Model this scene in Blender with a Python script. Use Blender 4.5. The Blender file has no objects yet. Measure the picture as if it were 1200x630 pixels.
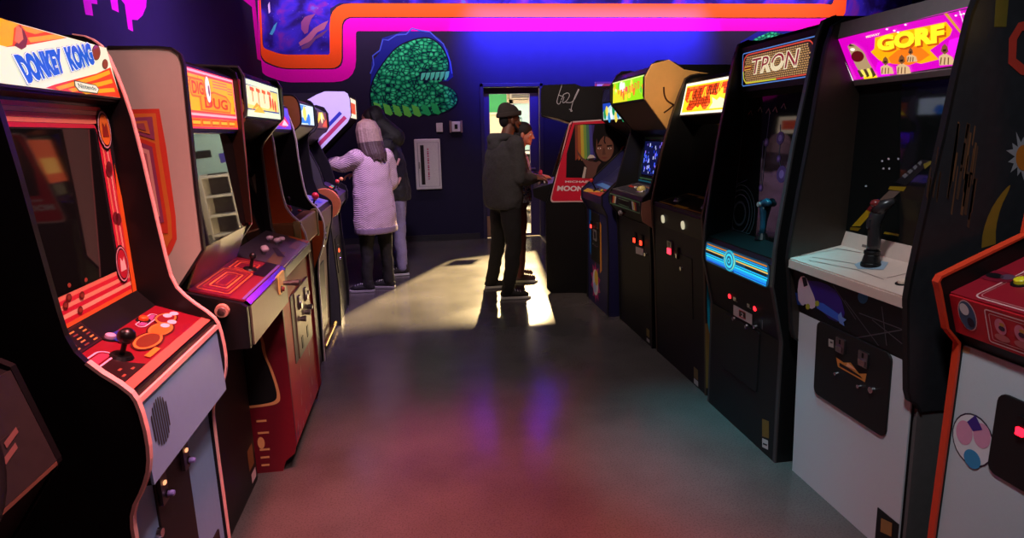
import bpy, bmesh, math, random
from mathutils import Vector, Matrix
random.seed(7)
scene = bpy.context.scene
COL = scene.collection

# ------------------------------------------------------------------ camera
IMG_W, IMG_H, FPX = 1200.0, 630.0, 720.0
CAM = Vector((0, 0, 1.55))
YAW, PITCH, ROLL = math.radians(8.2402), math.radians(12.5416), 0.02
_r = Vector((math.cos(YAW), -math.sin(YAW), 0))
_u = Vector((math.sin(YAW)*math.sin(PITCH), math.cos(YAW)*math.sin(PITCH), math.cos(PITCH)))
FWD = Vector((math.sin(YAW)*math.cos(PITCH), math.cos(YAW)*math.cos(PITCH), -math.sin(PITCH)))
RGT = math.cos(ROLL)*_r - math.sin(ROLL)*_u
UPV = math.sin(ROLL)*_r + math.cos(ROLL)*_u
cam_data = bpy.data.cameras.new('camera')
cam_data.sensor_width = 36.0
cam_data.lens = FPX/IMG_W*36.0
cam_data.clip_start = 0.05
cam = bpy.data.objects.new('camera', cam_data)
COL.objects.link(cam)
cam.matrix_world = Matrix(((RGT.x, UPV.x, -FWD.x, CAM.x), (RGT.y, UPV.y, -FWD.y, CAM.y),
                           (RGT.z, UPV.z, -FWD.z, CAM.z), (0, 0, 0, 1)))
scene.camera = cam

# ------------------------------------------------------------------ world, lights, exposure
vs = scene.view_settings
vs.view_transform = 'Standard'; vs.look = 'None'; vs.gamma = 1.0; vs.use_curve_mapping = False
vs.exposure = 0.0
world = bpy.data.worlds.new('night'); scene.world = world
world.use_nodes = True
bg = world.node_tree.nodes['Background']
bg.inputs[0].default_value = (0.02, 0.015, 0.03, 1); bg.inputs[1].default_value = 0.3

def lamp(kind, name, loc, target, power, color, size=0.1, size_y=None, spot=None, blend=0.5, spread=None):
    d = bpy.data.lights.new(name, kind)
    d.energy = power; d.color = color
    if kind == 'AREA':
        d.size = size
        if spread: d.spread = math.radians(spread)
        if size_y: d.shape = 'RECTANGLE'; d.size_y = size_y
    else:
        d.shadow_soft_size = size
    if kind == 'SPOT':
        d.spot_size = math.radians(spot); d.spot_blend = blend
    o = bpy.data.objects.new(name, d); COL.objects.link(o)
    o.location = loc
    if target is not None:
        o.rotation_euler = (Vector(target)-Vector(loc)).to_track_quat('-Z', 'Y').to_euler()
    return o
# lamp of the lit room behind the door: throws the beam through the door glass
lamp('SPOT', 'back_room_lamp', (1.85, 10.83, 2.93), (0.6, 7.0, 0), 18000, (1.0, 0.70, 0.34), 0.04, spot=95, blend=0.1)
lamp('AREA', 'back_room_ceiling_light', (2.4, 10.9, 3.25), (2.4, 10.9, 0), 120, (1.0, 0.92, 0.78), 1.6, 1.2)
# blue wall washer and purple lamp, with added stripe and aisle lamps
lamp('AREA', 'added_stripe_wash', (1.8, 8.2, 3.74), (1.8, 9.07, 3.2), 76, (1.0, 0.60, 0.88), 9.4, 0.1, spread=110)  # added lamp that makes the stripes read bright along their whole length
lamp('AREA', 'blue_wall_washer', (2.5, 8.5, 3.74), (2.5, 9.1, 2.80), 200, (0.03, 0.04, 1.0), 3.4, 0.08, spread=42)
lamp('SPOT', 'added_aisle_fill', (-0.2, 3.9, 3.7), (0.4, 7.2, 1.1), 250, (1.0, 0.84, 0.92), 0.12, spot=38, blend=1.0)  # added fill for the players, the cardigan and the white wall panel
lamp('AREA', 'purple_ceiling_light', (-1.1, 5.2, 3.7), (-2.03, 5.6, 2.7), 80, (0.55, 0.25, 1.0), 0.4, 3.5, spread=110)
# coloured cans over the aisle, with added fill spots among them
lamp('SPOT', 'pink_ceiling_spot', (0.45, 1.3, 3.7), (-0.85, 1.9, 0.8), 400, (1.0, 0.50, 0.54), 0.15, spot=62, blend=1.0)
lamp('SPOT', 'rose_floor_spot', (-0.1, 1.7, 3.7), (0.0, 1.9, 0), 1050, (1.0, 0.15, 0.16), 0.2, spot=54, blend=1.0)
lamp('SPOT', 'left_fill_spot', (0.7, -0.6, 3.6), (-0.75, 2.8, 0.2), 230, (1.0, 0.62, 0.6), 0.12, spot=20, blend=1.0)  # added behind the camera to lift the near sides of the left machines
lamp('SPOT', 'added_tan_head_fill', (0.2, 0.8, 3.7), (1.62, 4.05, 1.85), 260, (1.0, 0.82, 0.6), 0.12, spot=15, blend=1.0)  # added narrow spot to brighten the tan machine head
lamp('SPOT', 'added_mid_aisle_fill', (0.4, 3.2, 3.7), (0.5, 3.9, 0), 130, (1.0, 0.85, 0.85), 0.2, spot=50, blend=1.0)  # added weak neutral fill for the middle of the floor
lamp('SPOT', 'teal_ceiling_spot', (1.0, 2.4, 3.7), (1.36, 2.6, 0), 330, (0.05, 0.8, 1.0), 0.12, spot=28, blend=1.0)
lamp('SPOT', 'white_ceiling_spot', (0.2, 0.8, 3.7), (1.85, 1.9, 0.6), 230, (0.84, 0.9, 0.96), 0.15, spot=44, blend=1.0)
lamp('SPOT', 'added_left_row_fill', (0.3, 3.9, 3.7), (-0.8, 5.3, 1.5), 380, (1.0, 0.72, 0.86), 0.15, spot=60, blend=1.0)  # added to lift the far left machines out of the dark
lamp('SPOT', 'added_right_row_fill', (0.2, 3.2, 3.7), (1.5, 5.0, 1.75), 330, (1.0, 0.72, 0.62), 0.15, spot=52, blend=1.0)  # added to brighten the red sided machine and its neighbours

# ------------------------------------------------------------------ materials
_mats = {}
def nt(m):
    m.use_nodes = True
    return m.node_tree, m.node_tree.nodes, m.node_tree.links
def mat(name, col, rough=0.5, metal=0.0, em=0.0, var=0.12, scale=40.0, bump=0.0, coat=0.0, spec=0.5, emcol=None):
    key = (name, tuple(round(c, 4) for c in col), rough, metal, em)
    if key in _mats: return _mats[key]
    m = bpy.data.materials.new(name)
    t, n, l = nt(m)
    b = n['Principled BSDF']
    b.inputs['Roughness'].default_value = rough
    b.inputs['Metallic'].default_value = metal
    b.inputs['Specular IOR Level'].default_value = spec
    if coat: b.inputs['Coat Weight'].default_value = coat; b.inputs['Coat Roughness'].default_value = 0.08
    tc = n.new('ShaderNodeTexCoord'); ns = n.new('ShaderNodeTexNoise')
    ns.inputs['Scale'].default_value = scale; ns.inputs['Detail'].default_value = 4
    l.new(tc.outputs['Object'], ns.inputs['Vector'])
    mx = n.new('ShaderNodeMix'); mx.data_type = 'RGBA'
    c = (col[0], col[1], col[2], 1)
    if em > .5: emcol = emcol or col; col = tuple(x*.3 for x in col)
    mx.inputs[6].default_value = tuple(x*(1-var) for x in col)+(1,)
    mx.inputs[7].default_value = tuple(min(1, x*(1+var)) for x in col)+(1,)
    l.new(ns.outputs['Fac'], mx.inputs[0])
    l.new(mx.outputs[2], b.inputs['Base Color'])
    if em:
        b.inputs['Emission Color'].default_value = (emcol or col)+(1,) if len(emcol or col) == 3 else (emcol or col)
        b.inputs['Emission Strength'].default_value = em
    if bump:
        bp = n.new('ShaderNodeBump'); bp.inputs['Strength'].default_value = bump; bp.inputs['Distance'].default_value = 0.01
        l.new(ns.outputs['Fac'], bp.inputs['Height']); l.new(bp.outputs['Normal'], b.inputs['Normal'])
    _mats[key] = m
    return m
def s2l(c):
    f = lambda v: v/12.92 if v <= 0.04045 else ((v+0.055)/1.055)**2.4
    return tuple(f(v/255.0) for v in c)
def ink(c, em=0.0):            # printed colour (sRGB 0-255); em > 0 for backlit print
    return mat('print', s2l(c), 0.35, em=em, var=0.06, scale=60)

BLACK = mat('black_laminate', (0.006, 0.006, 0.0065), 0.42, var=0.3, spec=0.3)
SATIN = mat('satin_black', (0.008, 0.008, 0.0085), 0.5, var=0.3, scale=90, spec=0.35)
GLASS = mat('dark_screen_glass', (0.006, 0.007, 0.007), 0.04, spec=0.6, var=0.2)
CHROME = mat('chrome', (0.7, 0.7, 0.72), 0.16, 1.0)
STEEL = mat('brushed_steel', (0.32, 0.32, 0.33), 0.34, 1.0, var=0.25)
BRASS = mat('brass', (0.7, 0.5, 0.2), 0.25, 1.0)
def plastic(c, rough=0.3): return mat('plastic', s2l(c), rough, var=0.05)
def wood_paint(c, rough=0.45): return mat('painted_panel', s2l(c), rough, var=0.1, scale=25)

# ------------------------------------------------------------------ object helpers
ORG = {}
def tag(o, label=None, cat=None, group=None, kind=None):
    if label: o['label'] = label
    if cat: o['category'] = cat
    if group: o['group'] = group
    if kind: o['kind'] = kind
    return o
def thing(name, label, cat, loc, group=None):
    o = bpy.data.objects.new(name, None); COL.objects.link(o)
    o.empty_display_size = 0.1; o.location = loc; ORG[o.name] = Vector(loc)
    return tag(o, label, cat, group)
class Fr:
    """a flat frame: origin, unit u (to the viewer's right), unit v (up the surface), normal n"""
    def __init__(s, o, u, v, w=1, h=1):
        s.o = Vector(o); s.u = Vector(u).normalized(); s.v = Vector(v).normalized(); s.n = s.u.cross(s.v); s.w = w; s.h = h
    def p(s, a, b, c=0.0): return s.o+s.u*a+s.v*b+s.n*c
    def px(s, x, y):
        d = RGT*((x-600)/FPX)+UPV*((315-y)/FPX)+FWD
        t = (s.o-CAM).dot(s.n)/d.dot(s.n)
        q = CAM+d*t-s.o
        return (q.dot(s.u), q.dot(s.v))
def rrect(a0, a1, b0, b1, r, k=4):
    r = min(r, abs(a1-a0)/2.01, abs(b1-b0)/2.01)
    out = []
    for cx, cy, st in ((a1-r, b0+r, -90), (a1-r, b1-r, 0), (a0+r, b1-r, 90), (a0+r, b0+r, 180)):
        for i in range(k+1):
            t = math.radians(st+90*i/k); out.append((cx+r*math.cos(t), cy+r*math.sin(t)))
    return out
def smooth_path(pts, it=2):
    for _ in range(it):
        q = [pts[0]]
        for a, b in zip(pts, pts[1:]):
            q.append(tuple(a[i]*.75+b[i]*.25 for i in range(len(a)))); q.append(tuple(a[i]*.25+b[i]*.75 for i in range(len(a))))
        q.append(pts[-1]); pts = q
    return pts
class MB:
    def __init__(s): s.v = []; s.f = []; s.mi = []; s.cur = 0
    def add(s, vs, fs):
        b = len(s.v); s.v += [Vector(x) for x in vs]
        for f in fs: s.f.append([i+b for i in f]); s.mi.append(s.cur)
    def box(s, x0, x1, y0, y1, z0, z1):
        s.add([(x, y, z) for x in (x0, x1) for y in (y0, y1) for z in (z0, z1)],
              [(0, 1, 3, 2), (4, 6, 7, 5), (0, 4, 5, 1), (2, 3, 7, 6), (0, 2, 6, 4), (1, 5, 7, 3)]); return s
    def loft(s, rings, cap=True):
        n = len(rings[0]); vs = [p for r in rings for p in r]; fs = []
        for k in range(len(rings)-1):
            for i in range(n):
                j = (i+1) % n; fs.append((k*n+i, k*n+j, (k+1)*n+j, (k+1)*n+i))
        if cap: fs.append(tuple(range(n))[::-1]); fs.append(tuple((len(rings)-1)*n+i for i in range(n)))
        s.add(vs, fs); return s
    def prism_xz(s, poly, y0, y1): return s.loft([[(x, y0, z) for x, z in poly], [(x, y1, z) for x, z in poly]])
    def fpoly(s, fr, poly, c0, c1): return s.loft([[fr.p(a, b, c0) for a, b in poly], [fr.p(a, b, c1) for a, b in poly]])
    def fbox(s, fr, a0, a1, b0, b1, c0, c1, r=0.0):
        return s.fpoly(fr, rrect(a0, a1, b0, b1, r) if r else [(a0, b0), (a1, b0), (a1, b1), (a0, b1)], c0, c1)
    def cyl(s, p0, p1, r0, r1=None, seg=14, dome=0):
        p0, p1 = Vector(p0), Vector(p1); r1 = r0 if r1 is None else r1
        d = (p1-p0).normalized(); a = d.orthogonal().normalized(); b = d.cross(a)
        ring = lambda c, r: [c+a*(r*math.cos(2*math.pi*i/seg))+b*(r*math.sin(2*math.pi*i/seg)) for i in range(seg)]
        R = [ring(p0, r0), ring(p1, r1)]
        if dome:
            for t in (30, 55, 78): R.append(ring(p1+d*(dome*math.sin(math.radians(t))), r1*math.cos(math.radians(t))))
        return s.loft(R)
    def ball(s, c, r, sc=(1, 1, 1), seg=16, rings=10):
        c = Vector(c); R = []
        for k in range(1, rings):
            t = math.pi*k/rings
            R.append([c+Vector((r*sc[0]*math.sin(t)*math.cos(2*math.pi*i/seg), r*sc[1]*math.sin(t)*math.sin(2*math.pi*i/seg), -r*sc[2]*math.cos(t))) for i in range(seg)])
        return s.loft(R)
    def tube(s, pts, r, seg=8):
        pts = [Vector(p) for p in pts]; R = []; a = None
        for i, p in enumerate(pts):
            d = (pts[min(i+1, len(pts)-1)]-pts[max(i-1, 0)]).normalized()
            a = d.orthogonal().normalized() if a is None else (a-d*a.dot(d)).normalized()
            b = d.cross(a); rr = r[i] if isinstance(r, (list, tuple)) else r
            R.append([p+a*(rr*math.cos(2*math.pi*k/seg))+b*(rr*math.sin(2*math.pi*k/seg)) for k in range(seg)])
        return s.loft(R)
    def band_xz(s, path, y0, y1, t):        # strip of thickness t along an open path in the XZ plane
        R = []
        for i, p in enumerate(path):
            q0 = path[max(i-1, 0)]; q1 = path[min(i+1, len(path)-1)]
            d = Vector((q1[0]-q0[0], q1[1]-q0[1])).normalized(); n = Vector((-d.y, d.x))*t
            a = (p[0]+n.x, p[1]+n.y); b = (p[0]-n.x, p[1]-n.y)
            R.append([(a[0], y0, a[1]), (a[0], y1, a[1]), (b[0], y1, b[1]), (b[0], y0, b[1])])
        return s.loft(R)
    def build(s, name, mats, parent=None, bevel=0.0, smooth=False, label=None, org=None, subsurf=0):
        me = bpy.data.meshes.new(name)
        o0 = ORG[parent.name] if parent else Vector(org or (0, 0, 0))
        me.from_pydata([tuple(v-o0) for v in s.v], [], s.f)
        for m in (mats if isinstance(mats, list) else [mats]): me.materials.append(m)
        if isinstance(mats, list):
            for p, i in zip(me.polygons, s.mi): p.material_index = i
        bm = bmesh.new(); bm.from_mesh(me); bmesh.ops.recalc_face_normals(bm, faces=bm.faces); bm.to_mesh(me); bm.free()
        if smooth:
            for p in me.polygons: p.use_smooth = True
        o = bpy.data.objects.new(name, me); COL.objects.link(o)
        if parent: o.parent = parent
        else: o.location = o0
        ORG[o.name] = o0
        if bevel:
            md = o.modifiers.new('bevel', 'BEVEL'); md.width = bevel; md.segments = 2; md.limit_method = 'ANGLE'; md.angle_limit = math.radians(35)
        if subsurf:
            md = o.modifiers.new('subsurf', 'SUBSURF'); md.levels = subsurf; md.render_levels = subsurf
        if label: o['label'] = label
        return o

_fontcache = {}
def text_shape(txt, off=0.0, shear=0.0):
    key = (txt, off, shear)
    if key in _fontcache: return _fontcache[key]
    cu = bpy.data.curves.new('lettering', 'FONT'); cu.body = txt; cu.offset = off; cu.shear = shear; cu.resolution_u = 3; cu.fill_mode = 'FRONT'
    ob = bpy.data.objects.new('lettering', cu); COL.objects.link(ob)
    dg = bpy.context.evaluated_depsgraph_get(); dg.update()
    me = bpy.data.meshes.new_from_object(ob.evaluated_get(dg))
    vs = [(v.co.x, v.co.y) for v in me.vertices]; fs = [list(p.vertices) for p in me.polygons]
    x0 = min(v[0] for v in vs); x1 = max(v[0] for v in vs); y0 = min(v[1] for v in vs); y1 = max(v[1] for v in vs)
    vs = [((x-x0)/(x1-x0), (y-y0)/(y1-y0)) for x, y in vs]
    bpy.data.objects.remove(ob); bpy.data.meshes.remove(me); bpy.data.curves.remove(cu)
    _fontcache[key] = (vs, fs); return vs, fs
class Art:
    """printed artwork on a frame: flat coloured shapes, one mesh"""
    def __init__(s, fr, em=0.0, lift=0.0008, base=0.0): s.fr = fr; s.em = em; s.lift = lift; s.base = base; s.mb = MB(); s.mats = []
    def _c(s, c, em=None):
        m = c if isinstance(c, bpy.types.Material) else ink(c, s.em if em is None else em)
        if m not in s.mats: s.mats.append(m)
        s.mb.cur = s.mats.index(m)
    def poly(s, pts, c, L=1, em=None):
        s._c(c, em); h = s.base+s.lift*L
        s.mb.add([s.fr.p(a, b, h) for a, b in pts], [tuple(range(len(pts)))]); return s
    def ppoly(s, pts, c, L=1, em=None): return s.poly([s.fr.px(*p) for p in pts], c, L, em)
    def rect(s, a0, a1, b0, b1, c, L=1, r=0.0, em=None):
        return s.poly(rrect(a0, a1, b0, b1, r) if r else [(a0, b0), (a1, b0), (a1, b1), (a0, b1)], c, L, em)
    def disc(s, a, b, ra, rb, c, L=1, k=24, em=None):
        return s.poly([(a+ra*math.cos(2*math.pi*i/k), b+rb*math.sin(2*math.pi*i/k)) for i in range(k)], c, L, em)
    def pdisc(s, x, y, rx, ry, c, L=1, k=20, em=None):
        return s.ppoly([(x+rx*math.cos(2*math.pi*i/k), y-ry*math.sin(2*math.pi*i/k)) for i in range(k)], c, L, em)
    def line(s, pts, w, c, L=1, closed=False, em=None):
        s._c(c, em); h = s.base+s.lift*L; n = len(pts); lo = []; hi = []
        for i, p in enumerate(pts):
            q0 = pts[i-1] if (closed or i) else p; q1 = pts[(i+1) % n] if (closed or i < n-1) else p
            d = Vector((q1[0]-q0[0], q1[1]-q0[1])); d = d.normalized() if d.length else Vector((1, 0)); nn = Vector((-d.y, d.x))*w/2
            lo.append((p[0]-nn.x, p[1]-nn.y)); hi.append((p[0]+nn.x, p[1]+nn.y))
        b = len(s.mb.v); s.mb.v += [s.fr.p(a, c_, h) for a, c_ in lo+hi]
        for i in range(n if closed else n-1):
            j = (i+1) % n; s.mb.f.append([b+i, b+j, b+n+j, b+n+i]); s.mb.mi.append(s.mb.cur)
        return s
    def pline(s, pts, w, c, L=1, closed=False, em=None): return s.line([s.fr.px(*p) for p in pts], w, c, L, closed, em)
    def quadtext(s, txt, quad, c, L=2, off=0.02, shear=0.0, em=None):   # quad: bl, br, tr, tl in frame units
        vs, fs = text_shape(txt, off, shear); s._c(c, em); h = s.base+s.lift*L; bl, br, tr, tl = quad
        def mp(x, y): return tuple(bl[i]*(1-x)*(1-y)+br[i]*x*(1-y)+tr[i]*x*y+tl[i]*(1-x)*y for i in (0, 1))
        s.mb.add([s.fr.p(*mp(x, y), h) for x, y in vs], fs); return s
    def ptext(s, txt, quad, c, L=2, off=0.02, shear=0.0, em=None): return s.quadtext(txt, [s.fr.px(*p) for p in quad], c, L, off, shear, em)
    def text(s, txt, a0, a1, b0, b1, c, L=2, off=0.02, shear=0.0, em=None):
        return s.quadtext(txt, [(a0, b0), (a1, b0), (a1, b1), (a0, b1)], c, L, off, shear, em)
    def build(s, name, parent, label=None):
        me = bpy.data.meshes.new(name); o0 = ORG[parent.name]
        me.from_pydata([tuple(v-o0) for v in s.mb.v], [], s.mb.f)
        for m in s.mats: me.materials.append(m)
        for p, i in zip(me.polygons, s.mb.mi): p.material_index = i
        for p in me.polygons:
            pass
        o = bpy.data.objects.new(name, me); COL.objects.link(o); o.parent = parent; ORG[o.name] = o0
        if label: o['label'] = label
        return o
# ------------------------------------------------------------------ the room
XL, YB, XR, ZC, YF = -2.035, 9.07, 7.6, 3.8, -3.2
def struct(name, mb, m, parent=None, **k): return tag(mb.build(name, m, parent, **k), kind='structure')
def floor_mat():
    m = bpy.data.materials.new('polished_concrete'); t, n, l = nt(m); b = n['Principled BSDF']
    tc = n.new('ShaderNodeTexCoord')
    n1 = n.new('ShaderNodeTexNoise'); n1.inputs['Scale'].default_value = 1.6; n1.inputs['Detail'].default_value = 8
    n2 = n.new('ShaderNodeTexNoise'); n2.inputs['Scale'].default_value = 130; n2.inputs['Detail'].default_value = 3
    for q in (n1, n2): l.new(tc.outputs['Object'], q.inputs['Vector'])
    r1 = n.new('ShaderNodeValToRGB'); r1.color_ramp.elements[0].color = (0.066, 0.062, 0.058, 1); r1.color_ramp.elements[1].color = (0.112, 0.104, 0.098, 1)
    r1.color_ramp.elements[0].position = 0.3; r1.color_ramp.elements[1].position = 0.7
    r2 = n.new('ShaderNodeValToRGB'); r2.color_ramp.elements[0].color = (0.78, 0.77, 0.77, 1); r2.color_ramp.elements[1].color = (1.05, 1.05, 1.05, 1)
    r2.color_ramp.elements[0].position = 0.34; r2.color_ramp.elements[1].position = 0.52
    l.new(n1.outputs['Fac'], r1.inputs[0]); l.new(n2.outputs['Fac'], r2.inputs[0])
    mx = n.new('ShaderNodeMix'); mx.data_type = 'RGBA'; mx.blend_type = 'MULTIPLY'; mx.inputs[0].default_value = 1
    l.new(r1.outputs[0], mx.inputs[6]); l.new(r2.outputs[0], mx.inputs[7])
    l.new(mx.outputs[2], b.inputs['Base Color'])
    rr = n.new('ShaderNodeMapRange'); rr.inputs[3].default_value = 0.14; rr.inputs[4].default_value = 0.27
    l.new(n1.outputs['Fac'], rr.inputs[0]); l.new(rr.outputs[0], b.inputs['Roughness'])
    b.inputs['Specular IOR Level'].default_value = 0.5
    return m
struct('floor', MB().box(XL-.1, XR+.1, YF-.1, YB+4.2, -.12, 0), floor_mat())
NAVY = mat('navy_wall_paint', s2l((38, 35, 62)), 0.8, var=0.1, scale=8, spec=0.15)
struct('ceiling', MB().box(XL-.1, XR+.1, YF-.1, YB+4.2, ZC, ZC+.1), mat('dark_ceiling', (0.02, 0.02, 0.025), 0.9))
struct('wall_left', MB().box(XL-.1, XL, YF-.1, YB, 0, ZC), NAVY)
struct('wall_right', MB().box(XR, XR+.1, YF-.1, YB, 0, ZC), NAVY)
struct('wall_front', MB().box(XL-.1, XR+.1, YF-.1, YF, 0, ZC), NAVY)
DX0, DX1, DZ = 0.90, 1.815, 2.235
wb = MB(); wb.box(XL-.1, DX0, YB, YB+.14, 0, ZC); wb.box(DX1, XR+.1, YB, YB+.14, 0, ZC); wb.box(DX0, DX1, YB, YB+.14, DZ, ZC)
struct('wall_back', wb, NAVY)
bb = MB(); bb.box(XL, DX0-.06, YB-.012, YB, 0, .09); bb.box(DX1+.06, XR, YB-.012, YB, 0, .09)
struct('baseboard_back', bb, mat('baseboard_vinyl', (0.02, 0.02, 0.028), 0.5))

# door: frame, leaf with a tall glass pane, push bar, kick plate
DOORP = mat('purple_door_paint', s2l((50, 38, 84)), 0.6, var=0.08)
thin = bpy.data.materials.new('door_glass'); t_, n_, l_ = nt(thin)
for q in list(n_):
    if q.type == 'BSDF_PRINCIPLED': n_.remove(q)
tr = n_.new('ShaderNodeBsdfTransparent'); gl = n_.new('ShaderNodeBsdfGlossy'); gl.inputs['Roughness'].default_value = 0.03
tr.inputs[0].default_value = (0.95, 0.96, 0.95, 1)
fz = n_.new('ShaderNodeFresnel'); fz.inputs[0].default_value = 1.4; ms = n_.new('ShaderNodeMixShader')
l_.new(fz.outputs[0], ms.inputs[0]); l_.new(tr.outputs[0], ms.inputs[1]); l_.new(gl.outputs[0], ms.inputs[2])
l_.new(ms.outputs[0], [q for q in n_ if q.type == 'OUTPUT_MATERIAL'][0].inputs[0])
door = tag(thing('door_1', 'purple painted door with a tall lit glass pane in the back wall', 'door', (1.36, YB, 0)), kind='structure')
f = MB(); f.box(DX0, DX0+.05, YB-.02, YB+.1, 0, DZ); f.box(DX1-.05, DX1, YB-.02, YB+.1, 0, DZ); f.box(DX0, DX1, YB-.02, YB+.1, DZ-.05, DZ)
f.build('door_frame', mat('door_frame_paint', s2l((36, 28, 64)), .6), door, bevel=.004)
GX0, GX1 = 1.035, 1.625
lf = MB(); lf.box(DX0+.055, GX0, YB+.03, YB+.075, .01, DZ-.055); lf.box(GX1, DX1-.055, YB+.03, YB+.075, .01, DZ-.055)
lf.box(GX0, GX1, YB+.03, YB+.075, 2.09, DZ-.055); lf.box(GX0, GX1, YB+.03, YB+.075, .01, .05)
leaf = lf.build('door_leaf', DOORP, door)
MB().box(GX0-.005, GX1+.005, YB+.05, YB+.056, .045, 2.095).build('pane', thin, leaf)
MB().box(GX0-.09, GX0+.06, YB+.015, YB+.03, .03, .33).build('kick_plate', mat('tan_kick_plate', s2l((150, 112, 84)), .5), door, label='tan kick plate')
MB().box(1.07, 1.24, YB+.044, YB+.05, 1.40, 1.53).build('shadow_panel', mat('pale_panel', (.6, .58, .54), .7), leaf, label='unseen panel on the glass, added for its shadow')  # unseen panel added to cast the small dark rectangle in the beam
pb = MB(); pb.cyl((DX1-.13, YB+.03, 1.02), (DX1-.13, YB-.03, 1.02), .012); pb.cyl((DX1-.13, YB-.03, 1.02), (DX1-.24, YB-.03, 1.02), .011)
pb.build('lever_handle', STEEL, door)

# the lit room behind the door
CREAMW = mat('cream_wall_paint', s2l((232, 222, 196)), .7, var=.05, scale=6)
struct('wall_far', MB().box(-.2, 4.6, 12.9, 13.0, 0, ZC), CREAMW)
struct('wall_far_left', MB().box(-.3, -.2, YB+.14, 13, 0, ZC), CREAMW)
struct('wall_far_right', MB().box(4.6, 4.7, YB+.14, 13, 0, ZC), CREAMW)
gb = thing('chalkboard', 'green board on the far wall seen through the door glass', 'board', (1.35, 12.9, 2.1))
MB().box(1.0, 1.82, 12.86, 12.9, 1.95, 2.45).build('board', mat('green_board', s2l((40, 150, 90)), .6), gb)
MB().box(.98, 1.84, 12.85, 12.9, 1.91, 1.95).build('ledge', mat('pale_ledge', (.7, .68, .6), .6), gb)
ac = thing('air_conditioner', 'dark grille unit high on the far wall seen through the door glass', 'air conditioner', (2.12, 12.9, 2.3))
MB().box(1.86, 2.36, 12.7, 12.9, 2.2, 2.46).build('casing', mat('grey_casing', (.36, .35, .3), .5), ac, bevel=.01)
g = MB()
for k in range(5): g.box(1.9, 2.32, 12.69, 12.7, 2.23+k*.04, 2.25+k*.04)
g.build('grille', SATIN, ac)
dd = thing('door_2', 'pale blue inner door seen through the door glass', 'door', (2.3, 12.88, 0)); dd['kind'] = 'structure'
MB().box(1.95, 3.2, 12.86, 12.9, 1.1, 2.12).build('door_leaf', mat('pale_blue_paint', s2l((170, 214, 220)), .6), dd); MB().box(1.95, 3.2, 12.86, 12.9, 0, 1.1).build('lower_panel', CREAMW, dd); MB().box(2.5, 2.95, 12.845, 12.86, 1.5, 1.64).build('dark_sign', SATIN, dd, label='dark sign plate')
dfm = MB(); dfm.box(1.88, 1.95, 12.84, 12.9, 0, 2.19); dfm.box(3.2, 3.27, 12.84, 12.9, 0, 2.19); dfm.box(1.88, 3.27, 12.84, 12.9, 2.12, 2.19)
dfm.build('door_frame', mat('white_trim', (.75, .74, .7), .5), dd)
sh = thing('shelf_unit', 'white shelf unit in the lit back room', 'shelf', (2.25, 12.2, 0))
for k in range(4): MB().box(2.03, 2.5, 12.0, 12.4, .05+k*.36, .09+k*.36).build('shelf', mat('white_trim', (.75, .74, .7), .5), sh)
for xs in (2.0, 2.5): MB().box(xs, xs+.03, 12.0, 12.4, 0, 1.2).build('side_panel', mat('white_trim', (.75, .74, .7), .5), sh)
MB().box(2.03, 2.5, 12.38, 12.4, .05, 1.2).build('back_panel', mat('dark_back', (.05, .045, .04), .6), sh)

# painted stripes, murals on the walls (coordinates: x, z on the back wall)
WB = Fr((0, YB, 0), (1, 0, 0), (0, 0, 1))
def W(x, y): return WB.px(x, y)
def arcpts(path, rad, k=5):            # round the corners of a polyline
    out = [path[0]]
    for i in range(1, len(path)-1):
        p = Vector(path[i]); a = Vector(path[i-1])-p; b = Vector(path[i+1])-p
        r = min(rad[i], a.length*.49, b.length*.49)
        if r <= 0: out.append(path[i]); continue
        pa = p+a.normalized()*r; pb_ = p+b.normalized()*r
        for j in range(k+1):
            t = j/k; out.append(tuple(pa*(1-t)**2+p*2*t*(1-t)+pb_*t*t))
    out.append(path[-1]); return out
def band(name, left, right, m, y=.004):
    mb = MB(); n = len(left); assert n == len(right)
    vs = [(a, YB, b) for a, b in left]+[(a, YB, b) for a, b in right]+[(a, YB-y, b) for a, b in left]+[(a, YB-y, b) for a, b in right]
    fs = []
    for i in range(n-1):
        fs += [(i, i+1, n+i+1, n+i), (2*n+i, 3*n+i, 3*n+i+1, 2*n+i+1), (i, 2*n+i, 2*n+i+1, i+1), (n+i, n+i+1, 3*n+i+1, 3*n+i)]
    mb.add(vs, fs); return struct(name, mb, m)
ORANGE = mat('orange_stripe_paint', s2l((252, 92, 30)), .8, var=.05, spec=.1); MAGENTA = mat('magenta_stripe_paint', s2l((246, 10, 196)), .8, var=.05, spec=.1)
def path(pts, rad): return arcpts([W(*p) if len(p) == 2 else (p[0], p[1]) for p in pts], rad)
xc = XL+.004
inner = [(305.5, 0), (308, 56), (329.5, 64), (386.5, 64), (386, 4), (965, 4.5), (975, 6), (977, 0)]
midA = [(303.8, 0), (306, 70), (329.5, 80), (400.5, 80), (400.5, 19.7), (966, 20.5), (990, 20.5), (992, 0)]
midB = [(303.2, 0), (305.5, 72), (329.5, 81.3), (402, 81.3), (402, 21), (960, 21.8), (964, 21.5), (968, 21.3)]
outr = [(302.2, 0), (304.5, 86), (332.5, 96.6), (417.5, 96), (417, 36.5), (958, 36.2), (961, 30), (969, 23)]
R1 = [0, .05, .1, .03, .28, .1, .1, 0]; R2 = [0, .1, .12, .15, .14, .1, .1, 0]; R3_ = [0, .12, .14, .30, .04, .05, .05, 0]
band('trim_1', path(inner, R1), path(midA, R2), ORANGE)
band('trim_2', path(midB, R2), path(outr, R3_), MAGENTA)
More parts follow.
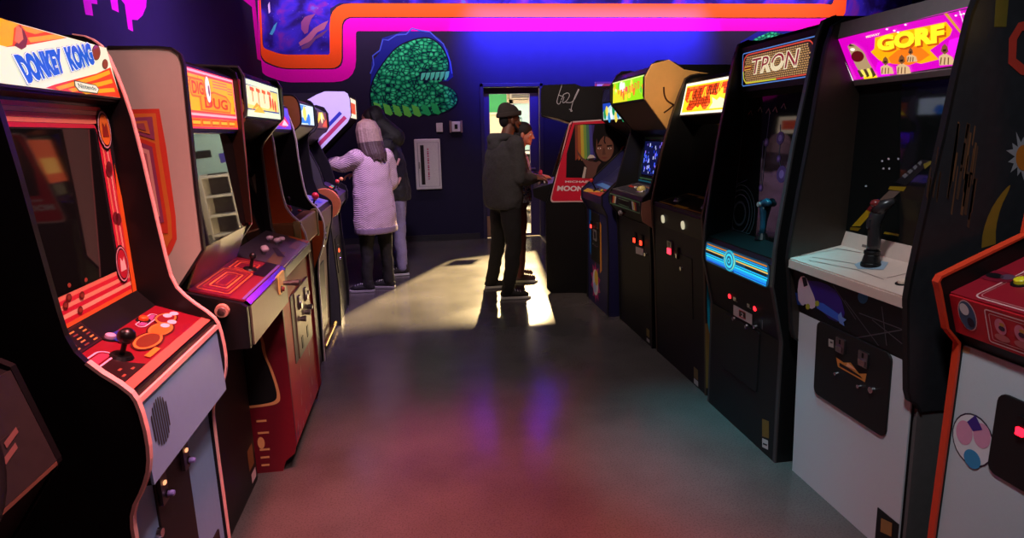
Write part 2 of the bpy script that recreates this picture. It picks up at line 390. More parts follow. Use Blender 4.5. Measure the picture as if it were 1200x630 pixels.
# the same magenta band running along the left wall, and the right-hand curl of the stripes
lw = MB(); lw.box(XL, XL+.004, 3.0, 9.05, 3.19, 3.5); lw.box(XL, XL+.004, 8.86, 9.05, 2.55, 3.19); struct('trim_3', lw, MAGENTA)
lw = MB(); lw.box(XL, XL+.004, 3.0, 9.05, 3.515, ZC); struct('trim_4', lw, ORANGE)
c1 = [W(1062+13*math.sin(t*.3), 14-16*(t/6.0)) for t in range(7)]
band('trim_5', [W(*p) for p in ((1064, 14), (1068, 6), (1076, 1), (1095, -4), (1200, -6))], [W(*p) for p in ((1064, 26), (1082, 20), (1088, 14), (1100, 8), (1200, 6))], ORANGE)

def space_mat():
    m = bpy.data.materials.new('space_mural_paint'); t, n, l = nt(m); b = n['Principled BSDF']; b.inputs['Roughness'].default_value = .8; b.inputs['Specular IOR Level'].default_value = .1
    tc = n.new('ShaderNodeTexCoord'); a = n.new('ShaderNodeTexNoise'); a.inputs['Scale'].default_value = 2.2; a.inputs['Detail'].default_value = 9; a.inputs['Distortion'].default_value = .8
    r = n.new('ShaderNodeValToRGB'); e = r.color_ramp.elements
    e[0].position = .3; e[0].color = s2l((16, 10, 52))+(1,); e[1].position = .74; e[1].color = s2l((70, 110, 220))+(1,)
    for p, c in ((.45, (34, 22, 110)), (.56, (52, 40, 190)), (.64, (110, 40, 160))):
        q = e.new(p); q.color = s2l(c)+(1,)
    st = n.new('ShaderNodeTexVoronoi'); st.inputs['Scale'].default_value = 22
    sr = n.new('ShaderNodeValToRGB'); sr.color_ramp.elements[0].color = (1, 1, 1, 1); sr.color_ramp.elements[1].color = (0, 0, 0, 1); sr.color_ramp.elements[1].position = .09
    l.new(tc.outputs['Object'], a.inputs['Vector']); l.new(tc.outputs['Object'], st.inputs['Vector'])
    l.new(a.outputs['Fac'], r.inputs[0]); l.new(st.outputs['Distance'], sr.inputs[0])
    mx = n.new('ShaderNodeMix'); mx.data_type = 'RGBA'; mx.blend_type = 'ADD'; mx.inputs[0].default_value = .5
    l.new(r.outputs[0], mx.inputs[6]); l.new(sr.outputs[0], mx.inputs[7]); l.new(mx.outputs[2], b.inputs['Base Color'])
    return m
SPACE = space_mat()
wm = thing('wall_mural', 'deep blue space mural with a crescent moon above the stripes on the back wall', 'mural', (0, YB, 3.0))
a = Art(WB, lift=.001)
top = 3.8
a.poly([(W(306, 0)[0], top), W(309, 57), W(329.5, 65), W(387, 65), W(387, 10), W(398, 3.5), W(968, 4.5), W(977, 3), (W(990, 0)[0], top)], SPACE, 1)
a.build('painted_sky', wm)
a = Art(WB, lift=.001)
a.ppoly([(362, 18), (370, 16), (365, 22), (362, 30), (361, 38), (357, 40), (353, 34), (353, 26), (357, 20)], (120, 60, 120), 3); a.build('crescent_moon', wm)
a = Art(WB, lift=.001)
a.ppoly([(385, 24), (380, 34), (372, 38), (364, 48), (352, 54), (350, 50), (360, 42), (368, 33), (378, 27)], (150, 92, 130), 3)
a.ppoly([(385, 34), (378, 42), (370, 46), (362, 56), (354, 58), (353, 55), (362, 49), (372, 41)], (96, 60, 110), 4); a.build('asteroid_belt', wm)
a = Art(WB, lift=.001)
a.ppoly([(316, 40), (321, 30), (325, 26), (322, 36), (319, 41)], (60, 170, 200), 3); a.ppoly([(314, 6), (316, 2), (317, 14), (315, 16)], (190, 190, 240), 3); a.build('light_streak', wm)
wm2 = thing('wall_mural', 'purple starry mural high on the back wall right of the stripe end', 'mural', (7, YB, 3.3))
Art(WB, lift=.001).poly([W(992, 3), W(978, 18), W(970, 25), (XR, 2.95), (XR, top), (W(992, 0)[0], top)], SPACE, 0.5).build('painted_sky', wm2)

def scale_mat():
    m = bpy.data.materials.new('green_scale_paint'); t, n, l = nt(m); b = n['Principled BSDF']; b.inputs['Roughness'].default_value = .8; b.inputs['Specular IOR Level'].default_value = .1
    tc = n.new('ShaderNodeTexCoord'); v = n.new('ShaderNodeTexVoronoi'); v.feature = 'DISTANCE_TO_EDGE'; v2 = n.new('ShaderNodeTexVoronoi')
    r = n.new('ShaderNodeValToRGB'); e = r.color_ramp.elements; e[0].position = .03; e[0].color = (0, 0, 0, 1); e[1].position = .10; e[1].color = (1, 1, 1, 1)
    r2 = n.new('ShaderNodeValToRGB'); e = r2.color_ramp.elements; e[0].position = .1; e[0].color = s2l((70, 255, 160))+(1,); e[1].position = .6; e[1].color = s2l((10, 150, 90))+(1,)
    mp = n.new('ShaderNodeMapping'); mp.inputs['Scale'].default_value = (1, 0, 1.3); mx = n.new('ShaderNodeMix'); mx.data_type = 'RGBA'; mx.inputs[6].default_value = s2l((6, 30, 56))+(1,)
    l.new(tc.outputs['Object'], mp.inputs[0])
    for q in (v, v2): q.inputs['Scale'].default_value = 15; q.inputs['Randomness'].default_value = .8; l.new(mp.outputs[0], q.inputs['Vector'])
    l.new(v.outputs['Distance'], r.inputs[0]); l.new(v2.outputs['Distance'], r2.inputs[0]); l.new(r.outputs[0], mx.inputs[0]); l.new(r2.outputs[0], mx.inputs[7]); l.new(mx.outputs[2], b.inputs['Base Color'])
    return m
SCALE = scale_mat()
cr = thing('creature_mural', 'green scaly coiled creature painted on the back wall above the white panel', 'mural', (0, YB, 2.4))
K = lambda x, y: (420+x*.3492, 20+y*.3492)
a = Art(WB, lift=.0012)
a.ppoly([K(*p) for p in ((40, 240), (45, 150), (70, 120), (80, 70), (130, 55), (185, 35), (235, 45), (275, 75), (300, 110), (318, 200), (300, 215), (150, 215))], (26, 40, 150), .5)
body = smooth_path([(40, 300), (34, 255), (50, 200), (90, 140), (130, 95), (185, 72), (235, 64), (272, 85), (295, 120), (305, 150), (303, 182), (290, 212), (262, 222), (300, 232), (328, 250), (338, 278), (330, 300), (300, 320), (240, 334), (170, 328), (110, 322), (70, 312), (40, 300)], 2)
a.ppoly([K(*p) for p in body], (4, 16, 44), 1); a.build('outline', cr)
a = Art(WB, lift=.0012)
cx, cy = 190, 210
a.ppoly([K(cx+(x-cx)*.965, cy+(y-cy)*.965) for x, y in body], SCALE, 2); a.build('scaly_body', cr)
a = Art(WB, lift=.0012); a.ppoly([K(*p) for p in ((206, 184), (306, 178), (304, 200), (282, 212), (206, 214))], (4, 20, 50), 2.5); a.build('belly_gap', cr)
for k in range(6):
    x = 212+k*16; a = Art(WB, lift=.0012); a.ppoly([K(*p) for p in ((x, 188-k), (x+14, 186-k), (x+10, 200), (x+2, 212), (x-4, 210))], (90, 235, 190), 3); a.build('belly_plate', cr)
for k in range(7):
    x = 50+k*32; yb = 306+10*math.sin(k*.5); c = (110, 240, 90) if k < 5 else (40, 210, 110)
    a = Art(WB, lift=.0012); a.ppoly([K(*p) for p in ((x, yb-22), (x+22, yb-14), (x+34, yb+14), (x+26, yb+20), (x+8, yb+12))], c, 3); a.build('belly_plate', cr)
a = Art(WB, lift=.0012)
for pts in ([(40, 190), (52, 160), (48, 130), (72, 112), (82, 75), (100, 78), (128, 60), (160, 58), (180, 38), (210, 46), (240, 50), (262, 72), (285, 90), (296, 118), (308, 150), (314, 190)],):
    a.pline([K(*p) for p in pts], .018, (70, 100, 230), 3.5)
a.build('lightning_outline', cr)
cr2 = thing('creature_mural', 'green bushy creature painted on the back wall behind the dark lettered marquee cabinet', 'mural', (5.3, YB, 2.9))
K2 = lambda x, y: (860+x*.127, 30+y*.127)
a = Art(WB, lift=.0012); a.ppoly([K2(*p) for p in ((60, 260), (60, 150), (210, 60), (280, 10), (340, 30), (480, 20), (550, -20), (600, 30), (640, 60), (640, 260))], (22, 34, 140), 1)
a.build('outline', cr2)
a = Art(WB, lift=.0012); a.ppoly([K2(*p) for p in ((110, 260), (130, 160), (210, 110), (330, 60), (430, 70), (520, 90), (560, 260))], SCALE, 2); a.build('scaly_body', cr2)

dr = thing('drip_mural', 'magenta dripping paint figure high on the left wall', 'mural', (XL, 5, 2.5))
WL = Fr((XL, 0, 0), (0, 1, 0), (0, 0, 1))
a = Art(WL, lift=.001); PINK = (240, 10, 190)
for pts in ([(95, -6), (97, 0), (100, 17), (109, 18.5), (107, 4), (114, 5), (113, -6)], [(128, -6), (131, 11), (139, 14.5), (137, -6)], [(140, -6), (142, 0), (146, 5), (150, 34), (156, 37), (154.5, 23), (161, 23.5), (167, 18), (171, 8), (172, -6)]):
    a = Art(WL, lift=.001); a.ppoly(pts, PINK, 1); a.build('paint_drip', dr)


# small wall fittings
pn = thing('electrical_panel', 'white wall panel with a dark vertical slot on the back wall below the green mural', 'panel', (.12, YB, 1.1))
x0, z1 = W(485, 163); x1, z0 = W(518, 221)
MB().box(x0, x1, YB-.05, YB, z0, z1).build('cover', mat('white_enamel', (.78, .76, .8), .35), pn, bevel=.012)
F = Fr((x0, YB-.05, z0), (1, 0, 0), (0, 0, 1)); w, h = x1-x0, z1-z0
a = Art(F); a.rect(w*.22, w*.36, h*.1, h*.88, (24, 20, 30), 1); a.build('slot', pn, 'dark slot'); 
a = Art(F); a.line([(w*.12, h*.06), (w*.92, h*.06), (w*.92, h*.93), (w*.12, h*.93)], .008, (150, 140, 165), 1, closed=True); a.build('door_seam', pn)
a = Art(F)
for k in range(14): a.rect(w*.48, w*.54, h*(.2+k*.045), h*(.2+k*.045)+h*.02*(1+(k*7 % 3)*.4), (190, 60, 110), 1)
a.build('red_note', pn, 'red printed note')
MB().fbox(F, w*.14, w*.18, h*.42, h*.55, 0, .018).build('latch', STEEL, pn)
x0, z1 = W(511, 144); x1, z0 = W(519, 154.5)
sw = thing('light_switch', 'small white switch plate above the white wall panel', 'switch', ((x0+x1)/2, YB, z0))
MB().box(x0, x1, YB-.015, YB, z0, z1).build('plate', mat('white_enamel', (.78, .76, .8), .35), sw, bevel=.004)
MB().box(x0*.6+x1*.4, x0*.4+x1*.6, YB-.024, YB-.015, z0*.6+z1*.4, z0*.4+z1*.6).build('toggle', mat('white_enamel', (.78, .76, .8), .35), sw)
x0, z1 = W(526.5, 141.5); x1, z0 = W(542, 155)
th = thing('thermostat', 'square thermostat in a pale guard between the switch plate and the door', 'thermostat', ((x0+x1)/2, YB, z0))
q = MB(); q.box(x0, x0+.025, YB-.05, YB, z0, z1); q.box(x1-.025, x1, YB-.05, YB, z0, z1); q.build('guard', mat('beige_guard', s2l((150, 125, 130)), .5), th)
MB().box(x0+.03, x1-.03, YB-.035, YB, z0+.01, z1-.01).build('case', mat('white_enamel', (.78, .76, .8), .35), th, bevel=.006)
MB().box(x0+.07, x1-.07, YB-.038, YB-.035, z0+.05, z1-.05).build('display', SATIN, th)
x0, z1 = W(697, 96); x1, z0 = W(730, 117)
po = thing('poster', 'cream and orange poster on the back wall above the red sided machine', 'poster', ((x0+x1)/2, YB, z0))
MB().box(x0, x1, YB-.012, YB, z0, z1).build('sheet', mat('cream_print', s2l((225, 190, 140)), .5), po)
F = Fr((x0, YB-.012, z0), (1, 0, 0), (0, 0, 1)); w, h = x1-x0, z1-z0
a = Art(F); a.rect(0, w*.07, 0, h, (215, 70, 60), 1); a.disc(w*.42, h*.72, w*.18, h*.2, (205, 80, 50), 2); a.disc(w*.5, h*.3, w*.17, h*.17, (170, 120, 80), 1); a.rect(0, w, h*.9, h, (120, 70, 80), 3); a.build('print', po)
# ------------------------------------------------------------------ arcade machines
TH = .018
CAT = 'arcade machine'
def cabinet(name, label, row, y0, y1, outer, inner, back, side=None, body=None, tm=None, near_side=None, ztop=None, zbot=0.0, tm_w=.022, tm_near=0, tm_far=0):
    """row +1 faces -X (right row), -1 faces +X (left row). outer: front edge of the side panels, bottom to top;
    inner: (x, z, segment name) front surfaces between the side panels"""
    xf = sum(p[0] for p in outer)/len(outer)
    t = thing(name, label, CAT, ((xf+back)/2, (y0+y1)/2, 0), 'arcade machines in the right row' if row > 0 else 'arcade machines in the left row')
    side = side or BLACK; body = body or BLACK
    zt = ztop or outer[-1][1]
    op = list(outer)+[(back, zt), (back, outer[0][1])]
    sides = []
    for ya, yb, m in ((y0, y0+TH, near_side or side), (y1-TH, y1, side)):
        s = MB().prism_xz(op, ya, yb).build('side_panel', m, t); sides.append(s)
        if tm:
            e = (tm_w-TH)/2
            o_ = outer[tm_near:] if ya == y0 else outer[tm_far:]
            MB().band_xz(o_, ya-e, yb+e, .004).build('edge_molding', tm, s)
    ip = [(p[0], p[1]) for p in inner]
    ib = back-row*.01
    MB().prism_xz(ip+[(ib, ip[-1][1]-.002), (ib, ip[0][1])], y0+TH, y1-TH).build('cabinet_body', body, t)
    fr = {}
    for (xa, za, nm), (xb, zb, _) in zip(inner, inner[1:]):
        if not nm: continue
        u = (0, -1, 0) if row > 0 else (0, 1, 0)
        o = (xa, y1-TH if row > 0 else y0+TH, za)
        fr[nm] = Fr(o, u, (xb-xa, 0, zb-za), y1-y0-2*TH, math.hypot(xb-xa, zb-za))
    nf = Fr((0, y0, 0), (1, 0, 0), (0, 0, 1)); fr['near'] = nf
    return t, fr, sides
def slab(t, fr, name, m, c=.006, d=.0, bevel=0, a0=0, a1=None, b0=0, b1=None, label=None, r=0.0):
    a1 = fr.w if a1 is None else a1; b1 = fr.h if b1 is None else b1
    return MB().fbox(fr, a0+d, a1-d, b0+d, b1-d, -.002, c, r).build(name, m, t, bevel, label=label)
def joystick(t, fr, a, b, ball, h=.085, r=.018, base=.03, c=.006, shaft=None):
    j = MB(); j.cyl(fr.p(a, b, c), fr.p(a, b, c+.008), base, base*.8, 16); j.cyl(fr.p(a, b, c+.008), fr.p(a, b, c+h), .0065, .0065, 10)
    o = j.build('joystick', shaft or BLACK, t, smooth=False)
    MB().ball(fr.p(a, b, c+h+r*.6), r).build('ball_top', plastic(ball), o, smooth=True)
    return o
def button(t, fr, a, b, col, r=.015, c=.006, h=.012, em=0, name='button'):
    o = MB().cyl(fr.p(a, b, c), fr.p(a, b, c+.004), r*1.3, r*1.2, 16).build(name, BLACK, t)
    MB().cyl(fr.p(a, b, c+.004), fr.p(a, b, c+h), r*.85, r*.8, 16, dome=.003).build('cap', ink(col, em) if em else plastic(col), o)
    return o
def slot_unit(t, fr, a, b, w=.045, h=.06, lit=None, c=.008, em=3.0, metal=None):
    """a coin slot: bezel, slit and a (lit) reject button"""
    o = MB().fbox(fr, a-w/2, a+w/2, b-h/2, b+h/2, c-.004, c+.008, .005).build('coin_slot', metal or STEEL, t)
    MB().fbox(fr, a-.004, a+.004, b+h*.1, b+h*.4, c+.008, c+.0095).build('slit', BLACK, o)
    MB().fbox(fr, a-w*.34, a+w*.34, b-h*.42, b-h*.02, c+.008, c+.014, .003).build('reject_button', ink(lit, em) if lit else CHROME, o, label='red lit reject button' if lit else None)
    return o
def lock(t, fr, a, b, r=.011, c=.006): return MB().cyl(fr.p(a, b, c), fr.p(a, b, c+.012), r, r*.85, 14).build('lock', CHROME, t)
def pxrect(fr, *q):            # frame bounds of a pixel quad
    A = [fr.px(*p) for p in q]; return min(p[0] for p in A), max(p[0] for p in A), min(p[1] for p in A), max(p[1] for p in A)
def sq(p, n=1): return smooth_path(p, n)
RED_LED = (255, 40, 30)

# ---- right row, second from the camera: the white fronted machine with the magenta marquee
out = [(1.632, .60), (1.615, .628), (1.588, .645), (1.574, .68), (1.556, .81), (1.530, 1.0), (1.533, 1.07), (1.556, 1.29), (1.583, 1.51), (1.602, 1.70), (1.622, 1.86), (1.645, 1.935), (1.70, 1.965)]
GY0, GY1 = 1.70, 2.375
inn = [(1.638, 0, 'front'), (1.606, .765, 'fascia'), (1.548, .962, None), (1.536, .966, 'lip'), (1.536, 1.0, 'counter'), (1.772, 1.045, 'riser'), (1.79, 1.11, 'glass'), (1.79, 1.70, 'hood'), (1.764, 1.722, 'marquee'), (1.672, 1.89, 'top'), (1.68, 1.945, None), (1.72, 1.95, None)]
t, fr, sd = cabinet('arcade_cabinet', 'white fronted arcade machine with a magenta and yellow marquee and black flight stick', 1, GY0, GY1, out, inn, 2.4, tm=SATIN, side=mat('marquee_glow_side', (.024, .016, .012), .4, var=.3), near_side=mat('charcoal_side', (.022, .022, .026), .45, var=.3, spec=.4))  # warm marquee glow put into the brown of the side colour
for ya, yb in ((GY0+.004, GY0+TH+.012), (GY1-TH-.012, GY1-.004)):
    MB().prism_xz([(1.648, 0), (1.622, .62), (2.38, .62), (2.38, 0)], ya, yb).build('base_side', mat('grey_side_laminate', s2l((92, 88, 88)), .6, var=.15), t)
F = fr['front']; WHITE = mat('white_laminate', s2l((196, 204, 210)), .55, var=.04, scale=150)
slab(t, F, 'front_panel', WHITE)
cdp = [F.px(*p) for p in ((961, 374), (1049, 415), (1041, 511), (956, 461))]
a0 = (cdp[0][0]+cdp[3][0])/2; a1 = (cdp[1][0]+cdp[2][0])/2; b1 = (cdp[0][1]+cdp[1][1])/2; b0 = (cdp[2][1]+cdp[3][1])/2
cd = MB().fbox(F, a0, a1, b0, b1, .004, .014, .03).build('coin_door', SATIN, t, bevel=.003)
for px in ((990, 404), (1017, 420)):
    a, b = F.px(*px); slot_unit(cd, F, a, b, .05, .06, None, .014)
a = Art(F, base=.0145)
a.ppoly([(984, 418), (993, 424), (1001, 424), (1011, 437), (1020, 437), (1018, 447), (986, 429)], (205, 130, 60), 1)
a.ppoly([(988, 424), (1000, 431), (1013, 440), (1015, 443), (988, 428)], (30, 20, 24), 2); a.ppoly([(998, 424), (1004, 429), (1008, 433), (996, 428)], (240, 170, 130), 3)
a.build('price_plate', cd, 'orange and black plate')
for px, r in (((985, 437), .008), ((1012, 452), .008), ((1027, 456), .014)):
    a_, b_ = F.px(*px); lock(cd, F, a_, b_, r, .014)
a = Art(F, base=.0145); a.ppoly([(975, 396), (981, 398), (981, 407), (975, 405)], (170, 165, 160), 1); a.ppoly([(977, 399), (980, 400), (980, 402), (977, 401)], (60, 60, 60), 2); a.build('sticker', cd)
MB().fbox(F, F.px(1031, 595)[0], F.px(1056, 610)[0], .03, .16, .004, .01).build('lower_vent', SATIN, t)
a = Art(F, base=.011); a.ppoly([(1036, 606), (1049, 612), (1048, 628), (1035, 622)], (150, 110, 60), 1); a.build('serial_plate', t, 'brown serial plate')
F = fr['fascia']; slab(t, F, 'control_fascia', BLACK)
a = Art(F, base=.0065); K = lambda x, y: (910+x*.381, 160+y*.381)
a.ppoly([K(*p) for p in sq([(95, 440), (150, 445), (200, 480), (220, 560), (180, 570), (130, 520), (100, 490)])], (56, 30, 150), 1)
a.ppoly([K(*p) for p in sq([(70, 470), (75, 430), (95, 425), (108, 460), (122, 490), (128, 520), (110, 530), (95, 510), (85, 520), (72, 500)])], (235, 235, 250), 2)
a.ppoly([K(*p) for p in ((84, 430), (96, 430), (102, 455), (90, 460))], (20, 20, 40), 3)
a.ppoly([K(*p) for p in ((50, 475), (85, 482), (86, 518), (58, 512))], (20, 70, 170), 1.5)
a.ppoly([K(*p) for p in ((125, 505), (150, 510), (205, 548), (215, 575), (170, 550), (130, 525))], (60, 120, 255), 3)
a.ppoly([K(*p) for p in ((195, 548), (206, 535), (209, 552), (222, 560), (212, 568), (216, 580), (200, 570))], (120, 170, 255), 4)
for p in ((103, 520), (132, 510)): a.pdisc(*K(*p), 2.5, 3.4, (190, 210, 60), 5)
a.pdisc(*K(272, 490), 6, 8, (20, 110, 160), 2)
for l in ([(215, 500), (320, 640)], [(180, 455), (250, 560)], [(300, 560), (400, 640)], [(330, 520), (345, 640)], [(230, 620), (400, 590)], [(260, 540), (420, 600)]):
    a.pline([K(*p) for p in l], .004, (90, 88, 96), 2)
a.build('space_artwork', t, 'blue space figure artwork')
F = fr['lip']; slab(t, F, 'counter_edge', mat('cream_edge', s2l((206, 178, 165)), .5, var=.05))
F = fr['counter']; CREAM = mat('cream_laminate', s2l((214, 186, 172)), .45, var=.06)
slab(t, F, 'control_panel', CREAM)
a = Art(F, base=.0065); K = lambda x, y: (910+x*.381, 160+y*.381)
for l in ([(70, 372), (190, 350), (260, 362)], [(110, 375), (255, 398)], [(340, 440), (405, 425)], [(100, 385), (250, 415), (330, 445)], [(180, 348), (230, 355)]):
    a.pline([K(*p) for p in l], .003, (120, 80, 76), 1)
a.ppoly([K(*p) for p in ((240, 398), (280, 380), (345, 392), (330, 415), (250, 412))], (150, 165, 180), 1.5); a.build('panel_print', t)
a_, b_ = F.px(1058, 334); button(t, F, a_, b_, (220, 190, 170), .018)
a_, b_ = F.px(1020, 313)
st = MB()
P = lambda c, dx=0, dy=0: F.p(a_, b_, 0)+Vector((dx, dy, c))
st.cyl(P(.005), P(.02), .036, .034, 20); st.cyl(P(.02), P(.05), .032, .026, 18); st.cyl(P(.05), P(.065), .028, .028, 18)
js = st.build('flight_stick', BLACK, t, bevel=.003)
g = MB().tube([P(.06), P(.09, .004), P(.13, .0), P(.165, -.006), P(.195, .002, .0), P(.22, .016, 0)], [.021, .0235, .022, .0235, .026, .024], 14)
g.build('grip', mat('grip_plastic', (.02, .02, .022), .3), js, smooth=True)
h = MB(); h.tube([P(.205, .004), P(.235, .012, -.012), P(.255, .03, -.045)], [.025, .023, .012], 12)
h.build('stick_head', mat('grip_plastic', (.02, .02, .022), .3), js, smooth=True)
MB().ball(P(.242, -.004, .004), .019, (1, 1, .8)).build('thumb_button', plastic((120, 40, 40)), js, smooth=True, label='dark red thumb button')
MB().box(P(0).x-.032, P(0).x-.018, P(0).y-.008, P(0).y+.008, P(0).z+.15, P(0).z+.185).build('trigger', plastic((40, 40, 44)), js, bevel=.003)
F = fr['riser']; slab(t, F, 'panel_riser', CREAM)
a = Art(F, base=.0065); a.rect(.12, .2, .02, .03, (120, 100, 96), 1); a.rect(.38, .56, .025, .032, (200, 190, 185), 1); a.build('riser_print', t)
F = fr['glass']; slab(t, F, 'screen_glass', GLASS)
a = Art(F, base=.0065); K = lambda x, y: (910+x*.381, 160+y*.381)
def diag(q, c, L=1): a.ppoly([K(*p) for p in q], c, L)
diag(((236, 275), (262, 275), (300, 232), (282, 225)), (170, 130, 20)); diag(((282, 225), (300, 200), (318, 200), (330, 225), (300, 235)), (120, 30, 34))
diag(((318, 198), (352, 165), (386, 168), (352, 200), (330, 205)), (110, 90, 80)); diag(((348, 162), (354, 152), (405, 154), (396, 168)), (150, 120, 24))
diag(((305, 196), (320, 190), (330, 214), (318, 218)), (30, 40, 110), 2)
diag(((370, 140), (452, 70), (482, 74), (404, 150)), (26, 26, 28)); diag(((458, 84), (480, 74), (486, 80), (462, 100)), (130, 115, 30), 2)
for k in range(4):
    diag(((392+k*16, 120-k*13), (402+k*16, 112-k*13), (412+k*14, 118-k*13), (400+k*16, 128-k*13)), (110, 110, 116), 2)
a.build('reflected_strip', t, 'coloured strip reflected across the dark screen'); a = Art(F, base=.0065)  # reflection in the screen glass drawn as flat coloured shapes
diag(((232, 278), (265, 280), (255, 290), (230, 286)), (120, 88, 10)); a.build('reflected_patch', t, 'small yellow reflected patch'); a = Art(F, base=.0065)
diag(((338, 292), (382, 300), (380, 306), (334, 298)), (150, 118, 20))
a.build('reflected_patch', t, 'small yellow reflected patch'); a = Art(F, base=.0065)  # yellow pieces of the same drawn reflection
for p in ((330, 75), (350, 68), (334, 98), (352, 98), (380, 68), (280, 152)): a.pdisc(*K(*p), 1.3, 1.3, (200, 200, 210), 1, 8)
a.build('reflected_specks', t)  # bright dots of the screen reflection drawn as small discs
F = fr['hood']; slab(t, F, 'hood', BLACK)
F = fr['marquee']
mq = slab(t, F, 'marquee', mat('marquee_box', (.25, .24, .25), .5))
a = Art(F, em=1.15, base=.0065); K = lambda x, y: (970+x*.17459, y*.17459)
a.ppoly([K(62, 262), K(980, 30), K(900, 425), K(182, 538)], (214, 0, 190), 1)
a.ppoly([K(*p) for p in ((330, 245), (440, 215), (810, 138), (850, 190), (835, 230), (700, 330), (760, 390), (640, 420), (560, 400), (400, 420), (350, 390), (300, 340), (325, 320))], (248, 170, 10), 2)
a.ppoly([K(*p) for p in ((480, 330), (560, 300), (640, 310), (700, 360), (640, 400), (560, 430), (440, 420), (420, 380))], (245, 120, 20), 2.5)
a.ppoly([K(*p) for p in ((350, 405), (400, 420), (430, 500), (360, 505), (335, 460))], (236, 0, 235), 3)
a.ppoly([K(*p) for p in ((830, 260), (900, 240), (905, 330), (850, 370), (820, 320))], (240, 20, 240), 3)
a.ptext('GORF', [K(362, 350), K(815, 284), K(812, 160), K(350, 254)], (196, 84, 10), 4.2, .07); a.ptext('GORF', [K(350, 338), K(800, 272), K(800, 142), K(342, 238)], (255, 236, 40), 4.8, .06)
a.ptext('MIDWAY', [K(275, 246), K(365, 226), K(365, 210), K(272, 232)], (255, 240, 200), 5, .02)
for (x, y, s_) in ((405, 400, 1), (515, 390, 1.1), (575, 335, .8), (805, 320, 1.2)):      # four hooded figures
    a.ppoly([K(x-22*s_, y+10*s_), K(x-14*s_, y-18*s_), K(x, y-32*s_), K(x+16*s_, y-14*s_), K(x+20*s_, y+12*s_), K(x, y+28*s_)], (120, 74, 40), 6)
    a.ppoly([K(x-30*s_, y+90*s_), K(x-34*s_, y+40*s_), K(x, y+20*s_), K(x+44*s_, y+44*s_), K(x+56*s_, y+84*s_)], (214, 176, 130), 5.6)
    a.ppoly([K(x-10*s_, y), K(x+10*s_, y-4*s_), K(x+8*s_, y+10*s_), K(x-8*s_, y+12*s_)], (40, 20, 16), 7)
    for q in range(3): a.pline([K(x-24*s_+q*22*s_, y+84*s_), K(x-18*s_+q*20*s_, y+44*s_)], .004, (96, 50, 30), 7)
a.ppoly([K(*p) for p in sq([(150, 300), (180, 280), (215, 300), (262, 340), (285, 400), (330, 470), (310, 500), (250, 490), (215, 450), (190, 400)])], (172, 142, 104), 6)
a.pdisc(*K(218, 368), 7.5, 6.5, (90, 14, 20), 7); a.pdisc(*K(184, 322), 2.8, 1.8, (250, 240, 230), 7)
a.ppoly([K(158, 300), K(166, 282), K(180, 290), K(200, 300)], (60, 30, 30), 7)
for q in range(5): a.ppoly([K(215+q*22, 462-q*4), K(228+q*22, 460-q*4), K(262+q*20, 500-q*2), K(240+q*20, 510)], (240, 226, 90) if q % 2 else (70, 50, 30), 7)
a.ppoly([K(255, 512), K(330, 470), K(352, 508), K(262, 522)], (255, 210, 20), 6.5)
a.ppoly([K(800, 80), K(822, 75), K(922, 205), K(920, 224)], (205, 150, 50), 6); a.pline([K(905, 60), K(925, 120), K(935, 170)], .004, (240, 190, 240), 6)
for p in ((880, 92), (915, 85), (935, 80), (540, 155), (490, 205), (465, 195), (415, 185)): a.pdisc(*K(*p), 1.6, 1.1, (255, 240, 255), 6, 8)
a.ppoly([K(60, 262), K(72, 258), K(192, 530), K(176, 540)], (255, 230, 245), 8)
a.build('marquee_print', mq, 'magenta print with yellow block letters')
GREYR = mat('grey_retainer', s2l((120, 112, 112)), .45)
MB().fbox(fr['top'], 0, fr['top'].w, -.004, fr['top'].h, -.002, .008).build('marquee_retainer', GREYR, t, bevel=.002)
MB().fbox(F, 0, F.w, -.012, .012, .004, .014).build('marquee_retainer', GREYR, t, bevel=.002)
# worn edge and space art on the near side panel
N = Fr((0, GY0, 0), (1, 0, 0), (0, 0, 1)); a = Art(N, lift=-.0006*-1)
rnd = random.Random(3)
def scr(x, y, hgt, w, c): a.ppoly([(x, y), (x+w, y+1), (x+w*.6-hgt*.12, y+hgt), (x-hgt*.14, y+hgt-2)], c, 1)
for k in range(26):
    x = 1112+rnd.random()*34; y = 140+rnd.random()*70; scr(x, y, 18+rnd.random()*46, .8+rnd.random()*2.6, (84, 60, 46) if k % 3 else (110, 74, 50))
for k in range(8): scr(1090+rnd.random()*12, 170+rnd.random()*60, 20+rnd.random()*30, 1.2, (80, 56, 42))
a.build('worn_scratch', t, 'bare wood scratches on the black side')
a = Art(N, lift=.0006); K = lambda x, y: (1100+x*.4762, y*.4762)
star = []
for k in range(26):
    rr_ = (34, 20, 40, 24)[k % 4]*(.9+.2*rnd.random()); star.append(K(205+rr_*1.0*math.cos(k*2*math.pi/26), 385+rr_*1.55*math.sin(k*2*math.pi/26)))
a.ppoly(star, (150, 146, 152), 1); a.pdisc(*K(208, 388), 9, 15, (190, 110, 40), 2); a.build('star_burst', t, 'grey star burst'); a = Art(N, lift=.0006)
a.ppoly([K(*p) for p in sq([(105, 610), (108, 570), (125, 520), (150, 480), (178, 450), (172, 470), (152, 510), (140, 560), (140, 600)])], (150, 112, 40), 1); a.build('yellow_arc', t, 'yellow arc'); a = Art(N, lift=.0006)
a.ppoly([K(*p) for p in ((140, 0), (172, 0), (166, 66), (136, 66))], (104, 90, 36), 1); a.build('yellow_bar', t); a = Art(N, lift=.0006)
a.pline([K(*p) for p in ((230, 60), (200, 66), (182, 96), (180, 150), (206, 172), (240, 178))], .028, (190, 60, 48), 2)
a.build('side_artwork', t, 'orange ring')

